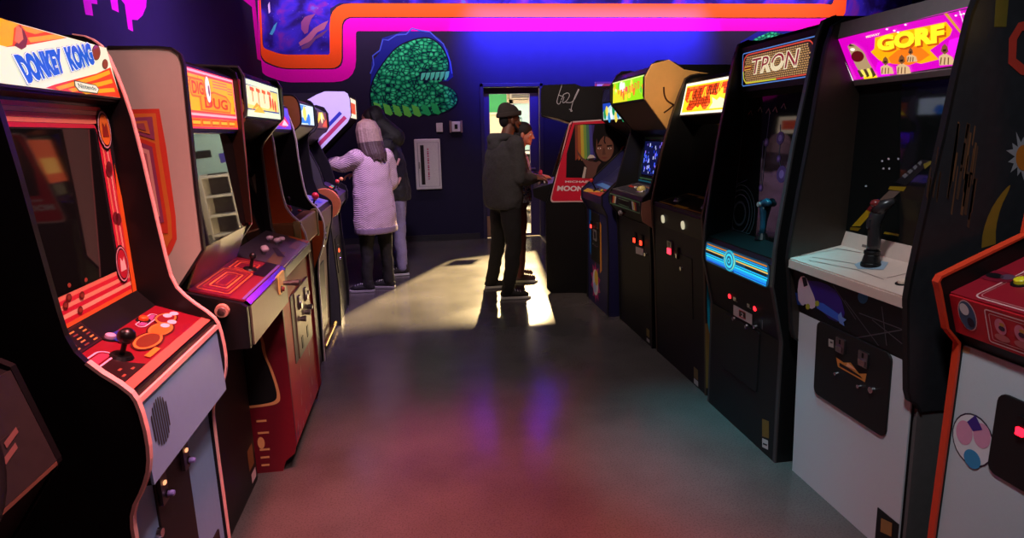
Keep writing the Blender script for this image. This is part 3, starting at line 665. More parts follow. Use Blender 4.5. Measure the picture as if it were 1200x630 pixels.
# ---- right row, third: the black machine with the glowing cyan control fascia
TY0, TY1 = 2.43, 3.125
out = [(1.592, 0), (1.578, .60), (1.525, .815), (1.512, .86), (1.514, 1.03), (1.522, 1.12), (1.560, 1.47), (1.598, 1.71), (1.628, 1.90), (1.650, 1.965), (1.70, 1.985)]
inn = [(1.594, 0, 'front'), (1.58, .60, None), (1.528, .812, None), (1.521, .845, 'fascia'), (1.521, .955, None), (1.535, .972, 'control'), (1.665, 1.005, 'bezel'), (1.70, 1.70, 'hood'), (1.67, 1.728, 'marquee'), (1.66, 1.945, None), (1.70, 1.97, None)]
t, fr, sd = cabinet('arcade_cabinet', 'black arcade machine with a glowing cyan striped control fascia and a blue trigger stick', 1, TY0, TY1, out, inn, 2.35, tm=mat('dark_edge', (.05, .045, .045), .35))
F = fr['front']; slab(t, F, 'front_panel', SATIN)
K = lambda x, y: (820+x*.2062, 270+y*.2062)
a0, a1, b0, b1 = pxrect(F, K(160, 290), K(378, 375), K(160, 500), K(375, 620))
cd = MB().fbox(F, .16, .5, .28, .59, .004, .012, .012).build('coin_door', SATIN, t, bevel=.003)
U = Fr(F.p(0, F.h), F.u, (-.052, 0, .212)); 
for p in ((225, 375), (305, 412)):
    a_, b_ = F.px(*K(*p)); slot_unit(cd, F, a_, b_, .04, .05, None, .012)
for p in ((193, 370), (338, 440)):
    a_, b_ = F.px(*K(*p)); button(cd, F, a_, b_, (255, 30, 40), .016, .012, em=4, name='coin_button')
a = Art(F, base=.0125); a.ppoly([K(*p) for p in ((205, 418), (312, 470), (312, 535), (205, 478))], (186, 176, 176), 1); a.ppoly([K(*p) for p in ((238, 448), (276, 466), (276, 502), (238, 484))], (24, 10, 14), 2)
a.pline([K(*p) for p in ((238, 448), (276, 466), (276, 502), (238, 484))], .004, (200, 40, 40), 3, closed=True); a.ptext('2', [K(250, 486), K(264, 492), K(264, 468), K(250, 462)], (210, 190, 190), 3); a.build('price_card', cd, 'white card with a red and black square')
for p in ((212, 500), (285, 542), (332, 545)):
    a_, b_ = F.px(*K(*p)); lock(cd, F, a_, b_, .012, .012)
a = Art(F, base=.0125); a.pline([K(160, 292), K(378, 378), K(370, 560)], .004, (110, 110, 116), 1); a.pline([K(160, 318), K(362, 410)], .003, (90, 90, 96), 1); a.build('door_trim', cd)
K = lambda x, y: (820+x*.4921, 250+y*.4921)
a = Art(F, base=.0065); a.ppoly([K(*p) for p in ((152, 488), (168, 494), (168, 535), (152, 530))], (120, 96, 30), 1); a.ppoly([K(*p) for p in ((152, 534), (166, 540), (166, 562), (152, 555))], (200, 200, 200), 1); a.ppoly([K(*p) for p in ((154, 545), (164, 549), (164, 553), (154, 549))], (30, 30, 40), 2); a.build('sticker', t)
F = fr['fascia']; sl = slab(t, F, 'control_fascia', SATIN)
w, h = F.w, F.h; a = Art(F, em=1.0, base=.0065); CY = (20, 190, 225)
a.rect(.01, w-.02, .0, h, (6, 60, 90), 1, .03)
for k, c in enumerate(((230, 190, 90), (60, 220, 240), (20, 150, 230), (200, 120, 40))):
    for s_ in (0, 1):
        y = h*.5+(1 if s_ else -1)*(h*.1+k*h*.095); cc = c if s_ else ((20, 180, 240), (40, 220, 245), (30, 150, 240), (20, 90, 220))[k]
        a.rect(.02+k*.004, w*.5, y-.0035, y+.0035, cc, 2); a.rect(w*.5, w-.03-k*.004, y-.0035, y+.0035, cc, 2)
a.rect(.02, w*.3, h*.45, h*.55, (4, 14, 24), 3); a.rect(w*.66, w-.04, h*.45, h*.55, (4, 14, 24), 3)
a.rect(w*.5, w-.04, h*.05, h*.3, (10, 170, 235), 1.5); a.rect(.03, w*.4, h*.1, h*.3, (10, 150, 225), 1.5)
cx = w*.43
for k, (r, c) in enumerate(((.062, (30, 170, 200)), (.053, (150, 220, 160)), (.045, (10, 110, 170)), (.036, (60, 220, 240)), (.025, (14, 90, 130)), (.014, (60, 200, 230)), (.006, (6, 40, 60)))):
    a.disc(cx, h*.5, r, r*h/.128 if r > .05 else r, c, 4+k)
a.build('lit_stripes', sl, 'glowing cyan and yellow stripes around a ring')
F = fr['control']; slab(t, F, 'control_panel', SATIN)
K = lambda x, y: (760+x*.349, 220+y*.349)
a_, b_ = F.px(893, 281)
BLUE = mat('translucent_blue_plastic', s2l((36, 92, 118)), .2)
B0 = F.p(a_, b_, .006)
st = MB().cyl(B0, B0+Vector((0, 0, .03)), .035, .02, 16).build('trigger_stick', BLACK, t)
Z = lambda z, x=0, y=0: B0+Vector((x, y, z))
MB().tube([Z(.02), Z(.06, .004), Z(.1, .002), Z(.135, -.002), Z(.165, -.004)], [.015, .017, .016, .017, .018], 12).build('grip', BLUE, st, smooth=True)
MB().tube([Z(.15, -.004, .01), Z(.175, -.004, 0), Z(.185, -.004, -.03), Z(.178, -.004, -.055)], [.015, .021, .020, .012], 12).build('stick_head', BLUE, st, smooth=True)
MB().cyl(Z(.172, -.02), Z(.172, -.034), .011, .011, 12).build('thumb_button', plastic((200, 190, 190)), st)
a_, b_ = F.px(*K(365, 150)); button(t, F, a_, b_, (200, 30, 40), .02, em=.3)
F = fr['bezel']; slab(t, F, 'screen_glass', GLASS)
a = Art(F, base=.0065); G1 = (74, 92, 100); CL = lambda q: (min(max(q[0], .015), F.w-.015), min(max(q[1], .01), F.h-.01)); K = lambda x, y: (820+x*.381, 20+y*.381)
def ring(x, y, r, wd, c, a0=0, a1=360):
    ca, cb = F.px(x, y); a.line([CL((ca+r*math.cos(math.radians(q)), cb+r*math.sin(math.radians(q)))) for q in range(a0, a1+1, 12)], wd, c, 1)
for r_ in (.10, .125, .15): ring(868, 250, r_, .004, G1 if r_ > .11 else (100, 110, 130))
ring(868, 250, .06, .012, (60, 70, 80)); 
for pts in ([(125, 235), (80, 520)], [(135, 240), (92, 515)], [(220, 290), (210, 375), (195, 525)], [(200, 380), (190, 520)], [(252, 330), (252, 370), (248, 435), (256, 480)], [(90, 510), (150, 500)]): a.line([CL(F.px(*K(*p))) for p in pts], .004, (82, 100, 116), 1)
for (x, y, r_) in ((252, 372, .03), (209, 385, .02), (247, 435, .017), (256, 483, .04), (192, 525, .018)):
    ca, cb = CL(F.px(*K(x, y))); ca = min(max(ca, r_+.01), F.w-r_-.01); a.disc(ca, cb, r_, r_, (84, 58, 120), 1.5); a.disc(ca, cb, r_*.5, r_*.5, (150, 120, 190), 2)
for (x, y) in ((160, 300), (190, 290), (215, 295), (236, 290), (262, 280)): 
    ca, cb = CL(F.px(*K(x, y))); ca = min(max(ca, .04), F.w-.04); a.line([(ca-.02, cb), (ca, cb+.02), (ca+.02, cb-.005)], .006, (120, 88, 70), 1.5)
a.build('circuit_artwork', t, 'faint circuit lines and rings on the dark screen')
slab(t, fr['hood'], 'hood', BLACK)
F = fr['marquee']; mq = slab(t, F, 'marquee', BLACK); a = Art(F, em=.8, base=.0065); K = lambda x, y: (860+x*.127, 30+y*.127)
w, h = F.w, F.h
m0, m1, n0, n1 = .03, w-.03, .03, h-.03
a.line(rrect(m0, m1, n0, n1, .01), .005, (90, 140, 220), 1, closed=True)
m0 += .012; m1 -= .012; n0 += .01; n1 -= .01
a.rect(m0, m1, n0, n1, (40, 24, 22), 2, .045)
nr = 13
for k in range(nr):
    y0_ = n0+.006+(n1-n0-.012)*k/nr; y1_ = y0_+(n1-n0-.012)/nr*.62; ins = .02*abs((k-(nr-1)/2)/(nr/2))**3
    x = m0+.012+ins+(k % 2)*.006
    while x < m1-.03-ins: a.rect(x, x+.013, y0_, y1_, (206, 156, 96), 3); x += .017
a.line(rrect(m0, m1, n0, n1, .045), .006, (235, 80, 60), 4, closed=True)
a.line(rrect(m0, m0+(m1-m0)*.5, n0, n0+.02, .02)[:0] or [(m0, n0+.06), (m0+.006, n0+.025), (m0+.03, n0+.002), (m0+.3, n0)], .007, (220, 220, 60), 5)
a.rect(m0+.004, m0+.085, n0+.062, n0+.086, (120, 30, 24), 5); a.line([(m0+.012, n0+.066), (m0+.075, n0+.066), (m0+.08, n0+.08), (m0+.016, n0+.08)], .004, (250, 200, 80), 6, closed=True)
tx0, tx1, ty0, ty1 = m0+.085, m1-.09, n0+.035, n1-.022
a.text('TRON', tx0, tx1, ty0, ty1, (255, 240, 200), 7, .055, .2); a.text('TRON', tx0+.006, tx1-.006, ty0+.004, ty1-.004, (150, 34, 50), 8, .0, .2)
vsx, fsx = text_shape('TRON', .0, .2)      # lower half of the letters in cream and pale blue
hf = F; cut = Art(F, em=.8, base=.0065)
cut._c((255, 236, 190)); vv = []; ff = []
for f_ in fsx:
    if max(vsx[i][1] for i in f_) < .52: ff.append(f_)
cut.mb.add([F.p(tx0+.006+x*(tx1-tx0-.012), ty0+.004+y*(ty1-ty0-.008), .0074+.0008*8) for x, y in vsx], ff)
cut.build('letter_lower_part', mq); a.build('marquee_print', mq, 'red and cream block letters on an amber brick grid')
for p in ((95, 258), (25, 577)):
    a_, b_ = F.px(*K(*p)); MB().cyl(F.p(.012, .04 if p[1] > 400 else h-.045, .006), F.p(.012, .04 if p[1] > 400 else h-.045, .01), .006).build('screw', CHROME, t)

# ---- right row, fourth: the black machine with the brick and burst marquee
BY0, BY1 = 3.20, 3.985
out = [(1.615, 0), (1.575, .70), (1.553, .93), (1.540, 1.07), (1.548, 1.12), (1.60, 1.40), (1.652, 1.61), (1.70, 1.76), (1.745, 1.87), (1.78, 1.89), (1.84, 1.90)]
inn = [(1.622, 0, 'front'), (1.566, .93, 'lip'), (1.552, 1.05, None), (1.556, 1.062, 'control'), (1.80, 1.12, 'glass'), (1.82, 1.58, 'hood'), (1.718, 1.632, 'marquee'), (1.757, 1.838, None), (1.78, 1.865, None)]
t, fr, sd = cabinet('arcade_cabinet', 'black arcade machine with a red brick and yellow burst marquee and two white oval buttons', 1, BY0, BY1, out, inn, 2.4, tm=mat('dark_tan_edge', s2l((74, 56, 44)), .5), tm_w=.019)
F = fr['front']; slab(t, F, 'front_panel', SATIN); K = lambda x, y: (760+x*.1907, 220+y*.1907)
slab(t, fr['lip'], 'control_fascia', BLACK)
for p in ((97, 190), (220, 228)):
    L_ = fr['lip']; a_, b_ = L_.px(*K(*p)); 
    o = MB().fpoly(L_, [(a_+.02*math.cos(k*.3307), b_+.026*math.sin(k*.3307)) for k in range(19)], .004, .014).build('oval_button', mat('lit_cream', s2l((250, 240, 200)), .4, em=.6), t, label='white oval button')
a_, b_ = F.px(*K(155, 372)); 
cd = MB().fbox(F, .2, .6, .42, .8, .004, .01, .01).build('coin_door', SATIN, t, bevel=.003)
a_, b_ = F.px(*K(143, 368)); so = slot_unit(cd, F, a_, b_, .07, .09, (255, 40, 60), .01, 4)
a_, b_ = F.px(*K(190, 400)); slot_unit(cd, F, a_, b_, .03, .07, None, .01, metal=BLACK)
a_, b_ = F.px(*K(215, 495)); lock(cd, F, a_, b_, .016, .01)
K = lambda x, y: (630+x*.3017, 210+y*.3017)
a = Art(F, base=.0065); a.rect(.6, .66, .05, .12, (110, 96, 50), 1); a.rect(.6, .66, .01, .045, (190, 190, 190), 1); a.build('sticker', t)
F = fr['control']; slab(t, F, 'control_panel', SATIN); w, h = F.w, F.h
a = Art(F, base=.0065); a.line([(.03, .03), (w-.03, .03), (w-.03, h-.02), (.03, h-.02)], .012, (190, 130, 40), 1, closed=True); a.rect(w*.35, w*.6, .02, .05, (200, 150, 40), 2); a.rect(w*.3, w*.55, h-.05, h-.02, (190, 140, 50), 2)
a.rect(.08, w*.32, .07, .15, (12, 10, 12), 2); a.rect(w*.6, w-.08, .07, .15, (12, 10, 12), 2); a.rect(0, w, 0, .012, (90, 60, 110), 2); a.build('panel_print', t, 'yellow outline print')  # purple front strip paints the light on the panel edge
for q in (.2, .74): 
    o = MB().cyl(F.p(w*q, .11, .006), F.p(w*q, .11, .016), .035, .03, 18).build('track_ring', STEEL, t); MB().ball(F.p(w*q, .11, .012), .026, (1, 1, .7)).build('track_ball', plastic((40, 40, 46)), o, smooth=True)
slab(t, fr['glass'], 'screen_glass', GLASS); slab(t, fr['hood'], 'hood', BLACK)
F = fr['marquee']; w, h = F.w, F.h; mq = slab(t, F, 'marquee', mat('marquee_box', (.3, .28, .25), .5))
a = Art(F, em=1.3, base=.0065); a.rect(.008, w-.008, .006, h-.006, (255, 250, 225), 1); a.rect(.026, w-.026, .02, h-.022, (255, 205, 30), 2); bx0, bx1, by0, by1 = .038, w-.036, .03, h-.032
a.rect(bx0, bx1, by0, by1, (150, 20, 8), 3)
for r_ in range(8):
    x = bx0-.04*(r_ % 2); bh = (by1-by0)/8
    while x < bx1:
        l_ = max(x+.003, bx0); rr_ = min(x+.068, bx1)
        if rr_ > l_+.004: a.rect(l_, rr_, by0+r_*bh+.003, by0+(r_+1)*bh-.001, (240, 74, 24) if (r_*3+int(x*50)) % 4 else (250, 110, 40), 4)
        x += .072
K = lambda x, y: (x/872*w*1.0, (630-y)/630*h)
KK = lambda x, y: ((x-180)/530*w, h-(y-(200-(x-180)*.19))/ (345-(x-180)*.0)*h)
burst = [(470, 345), (505, 385), (540, 340), (560, 330), (600, 265), (610, 320), (650, 320), (630, 380), (655, 420), (690, 425), (668, 500), (430, 520), (450, 450)]
a.poly([(.5*w, by0), (.56*w, .3*h), (.52*w, .55*h), (.63*w, .5*h), (.72*w, .72*h), (.74*w, .52*h), (.84*w, .55*h), (.83*w, .4*h), (.9*w, .3*h), (.955*w, .34*h), (.955*w, by0)], (255, 226, 50), 5)
a.poly([(.56*w, by0), (.6*w, .3*h), (.57*w, .46*h), (.66*w, .36*h), (.7*w, .44*h), (.8*w, .36*h), (.93*w, .24*h), (.93*w, by0)], (255, 252, 190), 6)
a.poly([(.24*w, by0), (.3*w, .26*h), (.35*w, .2*h), (.38*w, .3*h), (.44*w, .16*h), (.46*w, by0)], (255, 214, 30), 5); a.poly([(bx0, by0), (bx0, .5*h), (.11*w, .38*h), (.16*w, .4*h), (.12*w, .2*h), (.15*w, by0)], (255, 214, 30), 5)
for k in range(7):       # chunky brush letters as strokes
    x = .14*w+k*.085*w; y = h*(.56+.025*k)
    a.line([(x, y-.03), (x+.01, y+.026), (x+.03, y+.03), (x+.024, y), (x+.04, y-.026)], .011, (255, 214, 40) if k % 3 == 0 else (70, 10, 6), 7)
for k in range(6):
    x = .16*w+k*.06*w; y = h*.36+(k % 2)*.006; a.line([(x, y-.022), (x+.004, y+.02), (x+.024, y+.016), (x+.02, y-.02)], .008, (80, 12, 6), 7)
a.build('marquee_print', mq, 'red brick print with a yellow burst')
N = Fr((0, BY0, 0), (1, 0, 0), (0, 0, 1)); a = Art(N, lift=.0006)
a.poly([(1.615, .22), (1.578, .76), (1.60, .84), (1.66, .88), (1.80, .75), (1.80, .2), (1.72, .05)], (30, 190, 225), 1)
a.poly([(1.61, .05), (1.585, .45), (1.60, .45), (1.70, .02)], (150, 110, 60), 1.5); a.build('side_artwork', t, 'cyan side stripe')
# ---- right row, fifth: the machine with the tan octagonal head and lime marquee
Y0, Y1 = 4.03, 4.77
out = [(1.60, 0), (1.575, .60), (1.555, .90), (1.49, .985), (1.485, 1.03), (1.50, 1.09), (1.545, 1.13), (1.655, 1.53), (1.655, 1.56), (1.50, 1.735), (1.487, 1.77), (1.487, 1.885), (1.535, 1.962), (1.57, 1.985), (1.64, 1.99), (1.70, 1.97), (1.80, 1.89)]
inn = [(1.61, 0, 'front'), (1.57, .89, None), (1.497, .975, 'lip'), (1.494, 1.07, None), (1.51, 1.09, 'control'), (1.72, 1.13, 'screen'), (1.76, 1.50, None), (1.67, 1.55, 'hood'), (1.507, 1.74, 'marquee'), (1.507, 1.915, None), (1.545, 1.955, 'top'), (1.70, 1.965, None)]
TAN = mat('tan_head_laminate', s2l((232, 176, 100)), .5, var=.06)
t, fr, sd = cabinet('arcade_cabinet', 'black arcade machine with a tan eight sided head and a lime green marquee', 1, Y0, Y1, out, inn, 2.35, tm=SATIN)
MB().prism_xz([(1.66, 1.53), (1.487, 1.745), (1.485, 1.885), (1.53, 1.965), (1.645, 1.992), (1.75, 1.93), (1.95, 1.90), (2.1, 1.80), (2.1, 1.50), (1.95, 1.40), (1.75, 1.46)], Y0-.02, Y0-.001).build('head_panel', TAN, t, bevel=.003, label='tan eight sided head panel')
N = Fr((0, Y0-.02, 0), (1, 0, 0), (0, 0, 1)); a = Art(N, lift=.0008)
K = lambda x, y: (630+x*.2698, 70+y*.2698)
a.pline([K(*p) for p in sq([(548, 118), (549, 150), (560, 178), (592, 196)], 2)], .012, (60, 30, 16), 1); a.pline([K(*p) for p in sq([(592, 196), (570, 215), (548, 230)], 2)], .010, (60, 30, 16), 1); a.build('scuff_curve', t, 'thin dark brown curved lines on tan')
F = fr['front']; slab(t, F, 'front_panel', SATIN); K = lambda x, y: (690+x*.2062, 200+y*.2062)
a0, b0 = F.px(*K(250, 330)); a1, b1 = F.px(*K(350, 600))
cd = MB().fbox(F, .36, .69, .28, .68, .004, .01, .01).build('coin_door', SATIN, t, bevel=.003)
for p in ((272, 380), (310, 395)):
    a_, b_ = F.px(*K(*p)); slot_unit(cd, F, a_, b_, .05, .08, (255, 50, 30), .01, 4, metal=BLACK)
a = Art(F, base=.0105); a.ppoly([K(*p) for p in ((274, 428), (318, 442), (318, 482), (276, 468))], (196, 190, 186), 1); a.build('price_card', cd, 'blank white card')
a_, b_ = F.px(*K(333, 475)); lock(cd, F, a_, b_, .014, .01)
a = Art(F, base=.0065); a.rect(.6, .66, .06, .12, (140, 120, 50), 1); a.rect(.6, .66, .02, .045, (200, 200, 200), 1); a.build('sticker', t)
a_, b_ = F.px(*K(226, 235)); o = MB().cyl(F.p(a_, b_, 0), F.p(a_, b_, .05), .012).build('ball_latch', STEEL, t); MB().ball(F.p(a_, b_, .06), .024).build('knob', plastic((110, 110, 110)), o, smooth=True)
F = fr['lip']; slab(t, F, 'control_fascia', BLACK, bevel=.004); w, h = F.w, F.h
a = Art(F, base=.0065); a.rect(0.01, w-.01, .006, h-.006, (96, 150, 110), 1, .01); a.rect(.018, w-.018, .014, h-.014, (22, 22, 26), 2, .008)
for k, c in enumerate(((190, 60, 60), (230, 200, 90), (220, 220, 220))):
    a.poly([(.07+k*.03, .018), (.095+k*.03, .018), (.115+k*.03, h-.018), (.09+k*.03, h-.018)], c, 3); a.poly([(w-.07-k*.03, .018), (w-.095-k*.03, .018), (w-.115-k*.03, h-.018), (w-.09-k*.03, h-.018)], c, 3)
a.rect(w*.33, w*.67, h*.28, h*.72, (14, 14, 16), 3); a.line([(w*.33, h*.28), (w*.67, h*.28), (w*.67, h*.72), (w*.33, h*.72)], .004, (120, 170, 130), 4, closed=True); a.build('chevron_print', t, 'green outline with slanted colour bars')
MB().prism_xz([(1.497, .93), (1.485, .99), (1.488, 1.06), (1.55, 1.08), (1.575, .88)], Y0-.012, Y0-.0005).build('end_cap', mat('pink_tan_laminate', s2l((176, 124, 104)), .5), t, label='pinkish tan end cap')
F = fr['control']; slab(t, F, 'control_panel', mat('grey_panel', s2l((84, 80, 84)), .5)); w, h = F.w, F.h
a = Art(F, base=.0065); a.rect(.03, w-.03, .02, h-.02, (58, 56, 64), 1, .02); a.line([(.05, h*.5), (w*.4, h*.8), (w-.06, h*.6)], .02, (150, 90, 40), 2); a.build('panel_print', t)
o = MB().cyl(F.p(w*.62, h*.4, .006), F.p(w*.62, h*.4, .014), .045, .04, 20).build('track_ring', STEEL, t); MB().ball(F.p(w*.62, h*.4, .014), .034).build('track_ball', plastic((230, 220, 130)), o, smooth=True, label='pale yellow ball')
for q in (.2, .28, .36): button(t, F, w*q, h*.5, (180, 60, 50) if q < .3 else (210, 210, 200))
F = fr['screen']; slab(t, F, 'screen_bezel', mat('blue_black_bezel', s2l((24, 28, 44)), .3)); w, h = F.w, F.h
sg = MB().fbox(F, .07, w-.07, .07, h-.03, .004, .010, .02).build('screen_glass', GLASS, t)
a = Art(F, em=1.1, base=.0105); rnd = random.Random(11)
a.rect(.08, w-.08, .08, h-.04, (8, 14, 60), 1)
for k in range(70):
    x = .09+rnd.random()*(w-.2); y = .09+rnd.random()*(h-.16); s_ = .006+rnd.random()*.012; a.rect(x, x+s_, y, y+s_*1.6, rnd.choice(((60, 90, 255), (90, 120, 255), (150, 120, 255), (30, 60, 220), (190, 200, 255))), 2)
a.build('lit_picture', sg, 'glowing blue speckled picture')
a = Art(F, base=.0065); a.line([(.05, .05), (w-.05, .05), (w-.05, h-.015), (.05, h-.015)], .01, (70, 130, 90), 1, closed=True); a.line([(.03, .03), (w-.03, .03)], .012, (30, 120, 150), 2); a.build('bezel_print', t)
slab(t, fr['hood'], 'hood', BLACK)
F = fr['marquee']; w, h = F.w, F.h; mq = slab(t, F, 'marquee', BLACK); a = Art(F, em=1.0, base=.0065); rnd = random.Random(5)
a.rect(.012, w-.012, .012, h-.012, (150, 230, 20), 1); a.rect(.012, w*.5, .012, h*.6, (230, 226, 40), 2)
for k in range(26):
    x = .02+rnd.random()*(w-.08); y = .015+rnd.random()*(h-.07); a.disc(x+.02, y+.02, .012+rnd.random()*.02, .012+rnd.random()*.022, rnd.choice(((240, 120, 40), (250, 220, 60), (230, 90, 110), (90, 200, 40), (240, 170, 40), (200, 240, 60), (250, 250, 160))), 3+k % 5*.2, 9)
for k in range(4): a.disc(w*.28+k*.025, h*.7+.014*math.sin(k*2), .025, .03, (245, 245, 240), 5, 10)
for k in range(7):
    x = w*.3+k*w*.085; y = h*(.42+.03*k); a.line([(x, y-.024), (x, y+.024), (x+.026, y+.02), (x+.026, y-.024)], .012, (240, 70, 50), 6)
a.rect(.012, w-.012, h-.02, h-.012, (220, 255, 140), 7); a.build('marquee_print', mq, 'lime and yellow busy cartoon print with red letter shapes')

# ---- right row, sixth: the navy machine
Y0, Y1 = 4.84, 5.50
NV = mat('deep_navy_laminate', s2l((34, 34, 82)), .45, var=.08)
out = [(1.52, 0), (1.515, .60), (1.50, .86), (1.455, .95), (1.452, 1.03), (1.63, 1.19), (1.86, 1.40), (1.88, 1.48), (1.70, 1.60), (1.64, 1.64), (1.63, 1.82), (1.65, 1.90), (1.74, 1.93)]
inn = [(1.53, 0, 'front'), (1.515, .85, None), (1.468, .95, 'lip'), (1.466, 1.01, 'control'), (1.64, 1.10, 'bezel'), (1.90, 1.30, 'glass'), (1.96, 1.46, 'hood'), (1.655, 1.63, 'marquee'), (1.645, 1.79, None), (1.70, 1.90, None)]
t, fr, sd = cabinet('arcade_cabinet', 'navy blue arcade machine with a starburst decal low on its front', 1, Y0, Y1, out, inn, 2.3, side=NV, body=NV, tm=SATIN)
F = fr['front']; slab(t, F, 'front_panel', NV); K = lambda x, y: (630+x*.3017, 210+y*.3017)
a_, b_ = F.px(*K(228, 225)); w = F.w
cd = MB().fbox(F, a_-.13, a_+.13, b_-.22, b_+.22, .004, .012, .012).build('coin_door', SATIN, t, bevel=.003)
c_, d_ = F.px(*K(216, 175)); slot_unit(cd, F, c_, d_, .05, .07, (255, 50, 40), .012, 4, metal=BLACK); c_, d_ = F.px(*K(238, 180)); slot_unit(cd, F, c_, d_, .04, .06, None, .012)
a = Art(F, base=.0125); a.rect(a_-.06, a_+.06, b_-.03, b_+.07, (120, 116, 120), 1); a.rect(a_-.03, a_+.03, b_-.01, b_+.05, (40, 36, 44), 2); a.build('price_card', cd)
for q in (-.06, .02, .08): lock(cd, F, a_+q, b_-.07, .008, .012)
a = Art(F, base=.0065); a.poly([(a_-.2, b_-.16), (a_-.135, b_-.2), (a_-.135, b_+.2), (a_-.19, b_+.24), (a_-.2, b_+.1)], (30, 110, 200), 1); a.build('side_flash', t, 'blue flash'); a = Art(F, base=.0065); a.poly([(a_+.135, b_-.3), (a_+.19, b_-.26), (a_+.18, b_+.14), (a_+.135, b_+.16)], (224, 150, 50), 1); a.build('side_flash', t, 'orange flash')
a_, b_ = F.px(*K(228, 400)); a = Art(F, base=.0065); st_ = []
for k in range(20): st_.append((a_+(.16 if k % 2 else .10)*math.cos(k*.314), b_+(.19 if k % 2 else .13)*math.sin(k*.314)))
a.poly(st_, (190, 30, 120), 1); a.disc(a_, b_, .09, .12, (240, 240, 240), 2); a.disc(a_+.03, b_+.05, .06, .07, (240, 210, 80), 3); a.disc(a_-.02, b_-.05, .05, .05, (180, 210, 240), 3); a.build('starburst_decal', t, 'magenta and white starburst')
F = fr['lip']; slab(t, F, 'control_fascia', NV, bevel=.003)
F = fr['control']; slab(t, F, 'control_panel', mat('indigo_panel', s2l((40, 44, 110)), .4)); w, h = F.w, F.h
a = Art(F, base=.0065); a.poly([(0, 0), (w*.7, 0), (w*.8, h*.3), (0, h*.25)], (226, 180, 60), 1); a.poly([(w*.2, 0), (w*.9, 0), (w, h*.4), (w*.6, h*.2)], (190, 60, 50), 2); a.poly([(w*.1, h*.6), (w*.9, h*.5), (w, h*.7), (w*.2, h*.85)], (80, 140, 220), 2); a.build('panel_print', t)
joystick(t, F, w*.4, h*.3, (200, 40, 40)); button(t, F, w*.65, h*.35, (220, 200, 60)); button(t, F, w*.75, h*.4, (220, 60, 60))
slab(t, fr['glass'], 'screen_glass', GLASS); slab(t, fr['hood'], 'hood', BLACK)
F = fr['marquee']; w, h = F.w, F.h; mq = slab(t, F, 'marquee', BLACK); a = Art(F, em=1.0, base=.0065)
a.rect(.01, w-.01, .01, h-.01, (190, 225, 230), 1); a.poly([(.01, h*.5), (w*.5, h*.9), (w*.4, h-.01), (.01, h-.01)], (30, 70, 190), 2)
for k in range(9): a.disc(w*(.1+.1*k), h*(.35+.2*math.sin(k*2.1)), .04, .045, ((20, 150, 90), (240, 220, 90), (40, 140, 210), (240, 250, 250))[k % 4], 3+k*.1, 10)
a.build('marquee_print', mq, 'teal, blue and cream print')

# ---- right row, farthest: the machine whose side carries a red panel
Y0, Y1 = 5.65, 6.40
out = [(1.20, 0), (1.155, .05), (1.155, .885), (1.165, .91), (1.40, 1.635), (1.12, 1.70), (1.113, 1.73), (1.113, 1.93), (1.135, 1.96), (1.42, 1.965), (1.62, 1.885), (1.72, 1.81), (1.85, 1.79)]
inn = [(1.21, 0, 'front'), (1.17, .88, None), (1.04, .94, 'lip'), (1.03, 1.02, 'control'), (1.30, 1.09, 'glass'), (1.41, 1.62, 'hood'), (1.135, 1.715, 'marquee'), (1.13, 1.93, None), (1.43, 1.945, None)]
t, fr, sd = cabinet('arcade_cabinet', 'wide black arcade machine with a red side panel and a silver signature on its head', 1, Y0, Y1, out, inn, 2.1, tm=BLACK)
F = fr['front']; slab(t, F, 'front_panel', SATIN); cd = MB().fbox(F, .2, .5, .3, .65, .004, .012, .01).build('coin_door', SATIN, t); slot_unit(cd, F, .3, .55, .04, .06, RED_LED, .012); slot_unit(cd, F, .4, .55, .04, .06, RED_LED, .012)
slab(t, fr['lip'], 'control_fascia', BLACK); F = fr['control']; slab(t, F, 'control_panel', mat('dark_panel', (.05, .05, .08), .4))
for q in (.12, .36, .60):
    joystick(t, F, F.w*q, .1, (190, 40, 40)); button(t, F, F.w*q+.08, .12, (220, 220, 220)); button(t, F, F.w*q+.08, .06, (220, 220, 220))
sg = slab(t, fr['glass'], 'screen_glass', GLASS); slab(t, fr['hood'], 'hood', BLACK)
a = Art(fr['glass'], em=2.2, base=.0065); a.rect(.08, fr['glass'].w-.08, .12, .5, (230, 90, 50), 1); a.rect(.14, fr['glass'].w-.2, .2, .34, (250, 170, 80), 2); a.build('lit_picture', sg, 'glowing orange picture')
F = fr['marquee']; mq = slab(t, F, 'marquee', BLACK); a = Art(F, em=.6, base=.0065); a.rect(.02, F.w-.02, .02, F.h-.02, (160, 30, 40), 1); a.rect(.08, F.w-.08, .06, F.h-.06, (230, 220, 210), 2); a.build('marquee_print', mq)
N = Fr((0, Y0, 0), (1, 0, 0), (0, 0, 1)); a = Art(N, lift=.0008); K = lambda x, y: (640+x*.16667, 140+y*.16667)
fo = [N.px(*K(*p)) for p in ((30, 585), (28, 560), (160, 25), (180, 10))]
poly = [N.px(*K(*p)) for p in ((40, 588), (28, 575), (28, 555), (155, 30), (175, 12))]+[(2.02, 1.665), (2.06, 1.62), (2.06, .89)]
a.poly(poly, (214, 180, 178), 1)
cxp = sum(p[0] for p in poly)/len(poly); czp = sum(p[1] for p in poly)/len(poly)
a.poly([(cxp+(x-cxp)*.968, czp+(z-czp)*.968) for x, z in poly], (205, 30, 56), 2)
a.ppoly([K(*p) for p in ((135, 410), (140, 240), (195, 35), (430, 25), (520, 30), (560, 200), (560, 410))], (16, 12, 16), 3)
for k, c in enumerate(((130, 60, 44), (170, 96, 50), (190, 170, 60), (120, 160, 70), (70, 120, 90), (70, 70, 150), (60, 46, 110))):
    x = 196+k*19; a.ppoly([K(x, 38), K(x+19, 36), K(x+24+k*1.5, 270), K(x+4+k*1.2, 290)], c, 4)
sk = (108, 70, 56)
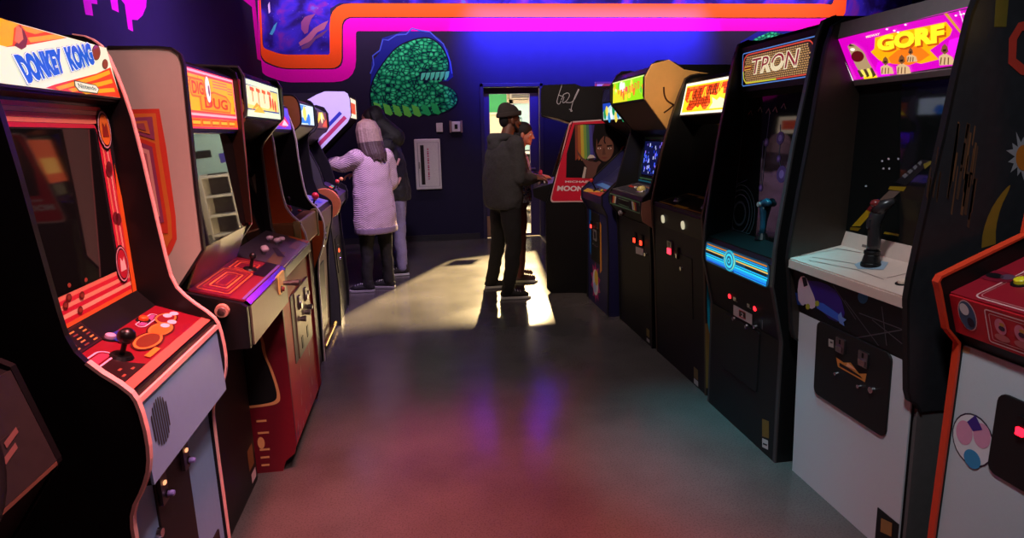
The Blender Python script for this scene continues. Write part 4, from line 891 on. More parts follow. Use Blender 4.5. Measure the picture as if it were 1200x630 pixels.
a.ppoly([K(*p) for p in sq([(330, 40), (390, 30), (470, 40), (520, 110), (530, 230), (500, 330), (430, 330), (350, 300), (322, 210), (318, 120)], 2)], (14, 10, 12), 5)
a.ppoly([K(*p) for p in sq([(345, 130), (380, 110), (440, 130), (462, 180), (455, 240), (430, 280), (395, 298), (360, 275), (340, 225)], 2)], sk, 6)
a.ppoly([K(*p) for p in ((348, 180), (378, 176), (380, 184), (350, 190))], (30, 16, 14), 7); a.ppoly([K(*p) for p in ((412, 182), (448, 176), (450, 186), (414, 192))], (30, 16, 14), 7)
a.pdisc(*K(362, 202), 2.0, 1.0, (210, 190, 180), 7); a.pdisc(*K(432, 202), 2.2, 1.0, (210, 190, 180), 7); a.pdisc(*K(362, 202), .8, .9, (20, 12, 10), 8); a.pdisc(*K(432, 202), .9, .9, (20, 12, 10), 8)
a.ppoly([K(*p) for p in ((388, 200), (398, 200), (406, 246), (380, 248))], (84, 52, 42), 7); a.ppoly([K(*p) for p in ((372, 268), (396, 262), (422, 266), (398, 276))], (104, 46, 44), 7)
a.ppoly([K(*p) for p in ((345, 130), (380, 108), (396, 110), (372, 140), (350, 180))], (14, 10, 12), 7); a.pline([K(400, 118), K(396, 150), K(404, 170)], .012, (14, 10, 12), 8)
a.ppoly([K(*p) for p in ((462, 150), (520, 120), (560, 250), (520, 330), (455, 300), (470, 240))], (10, 8, 10), 7); a.pdisc(*K(528, 218), 4, 5.5, (210, 60, 50), 8)
a.ppoly([K(*p) for p in ((204, 205), (216, 222), (250, 270), (290, 290), (345, 300), (352, 330), (330, 412), (268, 412), (280, 340), (262, 310), (214, 240))], (96, 64, 58), 9)
a.ppoly([K(*p) for p in ((290, 256), (300, 246), (322, 250), (336, 268), (280, 274))], (200, 190, 180), 9.5); a.ppoly([K(*p) for p in ((292, 274), (326, 270), (322, 292), (300, 294))], (50, 30, 28), 9.4); a.ppoly([K(*p) for p in ((262, 330), (276, 340), (264, 412), (244, 412))], (190, 180, 170), 9)
a.ppoly([K(*p) for p in ((352, 330), (376, 300), (360, 290), (340, 300))], (96, 64, 58), 9)
a.ptext('MICHAEL J', [K(128, 450), K(330, 450), K(330, 430), K(130, 432)], (226, 214, 216), 4, .03)
a.ptext('MOONWALKER', [K(72, 506), K(480, 506), K(480, 466), K(78, 468)], (226, 214, 216), 4, .04)
a.ptext('8', [K(234, 566), K(250, 566), K(250, 534), K(234, 534)], (226, 214, 216), 4, .04)
a.build('side_artwork', t, 'red side panel with a rainbow, a hatted dancer and a dark haired face')
a = Art(N, lift=.0008); K = lambda x, y: (630+x*.2698, 70+y*.2698)
for pts in ([(104, 104), (96, 130), (86, 160), (80, 186), (92, 194), (100, 176)], [(88, 150), (104, 158), (112, 150), (100, 172)], [(108, 150), (128, 140), (138, 152), (124, 178), (104, 190), (112, 160)], [(174, 126), (158, 158), (146, 196), (140, 222)], [(120, 184), (150, 186), (176, 128)], [(134, 214), (150, 220), (140, 226), (144, 210)]):
    a.pline([K(*p) for p in sq(pts, 2)], .0055, (190, 190, 196), 1)
a.build('signature', t, 'silver pen signature')

_th = math.radians(-11.0); _p0 = Vector((1.155, 5.65)); _p1 = Vector((1.175, 5.73)); _d = Vector((t.location.x, t.location.y))-_p0
t.location.x = _p1.x+_d.x*math.cos(_th)-_d.y*math.sin(_th); t.location.y = _p1.y+_d.x*math.sin(_th)+_d.y*math.cos(_th); t.rotation_euler.z = _th

# ---- right row, nearest: red control panel, white front, orange edge
MY0, MY1 = .95, 1.63
out = [(1.668, 0), (1.662, .20), (1.655, .82), (1.652, .875), (1.603, .925), (1.560, 1.05), (1.548, 1.078), (1.556, 1.094), (1.70, 1.155), (1.835, 1.212), (1.845, 1.40), (1.80, 1.74), (1.75, 1.80), (1.75, 1.95), (1.85, 2.0)]
inn = [(1.685, 0, 'front'), (1.675, .868, None), (1.64, .915, 'fascia'), (1.597, 1.038, 'control'), (1.87, 1.15, 'glass'), (1.90, 1.70, 'hood'), (1.78, 1.79, 'marquee'), (1.775, 1.95, None), (1.86, 1.985, None)]
ORE = mat('orange_edge', s2l((226, 66, 36)), .4, var=.05)
t, fr, sd = cabinet('arcade_cabinet', 'white fronted arcade machine with orange edging and a red control panel at the right edge', 1, MY0, MY1, out, inn, 2.5, tm=ORE, tm_w=.024)
F = fr['front']; slab(t, F, 'front_panel', WHITE)
a0, b1 = F.px(1176, 459)
a0, _ = F.px(1170, 459); _, b0 = F.px(1152, 545)
cd = MB().fbox(F, F.px(1168, 500)[0], F.px(1168, 500)[0]+.36, F.px(1152, 545)[1], F.px(1178, 459)[1], .004, .014, .03).build('coin_door', SATIN, t, bevel=.003)
a_, b_ = F.px(1199, 497); slot_unit(cd, F, a_+.015, b_, .034, .06, (255, 20, 40), .014, 5, metal=BLACK)
slot_unit(cd, F, a_+.13, b_, .05, .07, (255, 20, 40), .014, 5, metal=BLACK); lock(cd, F, a_+.07, b_-.12, .012, .014)
a_, b_ = F.px(1142, 515)
a = Art(F, base=.0065)        # plain round badge: pink, white, blue shapes
a.disc(a_, b_, .075, .085, (40, 30, 50), 1); a.disc(a_, b_, .07, .08, (226, 222, 226), 2); a.disc(a_-.03, b_+.01, .03, .04, (220, 150, 180), 3); a.disc(a_+.03, b_+.03, .03, .04, (220, 150, 180), 3)
a.poly([(a_-.025, b_+.05), (a_, b_+.085), (a_+.03, b_+.05), (a_, b_+.03)], (60, 40, 130), 4); a.disc(a_+.01, b_-.06, .03, .03, (50, 140, 190), 4); a.build('round_badge', t, 'round pink, white and blue badge')
a = Art(F, base=.0065); a.ppoly([(1124, 402), (1140, 408), (1138, 414), (1122, 409)], (196, 160, 120), 1); a.build('tape_scrap', t, 'tan tape scrap')
F = fr['fascia']; REDL = mat('red_laminate', s2l((196, 30, 42)), .4, var=.06); slab(t, F, 'control_fascia', REDL); K = lambda x, y: (1100+x*.2062, 290+y*.2062)
a = Art(F, base=.0065); w, h = F.w, F.h
b0, b1 = .012, h-.012; aa = F.px(*K(285, 420))[0]
a.line(rrect(aa, w-.1, b0, b1, .008), .004, (236, 200, 196), 1, closed=True); a.line(rrect(aa+.012, w-.112, b0+.01, b1-.01, .006), .002, (226, 180, 176), 1, closed=True)
for k in range(4): 
    x = aa+.045+k*.06; a.disc(x, h*.58, .018, .026, (222, 130, 150), 2); a.disc(x, h*.3, .024, .012, (200, 110, 110), 2); a.disc(x+.004, h*.55, .01, .008, (60, 30, 60), 3); a.disc(x+.006, h*.65, .008, .006, (210, 150, 60), 3)
a.build('panel_print', t, 'white outlined row of pink dots')
a_, b_ = F.px(*K(175, 380)); a = Art(F, base=.0065); a.disc(a_, b_, .032, h*.4, (230, 190, 190), 1); a.disc(a_, b_, .029, h*.37, (60, 90, 120), 2); a.disc(a_-.006, b_+.02, .016, .02, (226, 226, 226), 3); a.disc(a_+.01, b_-.02, .012, .016, (30, 26, 50), 3); a.build('round_badge', t, 'oval blue and white badge')
F = fr['control']; slab(t, F, 'control_panel', mat('dark_red_laminate', s2l((150, 24, 40)), .35, var=.08)); a = Art(F, base=.0065); w, h = F.w, F.h
a.line(rrect(.07, w-.05, .012, h-.05, .02), .005, (220, 170, 170), 1, closed=True); a.line(rrect(.08, w-.06, .021, h-.06, .015), .002, (200, 140, 140), 1, closed=True)
a_, b_ = F.px(*K(330, 175)); a.disc(a_, b_, .06, .03, (120, 20, 40), 2); a.disc(a_-.005, b_, .028, .014, (20, 16, 20), 3); a.disc(a_+.03, b_+.008, .02, .016, (90, 60, 80), 3)
for k in range(5): a.rect(.2+k*.02, .212+k*.02, .045, .052, (190, 120, 60), 3)
a.build('panel_print', t, 'white outline and dark oval print')
a_, b_ = F.px(*K(470, 212)); button(t, F, a_, b_, (236, 220, 40), .02, h=.014); button(t, F, a_+.12, b_, (236, 220, 40), .02); joystick(t, F, a_+.06, b_+.08, (200, 30, 30))
slab(t, fr['glass'], 'screen_glass', GLASS); slab(t, fr['hood'], 'hood', BLACK)
F = fr['marquee']; mq = slab(t, F, 'marquee', BLACK); a = Art(F, em=.8, base=.0065); a.rect(.02, F.w-.02, .015, F.h-.015, (230, 200, 60), 1); a.rect(.1, F.w-.1, .04, F.h-.04, (210, 50, 50), 2); a.build('marquee_print', mq)
# ---- left row, second from the camera: blue grey front, white edging, bubble letter marquee
Y0, Y1 = 1.44, 2.055
out = [(-.735, 0), (-.735, .62), (-.728, .68), (-.695, .735), (-.674, .79), (-.668, .86), (-.676, .95), (-.692, .985), (-.76, 1.045), (-.80, 1.10), (-.812, 1.2), (-.842, 1.58), (-.864, 1.71), (-.894, 1.812), (-.93, 1.842), (-.97, 1.848)]
inn = [(-.752, 0, 'front'), (-.750, .728, None), (-.682, .732, 'lip'), (-.690, .955, None), (-.70, .968, 'control'), (-.86, 1.028, 'riser'), (-.912, 1.085, 'bezel'), (-.914, 1.655, 'hood'), (-.874, 1.665, 'marquee'), (-.892, 1.812, None), (-.95, 1.832, None)]
PALE = mat('white_edge_molding', s2l((244, 190, 180)), .4, var=.04)
t, fr, sd = cabinet('arcade_cabinet', 'black arcade machine with white edging, blue grey front and blue bubble letter marquee', -1, Y0, Y1, sq(out), inn, -1.55)
MB().band_xz(sq(out)[:18], Y0-.001, Y0+.017, .004).build('edge_molding', PALE, t, label='white edging'); MB().band_xz(sq(out), Y1-.017, Y1+.001, .004).build('edge_molding', PALE, t, label='white edging')
F = fr['front']; BG = mat('blue_grey_laminate', s2l((122, 166, 204)), .5, var=.05); slab(t, F, 'front_panel', BG)
K = lambda x, y: (x*.365, 400+y*.365)
c0 = F.px(*K(455, 500))[0]; c1 = F.px(*K(625, 500))[0]
cd = MB().fbox(F, .135, .36, .08, F.h-.01, .004, .012, .006).build('coin_door', SATIN, t, bevel=.003)
for p in ((500, 465), (572, 360)):
    a_, b_ = F.px(*K(*p)); u = MB().fbox(F, a_-.02, a_+.02, b_-.05, b_+.05, .01, .022, .004).build('coin_slot', mat('worn_steel', (.12, .11, .11), .4, .8), cd)
    MB().fbox(F, a_-.006, a_+.006, b_+.005, b_+.014, .022, .027).build('lit_slit', ink((255, 170, 120), 1.5), u)
    button(cd, F, a_+.012, b_-.03, (150, 140, 220), .01, .02, .018, name='reject_button')
a_, b_ = F.px(*K(492, 615)); lock(cd, F, a_, b_, .014, .012)
MB().fbox(F, .44, .53, .02, .25, .004, .01, .006).build('lower_plate', SATIN, t, label='small black plate')
a = Art(F, base=.0105); a.rect(.455, .52, .08, .2, (176, 120, 60), 1); a.build('serial_sticker', t, 'orange sticker')
F = fr['lip']; slab(t, F, 'speaker_panel', BG, label='blue grey speaker panel')
a = Art(F, base=.0065); a0, b0 = F.px(*K(507, 255))
for k in range(8):
    x = a0+(k-3.5)*.0125; hh = .062*math.sqrt(max(.1, 1-((k-3.5)/4.2)**2)); a.rect(x-.0035, x+.0035, b0-hh, b0+hh, (12, 12, 14), 1, .003)
a.build('speaker_grille', t, 'round black slotted grille')
MB().fbox(F, 0, F.w, F.h-.012, F.h+.002, 0, .012).build('edge_trim', PALE, t, label='pale lip edging'); MB().fbox(F, 0, F.w, F.h+.002, F.h+.016, -.004, .004).build('seam_strip', BLACK, t)
F = fr['control']; REDP = mat('red_print_panel', s2l((128, 20, 38)), .3, var=.06); slab(t, F, 'control_panel', REDP); w, h = F.w, F.h
a = Art(F, base=.0065); K = lambda x, y: (60+x*.2063, 350+y*.2063)
a.rect(0, w, 0, .028, (200, 104, 90), 1); 
a.rect(0, .14, .028, h*.62, (44, 20, 24), 2); a.poly([(0, .03), (.16, .03), (.13, .1), (0, .09)], (36, 16, 20), 2.5)
for k in range(5): a.rect(.015+k*.024, .03+k*.024, .04+(k % 2)*.02, .046+(k % 2)*.02, (150, 80, 60), 3)
a.line(rrect(.03, .17, .105, .145, .02), .005, (220, 190, 220), 3, closed=True); a.rect(.04, .16, .113, .137, (190, 60, 90), 3, .01)
a.line(rrect(.38, .50, .125, .15, .012), .004, (220, 190, 220), 3, closed=True); a.rect(.39, .49, .13, .145, (170, 80, 150), 3, .006)
for (x, y, rx, ry, c) in ((.30, .08, .075, .034, (110, 50, 30)), (.40, .085, .065, .032, (230, 110, 40)), (.49, .105, .055, .03, (120, 30, 40))):
    a.disc(x, y, rx, ry, (70, 24, 20), 3); a.disc(x, y, rx*.9, ry*.85, (226, 130, 60), 4); a.disc(x, y, rx*.75, ry*.68, c, 5)
for (x, y) in ((.43, .085), (.47, .08), (.51, .108), (.54, .10)): a.disc(x, y, .018, .012, (226, 200, 220), 6)
a.rect(.2, .27, .035, .05, (230, 140, 50), 4); bx, by = F.px(142, 398); a.poly([(bx-.04, by-.015), (bx+.01, by-.02), (bx+.05, by-.005), (bx+.055, by+.02), (bx+.01, by+.028), (bx-.03, by+.015)], (30, 50, 150), 5); a.build('panel_print', t, 'red printed artwork with orange ovals')
a_, b_ = F.px(*K(395, 340)); joystick(t, F, a_, b_, (16, 16, 18), .045, .022, .03)
for p in ((520, 135), (330, 238)):
    a_, b_ = F.px(*K(*p)); button(t, F, a_, b_, (240, 90, 30) if p[0] > 400 else (200, 170, 210), .016)
F = fr['riser']; slab(t, F, 'panel_riser', BLACK); a = Art(F, base=.0065); w, h = F.w, F.h
a.rect(.02, .24, .004, h-.006, (60, 26, 30), 1); a.rect(.024, .236, .008, h-.01, (24, 14, 16), 2)
for k in range(5):
    for j in range(5): a.rect(.03+k*.045, .06+k*.042, .012+j*.011, .016+j*.011, (196, 150, 70) if (k+j) % 3 else (120, 60, 50), 3)
a.build('instruction_card', t, 'dark instruction card with yellow lines')
F = fr['bezel']; w, h = F.w, F.h; BZ = mat('black_bezel', (.02, .018, .02), .2); slab(t, F, 'screen_bezel', BZ)
MB().fbox(F, .03, w-.10, .09, h-.075, .004, .009, .01).build('screen_glass', GLASS, t)
a = Art(F, base=.0065); RS = [(226, 60, 70), (246, 170, 150), (220, 50, 80), (240, 140, 110), (214, 40, 70)]
for k, c in enumerate(RS):        # top stripes bending down the right side
    y = h-.012-k*.012; x = w-.024-k*.012; a.rect(0, x-.02, y-.011, y, c, 1); a.poly([(x-.02, y), (x-.02, y-.011), (x-.011, y-.03), (x, y-.03)], c, 1); a.rect(x-.011, x, .08, y-.03, c, 1)
a.rect(w-.026, w, 0, h*.52, (236, 110, 40), 1); a.poly([(w-.026, h*.52), (w, h*.52), (w-.012, h*.7)], (236, 110, 40), 1)
for k, c in enumerate(((240, 120, 60), (220, 40, 60), (244, 200, 160), (214, 40, 70), (246, 180, 140), (220, 50, 70), (240, 150, 120))): a.rect(0, w-.03, .002+k*.012, .014+k*.012, c, 1)
rnd = random.Random(2)
for (x, y) in ((.05, .07), (.12, .1), (.19, .06), (.21, .075), (.27, .065), (.25, .03), (.30, .1), (.22, .105)): a.disc(x, y, .013, .011, (110, 40, 36), 3, 10); a.disc(x, y, .008, .006, (150, 70, 50), 4, 10)
a.poly([(.02, .015), (.07, .015), (.08, .06), (.06, .09), (.03, .07)], (110, 50, 44), 3)
for (x, y) in ((w-.05, h*.68), (w-.055, h*.66), (w-.06, h*.42), (w-.045, h*.41)): a.disc(x, y, .018, .018, (120, 40, 50), 3, 10)
for (x, y, c) in ((w-.045, h-.075, (240, 130, 50)), (w-.07, .10, (190, 40, 60))):
    a.disc(x, y, .04, .058, (24, 16, 18), 4); a.disc(x, y, .036, .053, (226, 180, 190), 5); a.disc(x, y, .032, .048, (40, 16, 20), 5.5); a.disc(x, y, .029, .044, c, 6)
    a.poly([(x-.018, y-.02), (x+.018, y-.02), (x+.012, y+.022), (x, y+.008), (x-.012, y+.022)], (250, 226, 214) if c[0] < 200 else (150, 50, 40), 7)
a.build('bezel_print', t, 'red, pink and orange stripes around the screen')
slab(t, fr['hood'], 'hood', BLACK)
F = fr['marquee']; w, h = F.w, F.h; mq = slab(t, F, 'marquee', BLACK)
a = Art(F, em=.85, base=.0065); K = lambda x, y: (x*.1825, 10+y*.1825)
FR = Fr(F.o, F.u, F.v, w, h)
a.ppoly([K(-150, 40), K(0, 72), K(665, 255), K(755, 575), K(50, 490), K(-150, 465)], (250, 246, 214), 1)
a.ppoly([K(*p) for p in ((0, 76), (100, 104), (410, 190), (160, 236), (20, 250), (-40, 230), (-40, 60))], (246, 70, 30), 2)
for q in ((100, 132, 300, 158, 200, 172), ): pass
a.ppoly([K(*p) for p in ((110, 112), (270, 152), (200, 168), (140, 150))], (250, 160, 40), 3); a.ppoly([K(*p) for p in ((150, 190), (330, 168), (400, 190), (170, 222))], (250, 170, 40), 3)
a.ppoly([K(*p) for p in ((-40, 60), (0, 74), (95, 104), (60, 130), (50, 240), (10, 248), (-40, 236))], (252, 176, 10), 4)
a.ppoly([K(*p) for p in ((95, 104), (130, 150), (150, 200), (140, 250), (110, 268), (60, 240), (100, 200), (105, 150))], (120, 50, 30), 3.5); a.ppoly([K(*p) for p in ((75, 110), (110, 130), (120, 200), (90, 230), (60, 210))], (220, 120, 70), 4.5)
a.ppoly([K(*p) for p in ((270, 512), (330, 490), (600, 420), (690, 380), (755, 575), (500, 545), (330, 524))], (240, 60, 30), 2)
for k in range(3):
    b_ = k*52; a.ppoly([K(330+b_*1.6, 508+b_*.25), K(590+b_*.6, 432+b_*.8), K(680+b_*.3, 398+b_*1.1), K(688+b_*.3, 422+b_*1.1), K(600+b_*.6, 458+b_*.8), K(360+b_*1.6, 526+b_*.25)], (252, 170, 30), 3)
for txt, q in (('DONKEY', ((148, 488), (390, 415), (352, 258), (46, 300))), ('KONG', ((432, 408), (582, 362), (545, 222), (372, 250)))):
    cxq = sum(p[0] for p in q)/4; cyq = sum(p[1] for p in q)/4
    a.ptext(txt, [K(cxq+(x-cxq)*1.05, cyq+(y-cyq)*1.1) for x, y in q], (40, 70, 150), 5, .11)
    a.ptext(txt, [K(cxq+(x-cxq)*1.045, cyq+(y-cyq)*1.07) for x, y in q], (250, 252, 250), 6, .095)
    a.ptext(txt, [K(*p) for p in q], (6, 96, 214), 7, .07)
a.pdisc(*K(592, 285), 5.2, 9.2, (60, 20, 20), 5); a.pdisc(*K(592, 285), 4.6, 8.4, (140, 60, 44), 6); a.pdisc(*K(650, 360), 3.6, 6, (60, 20, 20), 5); a.pdisc(*K(650, 360), 3.1, 5.2, (140, 60, 44), 6)
n_ = ((452, 470), (590, 500), (606, 548), (470, 526)); a.ppoly([K(*p) for p in ((446, 462), (590, 494), (612, 520), (600, 552), (480, 536), (450, 500))], (40, 60, 40), 5); a.ppoly([K(*p) for p in ((452, 470), (588, 499), (606, 522), (596, 545), (482, 530), (456, 500))], (240, 240, 214), 6)
a.ptext('Nintendo', [K(476, 514), K(590, 530), K(584, 505), K(466, 480)], (70, 96, 84), 7, .02)
a.build('marquee_print', mq, 'cream print with blue bubble letters and red and orange stripes')

# ---- left row, nearest: the dashboard at the bottom left corner
Y0, Y1 = .55, 1.345
out = [(-.92, 0), (-.92, .70), (-.80, .875), (-.80, .885), (-.852, 1.10), (-.95, 1.16), (-1.05, 1.70), (-1.02, 1.80), (-1.02, 1.95), (-1.08, 2.0)]
inn = [(-.935, 0, 'front'), (-.935, .69, None), (-.806, .874, 'lip'), (-.806, .882, 'dash'), (-.858, 1.092, None), (-.97, 1.15, 'glass'), (-1.08, 1.70, 'hood'), (-1.04, 1.80, 'marquee'), (-1.04, 1.95, None), (-1.09, 1.98, None)]
t, fr, sd = cabinet('arcade_cabinet', 'dark driving machine with a worn dashboard and steering wheel at the bottom left corner', -1, Y0, Y1, out, inn, -1.75)
slab(t, fr['front'], 'front_panel', SATIN); slab(t, fr['lip'], 'dash_edge', mat('brown_edge', s2l((120, 84, 66)), .5)); slab(t, fr['glass'], 'screen_glass', GLASS); slab(t, fr['hood'], 'hood', BLACK)
F = fr['dash']; w, h = F.w, F.h; slab(t, F, 'dashboard', mat('worn_dark_laminate', s2l((46, 41, 40)), .5, var=.35, scale=30))
a = Art(F, base=.0065); LG = (66, 56, 52)
a.line([(w-.17, .03), (w-.17, .11), (w-.05, .11)], .002, LG, 1); a.line([(w-.17, .11), (w-.13, .15)], .002, LG, 1)
for q in ((w-.125, .065), (w-.105, .09)): a.poly([(q[0], q[1]), (q[0]+.045, q[1]+.012), (q[0]+.045, q[1]+.024), (q[0], q[1]+.012)], (130, 92, 84), 2); a.build('worn_mark', t); a = Art(F, base=.0065)
for (x, y) in ((w-.16, .155), (w-.12, .14), (w-.19, .14), (w-.14, .165), (w-.25, .09)): a.disc(x, y, .016, .009, (120, 82, 60), 2, 9); a.build('worn_mark', t, 'worn orange mark'); a = Art(F, base=.0065)
a.rect(w-.26, w-.24, .03, .045, (170, 180, 186), 2); a.build('worn_mark', t)
wc = F.p(w-.36, .16, .06)
R_ = []
pts = [wc+F.u*(.155*math.cos(k*math.pi/18))+F.v*(.155*math.sin(k*math.pi/18)) for k in range(37)]
wh = MB().tube(pts, .017, 10).build('steering_wheel', mat('wheel_rubber', (.008, .007, .007), .7, var=.4, spec=.2), t, smooth=True)
MB().cyl(F.p(w-.36, .16, 0), F.p(w-.36, .16, .075), .035, .05, 18).build('hub', SATIN, wh)
for k in range(3):
    d = F.u*math.cos(k*2.094+.5)+F.v*math.sin(k*2.094+.5); MB().cyl(wc+d*.03, wc+d*.15, .013, .01, 8).build('spoke', STEEL, wh)
F = fr['marquee']; mq = slab(t, F, 'marquee', BLACK); a = Art(F, em=.8, base=.0065); a.rect(.02, F.w-.02, .015, F.h-.015, (230, 170, 90), 1); a.rect(.1, F.w-.1, .04, F.h-.04, (60, 90, 190), 2); a.build('marquee_print', mq)

# ---- left row, third: cream side with a maze, orange marquee
Y0, Y1 = 2.13, 2.735
out = [(-.83, .55), (-.82, 1.06), (-.79, 1.10), (-.724, 1.19), (-.722, 1.40), (-.712, 1.775), (-.718, 1.805), (-.74, 1.822), (-.78, 1.826), (-.92, 1.826)]
inn = [(-.825, 0, 'front'), (-.82, .835, None), (-.606, .845, 'lip'), (-.604, .985, 'edge'), (-.62, 1.0, 'control'), (-.80, 1.05, 'sill'), (-.742, 1.19, 'glass'), (-.760, 1.57, 'hood'), (-.732, 1.575, 'marquee'), (-.732, 1.785, None), (-.78, 1.81, None)]
BEI = mat('cream_side_laminate', s2l((176, 176, 158)), .5, var=.04)
t, fr, sd = cabinet('arcade_cabinet', 'arcade machine with a cream side painted with an orange maze and an orange marquee', -1, Y0, Y1, out, inn, -1.55, side=BLACK, near_side=BEI, tm=SATIN, tm_near=1, tm_far=1)
MB().prism_xz([(-.822, 0), (-.818, .84), (-.604, .845), (-.602, .99), (-.62, 1.004), (-.80, 1.054), (-1.5, 1.054), (-1.5, 0)], Y0-.022, Y0-.001).build('lower_side', BLACK, t, label='black lower side')
MB().prism_xz([(-.822, 0), (-.818, .84), (-.604, .845), (-.602, .99), (-.62, 1.004), (-.80, 1.054), (-1.5, 1.054), (-1.5, 0)], Y1-.019, Y1+.004).build('lower_side', BLACK, t)
MB().prism_xz([(-.78, 1.2), (-.714, 1.2), (-.706, 1.78), (-.78, 1.8)], Y1-.03, Y1-.0175).build('inner_side', mat('orange_reflected_black', s2l((46, 26, 16)), .35), t)  # orange reflection on the inner side put into its colour
MB().band_xz([(-.722, 1.19), (-.718, 1.40), (-.708, 1.78)], Y1-.024, Y1-.002, .005).build('red_edge', mat('red_edge', s2l((190, 40, 40)), .4), t, label='red edging')
N = Fr((0, Y0, 0), (1, 0, 0), (0, 0, 1)); a = Art(N, lift=.0008); K = lambda x, y: (130+x*.3333, 40+y*.3333)
OR, YE, PU, RE = (206, 92, 50), (206, 140, 50), (140, 70, 100), (196, 66, 46)
a.ppoly([K(*p) for p in ((60, 264), (170, 262), (195, 400), (228, 640), (232, 720), (215, 760), (195, 790), (150, 790))], RE, 1)
a.ppoly([K(*p) for p in ((64, 280), (158, 278), (172, 392), (212, 640), (216, 715), (195, 752), (150, 752))], (200, 120, 50), 2)
a.ppoly([K(*p) for p in ((68, 294), (146, 290), (156, 372), (82, 348))], PU, 3); a.ppoly([K(*p) for p in ((80, 306), (128, 304), (140, 352), (84, 336))], (190, 120, 60), 4); a.ppoly([K(*p) for p in ((88, 314), (118, 313), (126, 340), (92, 330))], (150, 80, 90), 5)
a.ppoly([K(*p) for p in ((84, 358), (156, 384), (200, 660), (202, 700), (150, 700))], RE, 3); a.ppoly([K(*p) for p in ((90, 374), (146, 396), (188, 660), (150, 670))], PU, 4); a.ppoly([K(*p) for p in ((98, 394), (136, 408), (174, 640), (150, 640))], (212, 170, 150), 5); a.ppoly([K(*p) for p in ((106, 412), (128, 420), (162, 630), (146, 630))], (170, 110, 110), 6)
a.build('maze_artwork', t, 'orange, yellow and purple maze stripes')
F = fr['front']; slab(t, F, 'front_panel', SATIN)
a = Art(F, base=.0065); a_, b_ = F.px(298, 540); a.rect(.47, .55, .10, .2, (120, 80, 40), 1); a.rect(.49, .56, .03, .075, (220, 190, 190), 1); a.build('sticker', t)
F = fr['lip']; slab(t, F, 'control_fascia', mat('olive_grey_metal', s2l((112, 108, 92)), .4, .3, var=.1)); K = lambda x, y: (250+x*.2222, 260+y*.2222)
a_, b_ = F.px(*K(348, 322)); 
kp = MB().fbox(F, a_-.05, a_+.05, b_-.04, b_+.045, .004, .012, .004).build('button_plate', mat('yellow_plate', s2l((214, 200, 110)), .4), t, label='pale yellow plate')
button(kp, F, a_-.025, b_-.02, (120, 60, 50), .012, .012); MB().cyl(F.p(a_+.02, b_-.005, .01), F.p(a_+.02, b_-.005, .075), .009, .014, 12, dome=.006).build('plunger_knob', STEEL, kp)
slab(t, fr['edge'], 'chrome_edge', CHROME, c=.008); 
F = fr['control']; w, h = F.w, F.h; slab(t, F, 'control_panel', mat('maroon_panel', s2l((130, 34, 52)), .3)); a = Art(F, base=.0065)
a.rect(0, w*.9, .05, h-.01, (110, 24, 50), 1)
for k in range(4): a.line(rrect(.03+k*.03, w*.62-k*.025, .06+k*.012, h-.02-k*.012, .01), .006, ((214, 110, 60), (150, 50, 60), (226, 130, 70), (160, 70, 60))[k], 2, closed=True)
for k in range(2): a.line(rrect(w*.65+k*.02, w*.9-k*.02, .07+k*.015, h-.03-k*.015, .01), .006, (214, 100, 60), 2, closed=True)
a.rect(w*.6, w, .012, .06, (20, 16, 20), 3); a.rect(0, w, 0, .01, (120, 90, 190), 3); a.build('panel_print', t, 'orange maze print on maroon')
joystick(t, F, w*.72, h*.45, (20, 20, 22), .05, .014)
o = MB().cyl((-.68, Y0-.022, .985), (-.68, Y0-.034, .985), .024, .022, 18).build('side_knob', plastic((206, 150, 130)), t, label='round pale side knob'); MB().cyl((-.68, Y0-.034, .985), (-.68, Y0-.039, .985), .014, .012, 14).build('cap', STEEL, o)
F = fr['sill']; slab(t, F, 'screen_sill', mat('olive_brown_sill', s2l((92, 78, 48)), .35)); slab(t, fr['glass'], 'screen_glass', mat('mirror_dark_glass', (.01, .012, .012), .02, spec=1.0)); slab(t, fr['hood'], 'hood', BLACK)
F = fr['marquee']; w, h = F.w, F.h; mq = slab(t, F, 'marquee', BLACK); a = Art(F, em=1.25, base=.0065)
a.rect(.008, w-.008, .008, h-.008, (240, 50, 80), 1); a.rect(.02, w-.02, .05, h-.012, (255, 170, 180), 2); a.rect(.028, w-.028, .058, h-.02, (240, 70, 70), 3); a.rect(.036, w-.036, .066, h-.028, (252, 172, 10), 4)
a.rect(.02, w-.02, .014, .042, (230, 110, 20), 2)
for k in range(5): a.rect(.03+k*.1, .115+k*.1, .018, .038, (200, 60, 20), 3); a.rect(.036+k*.1, .11+k*.1, .023, .033, (250, 170, 40), 4)
for k in range(3): a.line([(.04, h-.04-k*.012), (w*.24, h-.04-k*.012), (w*.24, h-.03)], .005, (240, 90, 60), 5); a.line([(w*.5, h-.036-k*.01), (w*.8, h-.036-k*.01), (w*.8, h-.05-k*.01), (w-.05, h-.05-k*.01)], .005, (245, 110, 80), 5)
a.rect(.045, w*.34, h*.52, h*.82, (236, 96, 30), 5, .02); a.rect(.055, w*.32, h*.55, h*.79, (252, 150, 20), 5.5, .015)
a.text('DIG', .065, w*.31, h*.57, h*.77, (200, 50, 20), 6, .03)
a.poly([(w*.22, h*.32), (w*.82, h*.32), (w*.86, h*.5), (w*.76, h*.62), (w*.5, h*.66), (w*.22, h*.56)], (236, 96, 30), 5); a.poly([(w*.25, h*.345), (w*.80, h*.345), (w*.83, h*.49), (w*.74, h*.59), (w*.5, h*.63), (w*.25, h*.54)], (252, 150, 20), 6)
a.text('DUG', w*.3, w*.76, h*.37, h*.55, (200, 50, 20), 7, .03)
a.disc(w*.38, h*.66, .032, .052, (230, 80, 50), 8); a.disc(w*.38, h*.67, .024, .044, (250, 235, 230), 9); a.disc(w*.39, h*.655, .01, .02, (120, 60, 90), 10)
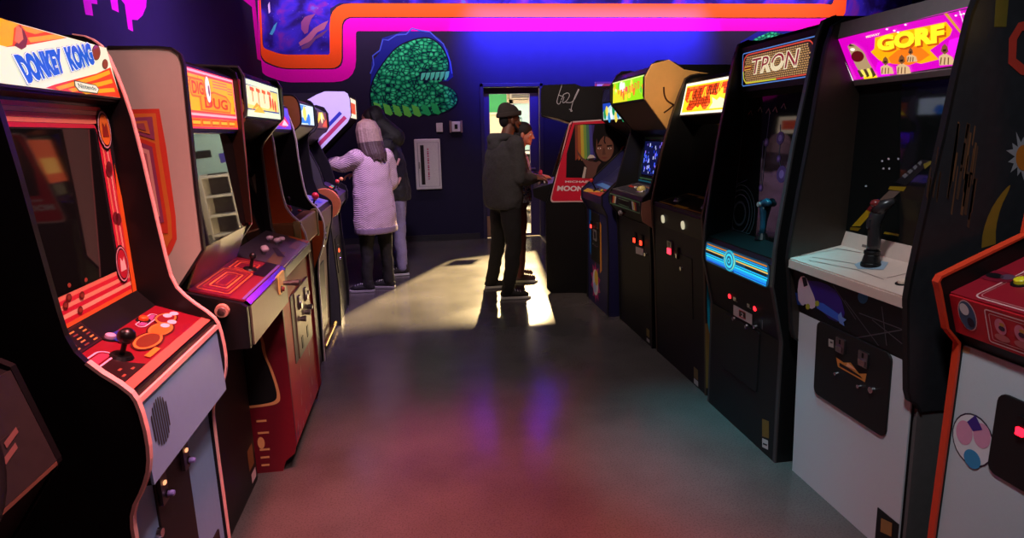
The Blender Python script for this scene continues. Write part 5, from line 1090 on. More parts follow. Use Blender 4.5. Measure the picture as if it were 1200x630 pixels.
a.poly([(w*.9, h*.36), (w*.93, h*.36), (w*.915, h*.46)], (150, 70, 20), 6); a.build('marquee_print', mq, 'orange maze print with red letters')

# ---- left row, fourth: red lower half, tall black head, silver control panel
Y0, Y1 = 2.785, 3.53
out = [(-.715, 0), (-.70, .05), (-.655, .085), (-.645, .13), (-.645, .90), (-.655, .93), (-.80, 1.0), (-.825, 1.06), (-.835, 1.49), (-.815, 1.53), (-.735, 1.62), (-.712, 1.64), (-.706, 1.67), (-.704, 1.80), (-.72, 1.835), (-.95, 1.845)]
inn = [(-.72, 0, None), (-.66, .10, 'front'), (-.656, .90, None), (-.632, .925, 'lip'), (-.632, .972, 'control'), (-.86, 1.045, 'glass'), (-.93, 1.50, 'hood'), (-.725, 1.632, 'marquee'), (-.725, 1.805, None), (-.745, 1.828, None)]
RD = mat('dark_red_paint', s2l((96, 10, 28)), .45, var=.12); CO = mat('coral_red_paint', s2l((170, 56, 50)), .5, var=.15, scale=10)
t, fr, sd = cabinet('arcade_cabinet', 'red based arcade machine with a black head, cream marquee and white knobs', -1, Y0, Y1, out, inn, -1.5, tm=mat('dull_steel_edge', s2l((96, 92, 88)), .4), tm_near=4, tm_far=4)
lo = [(-.715, 0), (-.70, .05), (-.655, .085), (-.643, .13), (-.643, .94), (-1.48, .94), (-1.48, 0)]
MB().prism_xz(lo, Y0-.006, Y0-.0005).build('lower_side', RD, t, label='dark red lower side'); MB().prism_xz([(-.70, .04), (-.655, .085), (-.638, .13), (-.638, .95), (-.668, .95), (-.668, .04)], Y1-.03, Y1+.004).build('corner_post', RD, t, label='dark red corner post')
N = Fr((0, Y0-.006, 0), (1, 0, 0), (0, 0, 1)); a = Art(N, lift=.0006); K = lambda x, y: (200+x*.365, 400+y*.365); TANL = (206, 150, 96)
cape = sq([(-.90, .80), (-.77, .79), (-.76, .72), (-.735, .66), (-.735, .58), (-.715, .52), (-.70, .45), (-.69, .38), (-.70, .345), (-.76, .335), (-.90, .33)], 2)
a.poly(cape, TANL, 1); a.poly([(x-.014, z+.012) for x, z in cape], (16, 20, 22), 2); a.build('cape_artwork', t, 'black cape figure with a jagged tan outline')
for z, w_ in ((.26, .045), (.20, .05), (.115, .045), (.075, .04), (.035, .036)): a = Art(N, lift=.0006); a.rect(-.81, -.81+w_, z, z+.010, TANL, 1); a.build('tan_dash', t, 'tan dash mark')
a = Art(N, lift=.0006); a.disc(-.80, .155, .016, .03, TANL, 1); a.build('tan_dash', t, 'tan swirl mark')

N = Fr((0, Y0, 0), (1, 0, 0), (0, 0, 1)); a = Art(N, lift=.0008); K = lambda x, y: (250+x*.1905, 60+y*.1905)
a.ppoly([K(*p) for p in sq([(135, 235), (160, 250), (190, 310), (200, 360), (195, 400), (170, 410), (150, 350)])], (110, 14, 26), 1)
a.ppoly([K(*p) for p in ((140, 285), (180, 295), (186, 318), (145, 308))], (214, 160, 80), 2); a.pdisc(*K(170, 350), 4, 7, (226, 150, 90), 2); a.ppoly([K(*p) for p in ((160, 345), (182, 352), (176, 366))], (90, 20, 20), 3); a.pdisc(*K(185, 422), 2.6, 3, (190, 100, 70), 2)
a.ppoly([K(*p) for p in ((136, 240), (150, 262), (144, 280), (138, 270))], (206, 130, 80), 2)
a.build('side_artwork', t, 'red and gold figure artwork on the black side'); N = Fr((0, Y1-TH, 0), (1, 0, 0), (0, 0, 1)); a = Art(N, lift=.0008)
K = lambda x, y: (250+x*.2062, 170+y*.2062)
for pts, c in (([(200, 60), (208, 120), (214, 200), (205, 215), (198, 140)], (90, 74, 80)), ([(205, 200), (238, 160), (246, 260), (236, 330), (224, 250)], (120, 110, 90)), ([(222, 240), (236, 260), (240, 340), (226, 400)], (140, 96, 70)), ([(210, 340), (246, 350), (252, 430), (216, 440)], (80, 66, 60))): a.ppoly([K(*p) for p in pts], c, 1)
a.build('inner_artwork', t, 'faded artwork inside the far side')
F = fr['front']; slab(t, F, 'front_panel', CO); w = F.w; K = lambda x, y: (250+x*.2222, 260+y*.2222)
cd = MB().fbox(F, .24, .62, .36, .70, .004, .016, .008).build('coin_door', mat('grey_coin_plate', s2l((120, 112, 96)), .4, .5), t, bevel=.003)
MB().fbox(F, .17, .235, .36, .70, .004, .01, .004).build('vent_plate', mat('dark_vent', s2l((70, 74, 60)), .5), t)
for q in ((.33, .63), (.5, .63)): slot_unit(cd, F, q[0], q[1], .05, .07, None, .016)
for q in ((.34, .54), (.46, .54), (.53, .55)): MB().cyl(F.p(q[0], q[1], .016), F.p(q[0], q[1], .04), .012, .016, 12, dome=.006).build('coin_button', STEEL, cd)
for q in ((.33, .42), (.48, .43)): MB().fbox(F, q[0]-.02, q[0]+.02, q[1]-.03, q[1]+.03, .016, .018).build('coin_return', BLACK, cd)
lock(cd, F, .56, .62, .014, .016)
a = Art(F, base=.0065); rnd = random.Random(4)
for k in range(30): 
    x = .05+rnd.random()*(w-.2); y = rnd.random()**2*.3; a.poly([(x, y), (x+.02*rnd.random()+.006, y+.01), (x+.012, y+.05*rnd.random()+.02)], (170, 130, 110) if k % 2 else (60, 30, 30), 1)
a.build('worn_paint', t, 'scuffed paint')
slab(t, fr['lip'], 'panel_edge', STEEL, bevel=.003)
F = fr['control']; w, h = F.w, F.h; slab(t, F, 'control_panel', mat('worn_silver', s2l((120, 112, 130)), .3, .7, var=.2)); a = Art(F, base=.0065)
a.poly([(w*.05, .02), (w*.45, .05), (w*.4, .09), (w*.05, .08)], (120, 96, 60), 1); a.poly([(w*.3, .03), (w*.5, .1), (w*.47, .12), (w*.26, .06)], (20, 16, 18), 2); a.rect(w*.6, w*.9, .02, .06, (150, 110, 120), 1); a.poly([(w*.9, .0), (w, 0), (w, .12), (w*.95, .1)], (230, 120, 60), 2); a.build('panel_print', t)
for q in ((.28, .13), (.62, .16), (.68, .11), (.60, .12), (.24, .12)):
    o = MB().cyl(F.p(w*q[0], q[1], .006), F.p(w*q[0], q[1], .024), .008, .008, 10).build('control_knob', STEEL, t); MB().ball(F.p(w*q[0], q[1], .03), .018, (1, 1, .7)).build('knob_cap', plastic((236, 210, 226)), o, smooth=True)
slab(t, fr['glass'], 'screen_glass', GLASS); slab(t, fr['hood'], 'hood', mat('glossy_black', (.015, .013, .013), .2))
F = fr['marquee']; w, h = F.w, F.h; mq = slab(t, F, 'marquee', BLACK); a = Art(F, em=1.1, base=.0065)
a.rect(.01, w-.01, .008, h-.008, (236, 244, 210), 1); a.rect(.04, w-.04, .036, h-.03, (70, 80, 140), 2); a.rect(.05, w-.05, .042, h-.036, (250, 226, 120), 3); a.poly([(.05, .06), (w*.6, .05), (w*.8, h*.5), (w*.7, h*.84), (.05, h*.8)], (255, 240, 190), 4)
for k in range(4):
    x = w*(.16+.15*k); a.line([(x, h*.74), (x+w*.1, h*.72)], .016, (240, 90, 40), 5); a.line([(x+w*.05, h*.74), (x+w*.055, h*.42-(k % 2)*.02)], .016, (250, 120, 50), 5)
for k in range(3): a.disc(w*(.68+.07*k), h*(.5-.05*k), .02, .03, (230, 70, 40), 6, 12)
a.poly([(w*.15, h*.2), (w*.3, h*.42), (w*.42, h*.2), (w*.36, h*.34)], (250, 170, 40), 5); a.poly([(w*.2, h*.16), (w*.5, h*.16), (w*.36, h*.36)], (252, 190, 60), 4.8); a.rect(w*.62, w-.05, h*.8, h-.036, (60, 74, 150), 6); a.rect(w*.7, w-.05, .042, h*.2, (60, 80, 160), 6)
a.build('marquee_print', mq, 'cream and yellow print with orange letter shapes')

# ---- left row, fifth: orange side, gold control box
Y0, Y1 = 3.60, 4.27
out = [(-.735, 0), (-.728, .40), (-.722, .71), (-.678, .82), (-.660, .90), (-.660, .99), (-.69, 1.075), (-.735, 1.12), (-.765, 1.18), (-.785, 1.38), (-.792, 1.57), (-.825, 1.69), (-.865, 1.775), (-.95, 1.78)]
inn = [(-.755, 0, 'front'), (-.75, .90, 'lip'), (-.74, 1.065, 'control'), (-.90, 1.12, 'glass'), (-.93, 1.53, 'hood'), (-.815, 1.585, 'marquee'), (-.83, 1.735, None), (-.87, 1.765, None)]
ORG_S = mat('orange_side_paint', s2l((214, 98, 40)), .5, var=.06)
t, fr, sd = cabinet('arcade_cabinet', 'arcade machine with an orange side, a gold metal control box and a pink marquee', -1, Y0, Y1, sq(out), inn, -1.5, near_side=ORG_S, tm=mat('pale_edge', s2l((226, 214, 210)), .4), tm_w=.022)
MB().prism_xz([(-.745, 0), (-.735, .70), (-.69, .82), (-.69, .92), (-1.45, .92), (-1.45, 0)], Y0-.006, Y0-.0005).build('lower_side', BLACK, t)
MB().prism_xz([(-.75, .66), (-.722, .73), (-.682, .83), (-.666, .90), (-.666, .99), (-.70, 1.0), (-.75, 1.0)], Y1-TH-.006, Y1-TH-.0005).build('inner_insert', ORG_S, t, label='orange patch inside the far side')
GOLD = mat('bronze_metal', s2l((170, 118, 76)), .3, .35, var=.3, scale=8)
gx = MB(); gx.box(-1.0, -.692, Y0-.02, Y1-.08, .915, 1.075); cb = gx.build('control_box', GOLD, t, bevel=.012, label='bronze metal control box')
for y in (Y0-.028, Y1-.10): MB().box(-.725, -.684, y, y+.045, .905, 1.085).build('corner_guard', mat('gold_chrome', s2l((214, 200, 130)), .2, .6), t, bevel=.008)
F = Fr((-.72, Y0, 1.077), (0, 1, 0), (-1, 0, 0), .6, .2)
joystick(t, F, .10, .05, (190, 40, 50), .05, .025, .03, c=0); joystick(t, F, .12, .12, (190, 180, 180), .08, .01, c=0); joystick(t, F, .40, .1, (20, 20, 22), .09, .012, c=0); button(t, F, .25, .06, (200, 60, 50), c=0); button(t, F, .5, .06, (200, 60, 50), c=0)
F = fr['front']; slab(t, F, 'front_panel', mat('dark_brown_metal', s2l((50, 38, 32)), .5, .1)); cd = MB().fbox(F, .12, .40, .35, .7, .004, .012, .006).build('coin_door', mat('dark_bronze', s2l((64, 54, 48)), .4, .5), t); slot_unit(cd, F, .2, .6, .04, .06, None, .012); slot_unit(cd, F, .3, .6, .04, .06, None, .012); lock(cd, F, .26, .45, .012, .012)
slab(t, fr['glass'], 'screen_glass', GLASS); a = Art(fr['glass'], base=.0065); a.rect(.03, .6, fr['glass'].h-.11, fr['glass'].h-.02, (70, 120, 170), 1); a.rect(.25, .3, fr['glass'].h-.11, fr['glass'].h-.02, (150, 60, 60), 2); a.build('bezel_print', t, 'blue and red bezel strip'); slab(t, fr['hood'], 'hood', BLACK)
F = fr['marquee']; w, h = F.w, F.h; mq = slab(t, F, 'marquee', BLACK); a = Art(F, em=1.1, base=.0065); a.rect(.01, w-.01, .01, h-.01, (120, 60, 220), 1)
a.poly([(.05, .02), (w*.4, .03), (w*.5, h*.6), (.1, h*.5)], (250, 150, 60), 2); a.poly([(w*.2, h*.3), (w*.6, h*.8), (w*.9, h*.3), (w*.7, .02), (w*.4, .03)], (240, 50, 110), 3); a.poly([(w*.3, h*.4), (w*.5, h*.75), (w*.62, h*.5)], (255, 230, 240), 4); a.poly([(w*.55, h*.2), (w*.7, h*.45), (w*.85, h*.2)], (255, 210, 230), 4); a.poly([(w*.6, h*.7), (w*.9, h*.9), (w*.95, h*.55)], (90, 90, 240), 4); a.build('marquee_print', mq, 'pink, violet and orange print')

# ---- left row, sixth: brown sided head, blue and yellow marquee, brass kick rail
Y0, Y1 = 4.36, 5.0
out = [(-.79, 0), (-.775, .30), (-.76, .70), (-.71, .90), (-.695, 1.03), (-.72, 1.07), (-.82, 1.13), (-.845, 1.50), (-.83, 1.575), (-.775, 1.62), (-.765, 1.65), (-.765, 1.75), (-.785, 1.805), (-.83, 1.82), (-.92, 1.805)]
inn = [(-.80, 0, 'front'), (-.775, .70, 'fascia'), (-.72, .90, 'lip'), (-.71, 1.02, None), (-.725, 1.05, 'control'), (-.88, 1.10, 'glass'), (-.93, 1.50, 'hood'), (-.785, 1.62, 'marquee'), (-.785, 1.775, None), (-.83, 1.80, None)]
BRN = mat('orange_brown_side', s2l((190, 112, 66)), .5, var=.08)
t, fr, sd = cabinet('arcade_cabinet', 'brown headed arcade machine with a violet control panel and brass rail at its foot', -1, Y0, Y1, sq(out), inn, -1.5, near_side=BRN, tm=SATIN, tm_w=.019)
MB().prism_xz([(-.77, 0), (-.755, .29), (-.743, .69), (-.715, .88), (-1.4, .88), (-1.4, 0)], Y0-.006, Y0-.0005).build('side_insert', mat('dark_brown_side', s2l((52, 40, 34)), .5), t, label='dark brown lower side')
BRF = mat('brown_front', s2l((110, 84, 62)), .5)
F = fr['front']; slab(t, F, 'front_panel', BRF); cd = MB().fbox(F, .12, .42, .25, .62, .004, .012, .006).build('coin_door', SATIN, t)
F = fr['fascia']; slab(t, F, 'control_fascia', BRF); cd2 = MB().fbox(F, .16, .42, .02, .19, .004, .01, .006).build('coin_plate', SATIN, t); slot_unit(cd2, F, .24, .12, .04, .06, None, .01); slot_unit(cd2, F, .34, .12, .04, .06, None, .01); lock(cd2, F, .3, .05, .012, .01)
slab(t, fr['lip'], 'panel_edge', BRF)
F = fr['control']; w, h = F.w, F.h; slab(t, F, 'control_panel', mat('violet_panel', s2l((116, 106, 170)), .35)); joystick(t, F, w*.3, h*.3, (220, 40, 60), .05, .026); a = Art(F, base=.0065); a.rect(w*.55, w*.75, .02, .06, (60, 70, 190), 1); a.rect(w*.1, w*.2, .08, .12, (150, 140, 190), 1); a.build('panel_print', t); button(t, F, w*.65, h*.5, (60, 70, 200)); button(t, F, w*.75, h*.5, (60, 70, 200))
slab(t, fr['glass'], 'screen_glass', GLASS); slab(t, fr['hood'], 'hood', BLACK); F = fr['marquee']; w, h = F.w, F.h; mq = slab(t, F, 'marquee', BLACK); a = Art(F, em=1.0, base=.0065)
a.rect(.01, w-.01, .01, h-.01, (210, 236, 240), 1); a.poly([(.02, .02), (w*.6, .02), (w*.5, h*.4), (.02, h*.35)], (20, 130, 230), 2); a.disc(w*.35, h*.55, .07, .05, (250, 226, 90), 3); a.disc(w*.6, h*.3, .06, .04, (30, 120, 220), 3); a.poly([(w*.1, h*.6), (w*.5, h*.9), (.02, h*.9)], (60, 150, 220), 2); a.build('marquee_print', mq, 'pale print with blue and yellow shapes')
MB().cyl((-.755, Y0+.06, .05), (-.755, Y1+.02, .05), .016, .016, 10).build('kick_rail', BRASS, t, label='brass kick rail')

# ---- left row, seventh: dark rounded head, round violet control panel
Y0, Y1 = 5.08, 5.72
out = [(-.72, 0), (-.71, .25), (-.74, .90), (-.69, .95), (-.66, 1.0), (-.655, 1.06), (-.67, 1.11), (-.76, 1.17), (-.79, 1.3), (-.88, 1.50), (-.86, 1.555), (-.80, 1.585), (-.770, 1.63), (-.772, 1.74), (-.80, 1.79), (-.86, 1.81), (-.93, 1.80)]
inn = [(-.735, 0, 'front'), (-.755, .89, 'lip'), (-.675, 1.0, None), (-.67, 1.06, 'control'), (-.84, 1.15, 'glass'), (-.93, 1.48, 'hood'), (-.79, 1.605, 'marquee'), (-.79, 1.75, None), (-.86, 1.79, None)]
t, fr, sd = cabinet('arcade_cabinet', 'arcade machine with a dark rounded head and an orange disc at its control panel', -1, Y0, Y1, out, inn, -1.5, tm=SATIN, tm_w=.019, near_side=mat('dark_grey_side', s2l((70, 70, 74)), .4))
slab(t, fr['front'], 'front_panel', BLACK); F = fr['front']; cd = MB().fbox(F, .2, .42, .4, .7, .004, .012, .006).build('coin_door', SATIN, t); slot_unit(cd, F, .28, .6, .05, .07, (255, 90, 50), .012, 3); lock(cd, F, .35, .5, .012, .012)
slab(t, fr['lip'], 'control_fascia', SATIN); F = fr['control']; w, h = F.w, F.h; slab(t, F, 'control_panel', mat('deep_violet_panel', s2l((66, 48, 84)), .35))
MB().cyl((-.765, Y0-.004, 1.02), (-.765, Y0-.03, 1.02), .125, .12, 28).build('side_disc', mat('orange_side_disc', s2l((190, 106, 64)), .45), t, label='orange round disc'); MB().cyl((-.765, Y0-.03, 1.02), (-.765, Y0-.05, 1.02), .03, .024, 16).build('disc_hub', SATIN, t)
for q, c in ((.2, (230, 200, 60)), (.4, (60, 130, 190)), (.55, (230, 90, 60)), (.7, (90, 180, 120))): button(t, F, w*q, h*.55, c, .022)
joystick(t, F, w*.3, h*.35, (220, 60, 60)); joystick(t, F, w*.75, h*.35, (230, 150, 90))
slab(t, fr['glass'], 'screen_glass', GLASS); a = Art(fr['glass'], base=.0065); a.poly([(.05, .02), (.2, .05), (.15, .2), (.04, .15)], (110, 60, 70), 1); a.disc(.16, .1, .03, .03, (90, 80, 120), 2); a.build('bezel_print', t); slab(t, fr['hood'], 'hood', BLACK)
F = fr['marquee']; w, h = F.w, F.h; mq = slab(t, F, 'marquee', BLACK); a = Art(F, em=1.0, base=.0065); a.rect(.01, w-.01, .01, h-.01, (120, 50, 20), 1); a.poly([(.02, .02), (w*.3, h*.9), (w*.6, h*.95), (w*.8, h*.5), (w*.5, .1)], (246, 220, 40), 2); a.poly([(w*.5, .02), (w-.02, .02), (w-.02, h*.6), (w*.7, h*.4)], (220, 80, 30), 3); a.disc(w*.5, h*.6, .05, .04, (255, 246, 180), 4); a.build('marquee_print', mq, 'yellow and orange flame print')

# ---- left row, farthest: white wedge head with red and blue stripes
Y0, Y1 = 5.93, 6.58
head = [(-.94, 1.39), (-.62, 1.685), (-.597, 1.73), (-.597, 1.87), (-.612, 1.92), (-.64, 1.938), (-.81, 1.94), (-.88, 1.915), (-1.10, 1.80)]
out = [(-.86, 0), (-.84, .85), (-.80, .90), (-.80, .98), (-.93, 1.08), (-.95, 1.37)]+head[1:]
inn = [(-.875, 0, 'front'), (-.86, .85, 'lip'), (-.81, .97, 'control'), (-.95, 1.06, 'glass'), (-1.0, 1.36, 'hood'), (-.615, 1.70, 'marquee'), (-.612, 1.90, None), (-.82, 1.93, None)]
WSD = mat('white_side_laminate', s2l((200, 214, 226)), .5, var=.04)
t, fr, sd = cabinet('arcade_cabinet', 'arcade machine with a white wedge shaped head striped in red and blue', -1, Y0, Y1, out, inn, -1.6, near_side=BLACK, tm=BLACK)
MB().prism_xz([(-1.02, 1.30), (-.94, 1.375), (-.63, 1.668)]+head[1:]+[(-1.5, 1.62), (-1.45, 1.28)], Y0-.012, Y0-.001).build('head_panel', WSD, t, label='white wedge head panel')
N = Fr((0, Y0-.012, 0), (1, 0, 0), (0, 0, 1)); a = Art(N, lift=.001); d = Vector((.31, .293)).normalized(); n2 = Vector((-d.y, d.x)); o_ = Vector((-.63, 1.668))
def stripe(k0, k1, c):
    q = [o_-d*.52+n2*k0, o_+d*.02+n2*k0, o_+d*(.02-k1*.0)+n2*k1, o_-d*.52+n2*k1]; a.poly([tuple(p) for p in q], c, 1)
stripe(.028, .062, (176, 62, 96)); stripe(.085, .115, (44, 62, 160)); a.build('side_stripes', t, 'red and blue diagonal stripes')
slab(t, fr['front'], 'front_panel', SATIN); slab(t, fr['lip'], 'control_fascia', SATIN); F = fr['control']; slab(t, F, 'control_panel', SATIN); joystick(t, F, .3, .07, (150, 150, 160)); button(t, F, .4, .06, (220, 60, 60)); slab(t, fr['glass'], 'screen_glass', GLASS); slab(t, fr['hood'], 'hood', BLACK)
F = fr['marquee']; mq = slab(t, F, 'marquee', BLACK); a = Art(F, em=1.2, base=.0065); a.rect(.01, F.w-.01, .01, F.h-.01, (255, 230, 200), 1); a.rect(.08, F.w-.08, .05, F.h-.05, (220, 80, 50), 2); a.build('marquee_print', mq)
# ------------------------------------------------------------------ people
def noise_mat(name, c, rough=.8, var=.25, scale=30, bump=.3): return mat(name, s2l(c), rough, var=var, scale=scale, bump=bump)
class Body(MB):
    """closed shapes that are fused by a voxel remesh into one continuous surface"""
    def cap(s, p0, p1, r0, r1=None, seg=14):
        p0, p1 = Vector(p0), Vector(p1); r1 = r0 if r1 is None else r1; d = p1-p0; L = max(d.length, 1e-5); d = d/L; a = d.orthogonal().normalized(); b = d.cross(a); R = []
        for t in (-80, -50, -20): R.append((p0+d*(r0*math.sin(math.radians(t))), r0*math.cos(math.radians(t))))
        R.append((p0, r0)); R.append((p1, r1))
        for t in (20, 50, 80): R.append((p1+d*(r1*math.sin(math.radians(t))), r1*math.cos(math.radians(t))))
        return s.loft([[c+a*(r*math.cos(2*math.pi*i/seg))+b*(r*math.sin(2*math.pi*i/seg)) for i in range(seg)] for c, r in R])
    def chain(s, pts, rs):
        for i in range(len(pts)-1): s.cap(pts[i], pts[i+1], rs[i], rs[i+1])
        return s
    def ell(s, c, ax, seg=18, rings=12):        # ax: three axis vectors with their radii as lengths
        c = Vector(c); A, B, C_ = [Vector(q) for q in ax]; R = []
        for k in range(1, rings):
            t = math.pi*k/rings
            R.append([c+A*(math.sin(t)*math.cos(2*math.pi*i/seg))+B*(math.sin(t)*math.sin(2*math.pi*i/seg))-C_*math.cos(t) for i in range(seg)])
        return s.loft(R)
    def rings(s, rows, seg=24):                 # rows: (centre, side vector, front vector)
        return s.loft([[Vector(c)+Vector(a)*math.cos(2*math.pi*i/seg)+Vector(b)*math.sin(2*math.pi*i/seg) for i in range(seg)] for c, a, b in rows])
    def fuse(s, name, m, parent, voxel=.006, smooth=3, label=None, folds=0.0):
        me = bpy.data.meshes.new(name); me.from_pydata([tuple(v) for v in s.v], [], s.f)
        bm = bmesh.new(); bm.from_mesh(me); bmesh.ops.recalc_face_normals(bm, faces=bm.faces); bm.to_mesh(me); bm.free()
        ob = bpy.data.objects.new(name, me); COL.objects.link(ob)
        md = ob.modifiers.new('remesh', 'REMESH'); md.mode = 'VOXEL'; md.voxel_size = voxel; md.use_smooth_shade = True
        if smooth: ms_ = ob.modifiers.new('smooth', 'SMOOTH'); ms_.iterations = smooth; ms_.factor = .5
        if folds:
            tx = bpy.data.textures.get('cloth_folds') or bpy.data.textures.new('cloth_folds', 'CLOUDS'); tx.noise_scale = .13; tx.noise_depth = 2
            dm = ob.modifiers.new('folds', 'DISPLACE'); dm.texture = tx; dm.texture_coords = 'GLOBAL'; dm.strength = folds; dm.mid_level = .5
        dg = bpy.context.evaluated_depsgraph_get(); dg.update()
        out_ = bpy.data.meshes.new_from_object(ob.evaluated_get(dg)); bpy.data.objects.remove(ob); bpy.data.meshes.remove(me)
        o0 = ORG[parent.name]; out_.transform(Matrix.Translation(-o0)); out_.name = name
        out_.materials.clear(); out_.materials.append(m)
        o = bpy.data.objects.new(name, out_); COL.objects.link(o); o.parent = parent; ORG[o.name] = o0
        if label: o['label'] = label
        return o
def hand(b, wrist, d, n, side, curl=.5, k=1.0):
    """palm and five fingers. d: hand direction, n: out of the back of the hand, side: +1 when the thumb lies on d x n"""
    w = Vector(wrist); d = Vector(d).normalized(); n = Vector(n); n = (n-d*n.dot(d)).normalized(); t = d.cross(n)*side
    c = w+d*.05*k; b.ell(c, (d*.052*k, t*.040*k, n*.016*k)); b.cap(w-d*.02, w+d*.02, .026*k, .025*k)
    for q, L, r in ((.030, .072, .0088), (.010, .080, .009), (-.010, .074, .0085), (-.028, .058, .0078)):
        p = w+d*.088*k+t*q*k; a = d.copy(); pts = [p-d*.03*k, p]; ang = 0
        for s_, fr_ in ((.42, .5), (.32, .9), (.26, .8)):
            ang += curl*fr_*1.2; a = d*math.cos(ang)-n*math.sin(ang); pts.append(pts[-1]+a*L*s_*k)
        b.chain(pts, [r*1.1*k, r*1.08*k, r*k, r*.92*k, r*.8*k])
    p = w+d*.028*k+t*.028*k; td = (t*.75+d*.65-n*.25).normalized(); p2 = p+td*.034*k; p3 = p2+(td*.5+d*.7-n*.3*curl).normalized()*.03*k; p4 = p3+(d*.9-n*.5*curl+td*.1).normalized()*.022*k
    b.chain([p, p2, p3, p4], [.014*k, .0115*k, .010*k, .0085*k])
def head(b, c, f, u, k=1.0):
    """skull, jaw, nose, brow, lips, chin, ears around centre c facing f"""
    c = Vector(c); f = Vector(f).normalized(); u = Vector(u); u = (u-f*u.dot(f)).normalized(); r = f.cross(u)
    P = lambda x, y, z: c+r*(x*k)+f*(y*k)+u*(z*k)
    b.ell(P(0, -.012, .028), (r*.074*k, f*.093*k, u*.088*k)); b.ell(P(0, .018, -.03), (r*.062*k, f*.070*k, u*.082*k)); b.ell(P(0, .045, -.078), (r*.042*k, f*.042*k, u*.034*k))
    b.ell(P(0, .072, -.098), (r*.02*k, f*.018*k, u*.015*k)); b.chain([P(0, .082, .016), P(0, .098, -.014), P(0, .106, -.030)], [.008*k, .010*k, .0125*k])
    for s_ in (-1, 1):
        b.cap(P(s_*.012, .082, .024), P(s_*.045, .070, .022), .010*k, .009*k); b.ell(P(s_*.012, .092, -.032), (r*.010*k, f*.010*k, u*.008*k)); b.ell(P(s_*.038, .062, -.02), (r*.022*k, f*.018*k, u*.02*k))
        b.ell(P(s_*.076, -.008, -.012), (r*.008*k, f*.018*k, u*.030*k)); b.ell(P(s_*.074, -.002, -.034), (r*.008*k, f*.010*k, u*.012*k))
    b.ell(P(0, .084, -.058), (r*.024*k, f*.010*k, u*.006*k)); b.ell(P(0, .082, -.070), (r*.021*k, f*.010*k, u*.007*k))
    return P, f, u, r
def eyes(t, P, k=1.0):
    for s_ in (-1, 1):
        e = MB().ball(P(s_*.03, .072, .004), .0125*k).build('eye', mat('eye_white', (.75, .72, .7), .3), t, smooth=True)
        MB().ball(P(s_*.03, .0795, .004), .0066*k).build('iris', mat('dark_iris', (.03, .02, .015), .2), e, smooth=True)
    m = Body(); m.cap(P(-.022, .094, -.064), P(.022, .094, -.064), .0028*k); m.fuse('mouth_line', mat('lip', s2l((110, 60, 56)), .5), t, .0025, 1)
def shoe(t, heel, d, col, sole, L=.275, k=1.0):
    h = Vector(heel); d = Vector(d).normalized(); s_ = Vector((-d.y, d.x, 0)); U = Vector((0, 0, 1))
    rows = [(0, .028, .0), (.03, .036, .0), (.10, .036, 0), (.18, .046, 0), (.235, .043, 0), (L-.01, .026, 0), (L, .012, 0)]
    m = MB(); m.loft([[h+d*a+s_*(w*q)+U*z for q, z in ((-1, .002), (1, .002), (1.04, .026), (-1.04, .026))] for a, w, _ in rows]); so = m.build('sole', sole, t, bevel=.004)
    b = Body(); b.chain([h+d*.03+U*.05, h+d*.10+U*.05, h+d*.19+U*.042, h+d*(L-.045)+U*.038], [.036, .038, .038, .028]); b.cap(h+d*.045+U*.05, h+d*.05+U*.105, .040, .043)
    up = b.fuse('shoe', col, t, .006, 2)
    m = MB()
    for q in range(4): c = h+d*(.115+q*.024)+U*(.093-q*.006); m.tube([c-s_*.026-U*.006, c+U*.003, c+s_*.026-U*.006], .0035, 6)
    m.build('laces', mat('lace', (.6, .6, .6), .7), up)
def person(label, hips, f, col, H=1.0):
    t = thing('person', label, 'person', (hips[0], hips[1], 0)); return t
UP = Vector((0, 0, 1))
def V(*a): return Vector(a)

SKIN_D = mat('skin', s2l((112, 70, 52)), .5, var=.06, scale=20); SKIN_M = mat('skin', s2l((190, 124, 100)), .5, var=.06, scale=20); SKIN_L = mat('skin', s2l((208, 156, 136)), .5, var=.06, scale=20)
def legs_body(b, hipL, hipR, knL, knR, anL, anR, k=1.0):
    for h, kn, an in ((hipL, knL, anL), (hipR, knR, anR)): b.chain([h, kn, an], [.085*k, .055*k, .038*k])
def pants(t, hipL, hipR, knL, knR, anL, anR, m, k=1.0, waist=None, loose=1.0):
    b = Body()
    for h, kn, an in ((hipL, knL, anL), (hipR, knR, anR)):
        kn2 = kn; calf = kn*.62+an*.38; b.chain([h, h*.5+kn*.5, kn2, calf, an], [.102*k, .092*k*loose, .070*k*loose, .066*k*loose, .056*k*loose])
    c = (hipL+hipR)/2; b.ell(c+UP*.02, ((hipL-hipR).normalized()*.175*k, (hipL-hipR).normalized().cross(UP)*.125*k, UP*.13)); b.ell(c+UP*.10, ((hipL-hipR).normalized()*.155*k, (hipL-hipR).normalized().cross(UP)*.11*k, UP*.10))
    return b.fuse('trousers', m, t, .010, 4, folds=.03)

# --- the man in the grey hoodie
f = V(.93, .36, 0).normalized(); r = V(f.y, -f.x, 0)
C0 = V(.79, 5.84, 0)
t = person('person in a grey hooded jacket and dark knit cap standing at the red sided machine', C0, f, None)
hipR = C0+r*.09+UP*.90; hipL = C0-r*.09+UP*.90
knR = V(.845, 5.68, .49); knL = V(.735, 5.97, .49); anR = V(.775, 5.615, .085); anL = V(.665, 6.05, .085)
shR = C0+r*.185+UP*1.435+f*.02; shL = C0-r*.185+UP*1.435+f*.02
elR = V(.905, 5.65, 1.14); wrR = V(1.075, 5.80, 1.12); elL = V(.93, 6.06, 1.16); wrL = V(1.09, 6.02, 1.13)
HC = C0+f*.075+UP*1.665; hf = V(.96, .28, -.06)
b = Body(); P, hf_, hu_, hr_ = head(b, HC, hf, UP)
b.cap(C0+UP*1.46+f*.015, HC-UP*.07-f*.015, .062, .056)
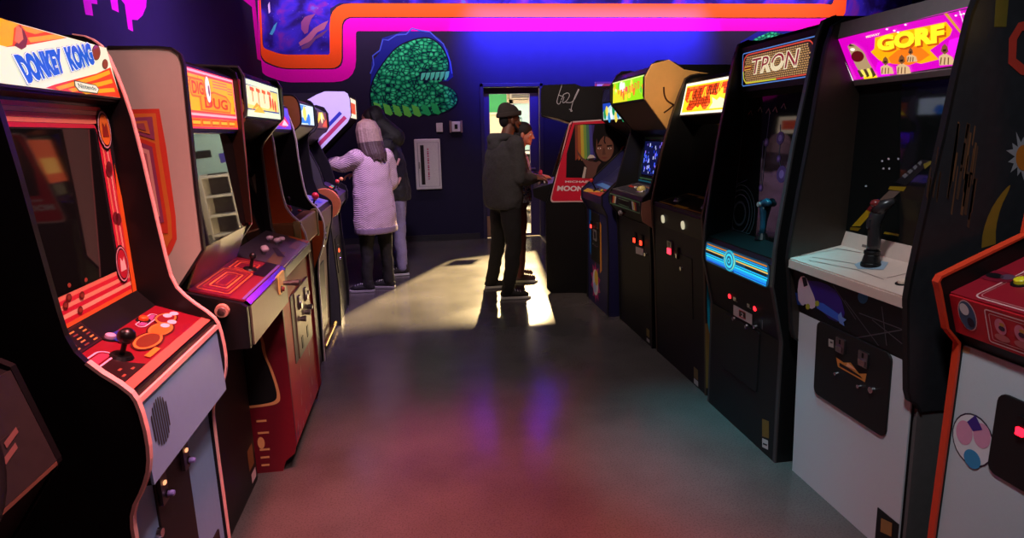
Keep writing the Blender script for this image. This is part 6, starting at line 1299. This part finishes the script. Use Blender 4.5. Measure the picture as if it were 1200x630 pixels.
b.rings([(C0+UP*z+f*o, r*w, f*d) for z, w, d, o in ((.86, .15, .11, 0), (.96, .165, .115, 0), (1.1, .15, .10, .01), (1.28, .175, .115, .015), (1.42, .17, .095, .015), (1.49, .08, .07, .015))])
legs_body(b, hipL, hipR, knL, knR, anL, anR)
for sh_, el_, wr_ in ((shR, elR, wrR), (shL, elL, wrL)): b.chain([sh_, el_, wr_], [.055, .042, .028])
hand(b, wrR, (.95, .2, -.12), (0, -.3, 1), -1, .45, 1.0); hand(b, wrL, (.95, -.05, -.12), (0, .3, 1), 1, .45, 1.0)
b.fuse('body', SKIN_D, t, .0052, 2); eyes(t, P)
HOOD = noise_mat('grey_fleece', (66, 66, 68), .95, .3, 60, .4)
b = Body()
b.rings([(C0+UP*z+f*o, r*w, f*d) for z, w, d, o in ((.845, .20, .165, -.01), (.88, .215, .18, -.015), (.96, .225, .185, -.02), (1.08, .225, .18, -.02), (1.22, .225, .175, -.015), (1.34, .225, .165, -.005), (1.43, .19, .13, .0), (1.50, .095, .09, .005), (1.53, .07, .07, .01))])
for sh_, el_, wr_ in ((shR, elR, wrR), (shL, elL, wrL)): b.chain([sh_, sh_*.5+el_*.5, el_, el_*.4+wr_*.6, wr_-(wr_-el_).normalized()*.03], [.088, .078, .070, .060, .048])
hd = b.fuse('hooded_jacket', HOOD, t, .010, 4, folds=.028)
b = Body(); q0 = C0+UP*1.50
b.chain([q0+r*.085+f*.05+UP*.0, q0+r*.095-f*.04+UP*.005, q0-f*.115-UP*.01, q0-r*.095-f*.04+UP*.005, q0-r*.085+f*.05], [.028, .042, .058, .042, .028]); b.ell(q0-f*.105-UP*.07, (r*.10, f*.05, UP*.085))
b.fuse('hood', HOOD, t, .010, 4)
MB().tube([C0+UP*1.10+f*.17-r*.12, C0+UP*.98+f*.175-r*.0, C0+UP*.98+f*.172+r*.10], .004, 6).build('pocket_seam', HOOD, t)
DENIM = noise_mat('black_denim', (24, 23, 25), .85, .3, 80, .3); pants(t, hipL, hipR, knL, knR, anL, anR, DENIM, 1.0, loose=1.05)
CAPM = noise_mat('brown_knit', (58, 50, 46), .95, .3, 120, .6)
b = Body(); b.ell(P(0, -.022, .062), (hr_*.087, hf_*.108, hu_*.083)); b.ell(P(0, -.05, .085), (hr_*.072, hf_*.075, hu_*.07)); cp = b.fuse('knit_cap', CAPM, t, .006, 3)
rim = [(P(.088*math.cos(a_), -.014+.108*math.sin(a_), .040+.018*math.sin(a_))) for a_ in [k*math.pi/14 for k in range(29)]]
b = Body(); b.chain(rim, [.016]*29); b.chain([q+hu_*.018 for q in rim], [.015]*29); b.fuse('cap_cuff', CAPM, t, .006, 2)
b = Body(); b.chain([P(.064, .004, -.02), P(.058, .03, -.066), P(.044, .060, -.090), P(0, .078, -.104), P(-.044, .060, -.090), P(-.058, .03, -.066), P(-.064, .004, -.02)], [.006, .012, .015, .017, .015, .012, .006]); b.chain([P(-.03, .088, -.05), P(0, .093, -.047), P(.03, .088, -.05)], [.006]*3); b.fuse('beard', noise_mat('black_hair', (20, 16, 15), .9, .3, 150, .5), t, .005, 1)
b = Body(); b.ell(P(0, -.062, .0), (hr_*.066, hf_*.046, hu_*.075)); b.fuse('hair', noise_mat('black_hair', (20, 16, 15), .9, .3, 150, .5), t, .006, 1)
g = MB()
for s_ in (-1, 1):
    g.tube([P(s_*.034+.022*math.cos(k*.5236), .094, .006+.018*math.sin(k*.5236)) for k in range(13)], .0025, 6); g.tube([P(s_*.056, .092, .012), P(s_*.076, .04, .01), P(s_*.080, -.01, .004)], .0025, 6)
g.tube([P(-.012, .096, .010), P(.012, .096, .010)], .0025, 6); g.build('glasses', mat('black_frame', (.015, .015, .015), .3), t)
WS = mat('white_sole', (.62, .62, .62), .5); BLKS = noise_mat('black_mesh', (20, 20, 22), .7, .3, 120, .3)
shoe(t, anR+V(-.075, 0, -anR.z), V(.97, -.05, 0), BLKS, WS, .29); shoe(t, anL+V(-.07, 0, -anL.z), V(.97, .1, 0), BLKS, WS, .28)

# --- the second player beyond him
f = V(1, -.12, 0).normalized(); r = V(f.y, -f.x, 0); C0 = V(1.00, 6.36, 0)
t = person('person in a dark jacket and tie dyed top behind the one in the knit cap', C0, f, None)
hipR = C0+r*.08+UP*.83; hipL = C0-r*.08+UP*.83; knR = V(1.005, 6.27, .45); knL = V(1.03, 6.46, .45); anR = V(.985, 6.26, .08); anL = V(1.0, 6.50, .08)
shR = C0+r*.165+UP*1.31; shL = C0-r*.165+UP*1.31; elR = V(1.06, 6.17, 1.07); wrR = V(1.225, 6.24, 1.10); elL = V(1.08, 6.55, 1.08); wrL = V(1.24, 6.42, 1.10)
HC = C0+f*.075+UP*1.53; hf = V(.93, -.32, -.14)
b = Body(); P, hf_, hu_, hr_ = head(b, HC, hf, UP, .95); b.cap(C0+UP*1.34, HC-UP*.07-f*.015, .05, .048)
b.rings([(C0+UP*z, r*w, f*d) for z, w, d in ((.80, .14, .10), (.9, .15, .105), (1.02, .125, .09), (1.18, .145, .105), (1.30, .14, .085), (1.36, .06, .06))]); legs_body(b, hipL, hipR, knL, knR, anL, anR, .92)
for sh_, el_, wr_ in ((shR, elR, wrR), (shL, elL, wrL)): b.chain([sh_, el_, wr_], [.048, .036, .025])
hand(b, wrR, (.95, .1, -.1), (0, -.2, 1), -1, .5, .9); hand(b, wrL, (.95, -.1, -.1), (0, .2, 1), 1, .5, .9); b.fuse('body', SKIN_M, t, .0052, 2); eyes(t, P, .95)
def tie_mat():
    m = bpy.data.materials.new('tie_dye'); t_, n, l = nt(m); bb_ = n['Principled BSDF']; bb_.inputs['Roughness'].default_value = .9
    tc = n.new('ShaderNodeTexCoord'); a = n.new('ShaderNodeTexNoise'); a.inputs['Scale'].default_value = 14; a.inputs['Distortion'].default_value = 2.5; rr = n.new('ShaderNodeValToRGB'); e = rr.color_ramp.elements
    e[0].position = .35; e[0].color = s2l((40, 50, 150))+(1,); e[1].position = .68; e[1].color = s2l((190, 60, 130))+(1,)
    for p, c in ((.45, (90, 120, 210)), (.52, (210, 210, 230)), (.6, (110, 80, 190))): q = e.new(p); q.color = s2l(c)+(1,)
    l.new(tc.outputs['Object'], a.inputs['Vector']); l.new(a.outputs['Fac'], rr.inputs[0]); l.new(rr.outputs[0], bb_.inputs['Base Color']); return m
b = Body(); b.rings([(C0+UP*z+f*.012, r*w, f*d) for z, w, d in ((.84, .165, .13), (.9, .17, .135), (1.02, .15, .12), (1.18, .16, .128), (1.30, .15, .10), (1.345, .07, .07))]); b.fuse('shirt', tie_mat(), t, .009, 3)
JK = noise_mat('black_jacket', (24, 23, 28), .7, .3, 50, .4); b = Body()
for sg in (-1, 1):
    for z, w, d in ((.80, .13, .10), (.95, .125, .10), (1.1, .115, .095), (1.24, .12, .095)): b.cap(C0+UP*z+r*sg*.11-f*.04, C0+UP*(z+.14)+r*sg*.11-f*.04, .085, .085)
for z in (.80, .94, 1.08, 1.2): b.ell(C0+UP*(z+.05)-f*.05, (r*.185, f*.115, UP*.13))
for sh_, el_, wr_ in ((shR, elR, wrR), (shL, elL, wrL)): b.chain([sh_, el_, wr_-(wr_-el_).normalized()*.03], [.078, .06, .045])
b.fuse('jacket', JK, t, .010, 3)
pants(t, hipL, hipR, knL, knR, anL, anR, noise_mat('red_lit_denim', (92, 44, 50), .85, .25, 80, .3), .9)  # red light on the jeans put into the cloth colour
HR = noise_mat('black_hair', (20, 16, 15), .7, .3, 150, .5)
b = Body(); b.ell(P(0, -.022, .040), (hr_*.080, hf_*.096, hu_*.086)); b.ell(P(0, -.045, -.01), (hr_*.074, hf_*.07, hu_*.08)); b.ell(P(0, -.125, .0), (hr_*.04, hf_*.045, hu_*.05)); b.fuse('hair', HR, t, .006, 2)
SN = noise_mat('patterned_canvas', (70, 44, 56), .8, .8, 60, .3); shoe(t, anR+V(-.06, 0, -anR.z), V(1, -.15, 0), SN, WS, .25); shoe(t, anL+V(-.06, 0, -anL.z), V(1, -.1, 0), SN, WS, .25)

# --- the one in the long pale knit cardigan, reaching to the striped machine
f = V(-.62, .78, 0).normalized(); r = V(f.y, -f.x, 0); C0 = V(-.47, 6.25, 0)
t = person('person with grey hair in a long pale knit cardigan, one arm stretched out', C0, f, None)
hipR = C0+r*.09+UP*.82; hipL = C0-r*.09+UP*.82; knR = V(-.38, 6.28, .44); knL = V(-.565, 6.20, .44); anR = V(-.375, 6.30, .08); anL = V(-.585, 6.19, .08)
shR = C0+r*.165+UP*1.335; shL = C0-r*.165+UP*1.335; elR = C0+r*.25+f*.04+UP*1.07; wrR = C0+r*.20+f*.21+UP*.98; elL = V(-.735, 6.19, 1.27); wrL = V(-.865, 6.22, 1.30)
HC = C0+f*.055+UP*1.545; hf = V(-.72, .66, -.12)
b = Body(); P, hf_, hu_, hr_ = head(b, HC, hf, UP, 1.02); b.cap(C0+UP*1.36, HC-UP*.07-f*.015, .05, .048)
b.rings([(C0+UP*z, r*w, f*d) for z, w, d in ((.78, .15, .11), (.88, .165, .115), (1.02, .14, .10), (1.18, .155, .115), (1.32, .145, .09), (1.38, .06, .06))]); legs_body(b, hipL, hipR, knL, knR, anL, anR, .95)
for sh_, el_, wr_ in ((shR, elR, wrR), (shL, elL, wrL)): b.chain([sh_, el_, wr_], [.05, .038, .026])
hand(b, wrL, (-.97, .1, -.05), (-.1, -.3, 1), 1, .7, .92); hand(b, wrR, (f.x, f.y, -.2), (0, 0, 1), -1, .5, .92); b.fuse('body', SKIN_L, t, .0052, 2); eyes(t, P, .96)
def knit_mat():
    m = bpy.data.materials.new('chevron_knit'); t_, n, l = nt(m); bb_ = n['Principled BSDF']; bb_.inputs['Roughness'].default_value = .95
    tc = n.new('ShaderNodeTexCoord'); sx = n.new('ShaderNodeSeparateXYZ'); l.new(tc.outputs['Object'], sx.inputs[0])
    def M(op, a, b_=None):
        q = n.new('ShaderNodeMath'); q.operation = op
        for i, z in enumerate((a, b_)):
            if z is None: continue
            if isinstance(z, (int, float)): q.inputs[i].default_value = z
            else: l.new(z, q.inputs[i])
        return q.outputs[0]
    ax = M('ADD', M('MULTIPLY', sx.outputs[0], .8), M('MULTIPLY', sx.outputs[1], .6))
    tri = M('PINGPONG', ax, .034); ph = M('ADD', M('MULTIPLY', sx.outputs[2], 1.0), M('MULTIPLY', tri, .8)); w = M('SINE', M('MULTIPLY', ph, 330.0))
    rr = n.new('ShaderNodeValToRGB'); e = rr.color_ramp.elements; e[0].position = .1; e[0].color = s2l((176, 150, 162))+(1,); e[1].position = .8; e[1].color = s2l((224, 200, 208))+(1,)
    l.new(M('ADD', M('MULTIPLY', w, .5), .5), rr.inputs[0]); l.new(rr.outputs[0], bb_.inputs['Base Color'])
    bp = n.new('ShaderNodeBump'); bp.inputs['Strength'].default_value = .5; bp.inputs['Distance'].default_value = .006; l.new(w, bp.inputs['Height']); l.new(bp.outputs[0], bb_.inputs['Normal']); return m
KN = knit_mat(); b = Body()
b.rings([(C0+UP*z+f*o, r*w, f*d) for z, w, d, o in ((.60, .215, .17, -.01), (.64, .222, .178, -.01), (.8, .225, .175, -.01), (.96, .212, .165, -.005), (1.12, .198, .155, 0), (1.26, .19, .145, 0), (1.34, .165, .115, 0), (1.385, .10, .08, .005), (1.40, .06, .06, .01))])
for sh_, el_, wr_, k_ in ((shR, elR, wrR, 1.05), (shL, elL, wrL, 1.0)): b.chain([sh_, sh_*.5+el_*.5, el_, el_*.4+wr_*.6, wr_-(wr_-el_).normalized()*.02], [.088*k_, .084*k_, .076*k_, .066*k_, .056*k_])
cg = b.fuse('cardigan', KN, t, .010, 4, folds=.03)
b = Body(); b.rings([(C0+UP*z-f*.01, r*w, f*d) for z, w, d in ((.598, .220, .176), (.61, .227, .183), (.655, .229, .185), (.665, .222, .178))]); b.fuse('hem_band', noise_mat('grey_knit_hem', (140, 124, 140), .95, .2, 120, .4), t, .008, 2, label='darker ribbed hem')
pants(t, hipL, hipR, knL, knR, anL, anR, noise_mat('black_leggings', (20, 19, 22), .8, .3, 80, .2), .92)
GH = mat('grey_blonde_hair', s2l((150, 128, 116)), .6, var=.45, scale=45, bump=.6); DH = mat('dark_hair_ends', s2l((70, 54, 52)), .6, var=.3, scale=60, bump=.4)
b = Body(); b.ell(P(0, -.026, .040), (hr_*.096, hf_*.104, hu_*.092)); b.ell(P(0, -.06, -.04), (hr_*.098, hf_*.07, hu_*.11)); e2 = Body()
for k in range(19):
    an = math.radians(-20+k*220/18); ca, sa = math.cos(an), -math.sin(an); wob = .012*math.sin(k*2.3); cw = .006*math.sin(k*1.7)
    q = [P(.02*ca, -.02+.02*sa, .136), P(.072*ca, -.024+.078*sa, .108), P((.100+cw)*ca, -.026+.106*sa, .045), P((.106+cw)*ca, -.03+.110*sa, -.04), P((.110+cw)*ca, -.04+.108*sa, -.12), P((.108+cw)*ca, -.06+.110*sa, -.19), P((.10+cw)*ca, -.065+.112*sa, -.25+wob)]
    b.chain(q[:5], [.018, .020, .020, .019, .016]); e2.chain(q[3:], [.017, .019, .017, .008])
b.fuse('hair', GH, t, .005, 1, label='grey blonde hair'); e2.fuse('hair_ends', DH, t, .005, 1, label='dark hair ends')
shoe(t, anL+V(.07, -.01, -anL.z), V(-1, .1, 0), BLKS, mat('grey_sole', (.3, .29, .3), .6), .26); shoe(t, anR+V(.06, -.02, -anR.z), V(-.95, .3, 0), BLKS, mat('grey_sole', (.3, .29, .3), .6), .26)

# --- the one behind, in a black jacket
f = V(-.95, .1, 0).normalized(); r = V(f.y, -f.x, 0); C0 = V(-.27, 6.98, 0)
t = person('person in a black jacket and faded jeans behind the one in the knit cardigan', C0, f, None)
hipR = C0+r*.09+UP*.90; hipL = C0-r*.09+UP*.90; knR = V(-.29, 7.06, .49); knL = V(-.26, 6.90, .49); anR = V(-.28, 7.08, .085); anL = V(-.25, 6.88, .085)
shR = C0+r*.185+UP*1.44+f*.05; shL = C0-r*.185+UP*1.44+f*.05; elR = C0+r*.24+f*.18+UP*1.19; wrR = C0+r*.14+f*.40+UP*1.14; elL = C0-r*.24+f*.18+UP*1.19; wrL = C0-r*.14+f*.40+UP*1.14
HC = C0+f*.24+UP*1.70; hf = V(-.95, .05, -.25)
b = Body(); P, hf_, hu_, hr_ = head(b, HC, hf, UP); b.cap(C0+UP*1.46+f*.05, HC-UP*.07-f*.03, .06, .056)
b.rings([(C0+UP*z+f*o, r*w, f*d) for z, w, d, o in ((.86, .15, .11, 0), (.96, .16, .115, 0), (1.1, .15, .10, .02), (1.28, .17, .115, .04), (1.42, .165, .095, .05), (1.49, .08, .07, .06))]); legs_body(b, hipL, hipR, knL, knR, anL, anR)
for sh_, el_, wr_ in ((shR, elR, wrR), (shL, elL, wrL)): b.chain([sh_, el_, wr_], [.055, .042, .028])
hand(b, wrR, (-.95, -.1, -.1), (0, 0, 1), -1, .5); hand(b, wrL, (-.95, .1, -.1), (0, 0, 1), 1, .5); b.fuse('body', SKIN_M, t, .0052, 2); eyes(t, P)
b = Body(); b.rings([(C0+UP*z+f*o, r*w, f*d) for z, w, d, o in ((.84, .19, .15, 0), (.95, .20, .155, 0), (1.1, .20, .15, .015), (1.28, .21, .15, .035), (1.42, .185, .12, .05), (1.50, .09, .085, .06), (1.53, .065, .065, .065))])
for sh_, el_, wr_ in ((shR, elR, wrR), (shL, elL, wrL)): b.chain([sh_, sh_*.5+el_*.5, el_, wr_-(wr_-el_).normalized()*.03], [.085, .074, .066, .05])
b.fuse('jacket', JK, t, .010, 4, folds=.04)
b = Body(); q0 = C0+UP*1.51+f*.05; b.chain([q0+r*.085+f*.04, q0+r*.09-f*.05, q0-f*.11, q0-r*.09-f*.05, q0-r*.085+f*.04], [.028, .042, .06, .042, .028]); b.ell(P(0, -.085, .03), (hr_*.11, hf_*.09, hu_*.115)); b.ell(P(0, -.07, -.07), (hr_*.11, hf_*.09, hu_*.12)); b.chain([P(-.10, -.06, -.02), P(-.09, -.05, .07), P(0, -.05, .11), P(.09, -.05, .07), P(.10, -.06, -.02)], [.022]*5); b.chain([P(0, -.09, -.06), C0+UP*1.52-f*.02], [.10, .11]); b.fuse('hood', JK, t, .010, 3)
for z_ in (1.30, 1.10): MB().tube([C0-r*.20-f*.08+UP*z_, C0-r*.205-f*.05+UP*(z_-.07)], .012, 8).build('pale_patch', mat('pale_pink_cloth', s2l((200, 150, 150)), .8), t, label='pale pink patch')
pants(t, hipL, hipR, knL, knR, anL, anR, noise_mat('lilac_lit_pale_denim', (130, 124, 160), .85, .2, 60, .3), .98, loose=1.05)  # light jeans with the lilac light put into the cloth colour
b = Body(); b.ell(P(0, -.028, .042), (hr_*.083, hf_*.098, hu_*.088)); b.ell(P(0, -.06, -.02), (hr_*.080, hf_*.06, hu_*.095)); b.fuse('hair', mat('dark_brown_hair', s2l((40, 28, 24)), .6, var=.3, scale=60, bump=.4), t, .006, 2)
shoe(t, anR+V(.07, 0, -anR.z), V(-1, 0, 0), BLKS, WS, .28); shoe(t, anL+V(.07, 0, -anL.z), V(-1, -.1, 0), BLKS, WS, .28)
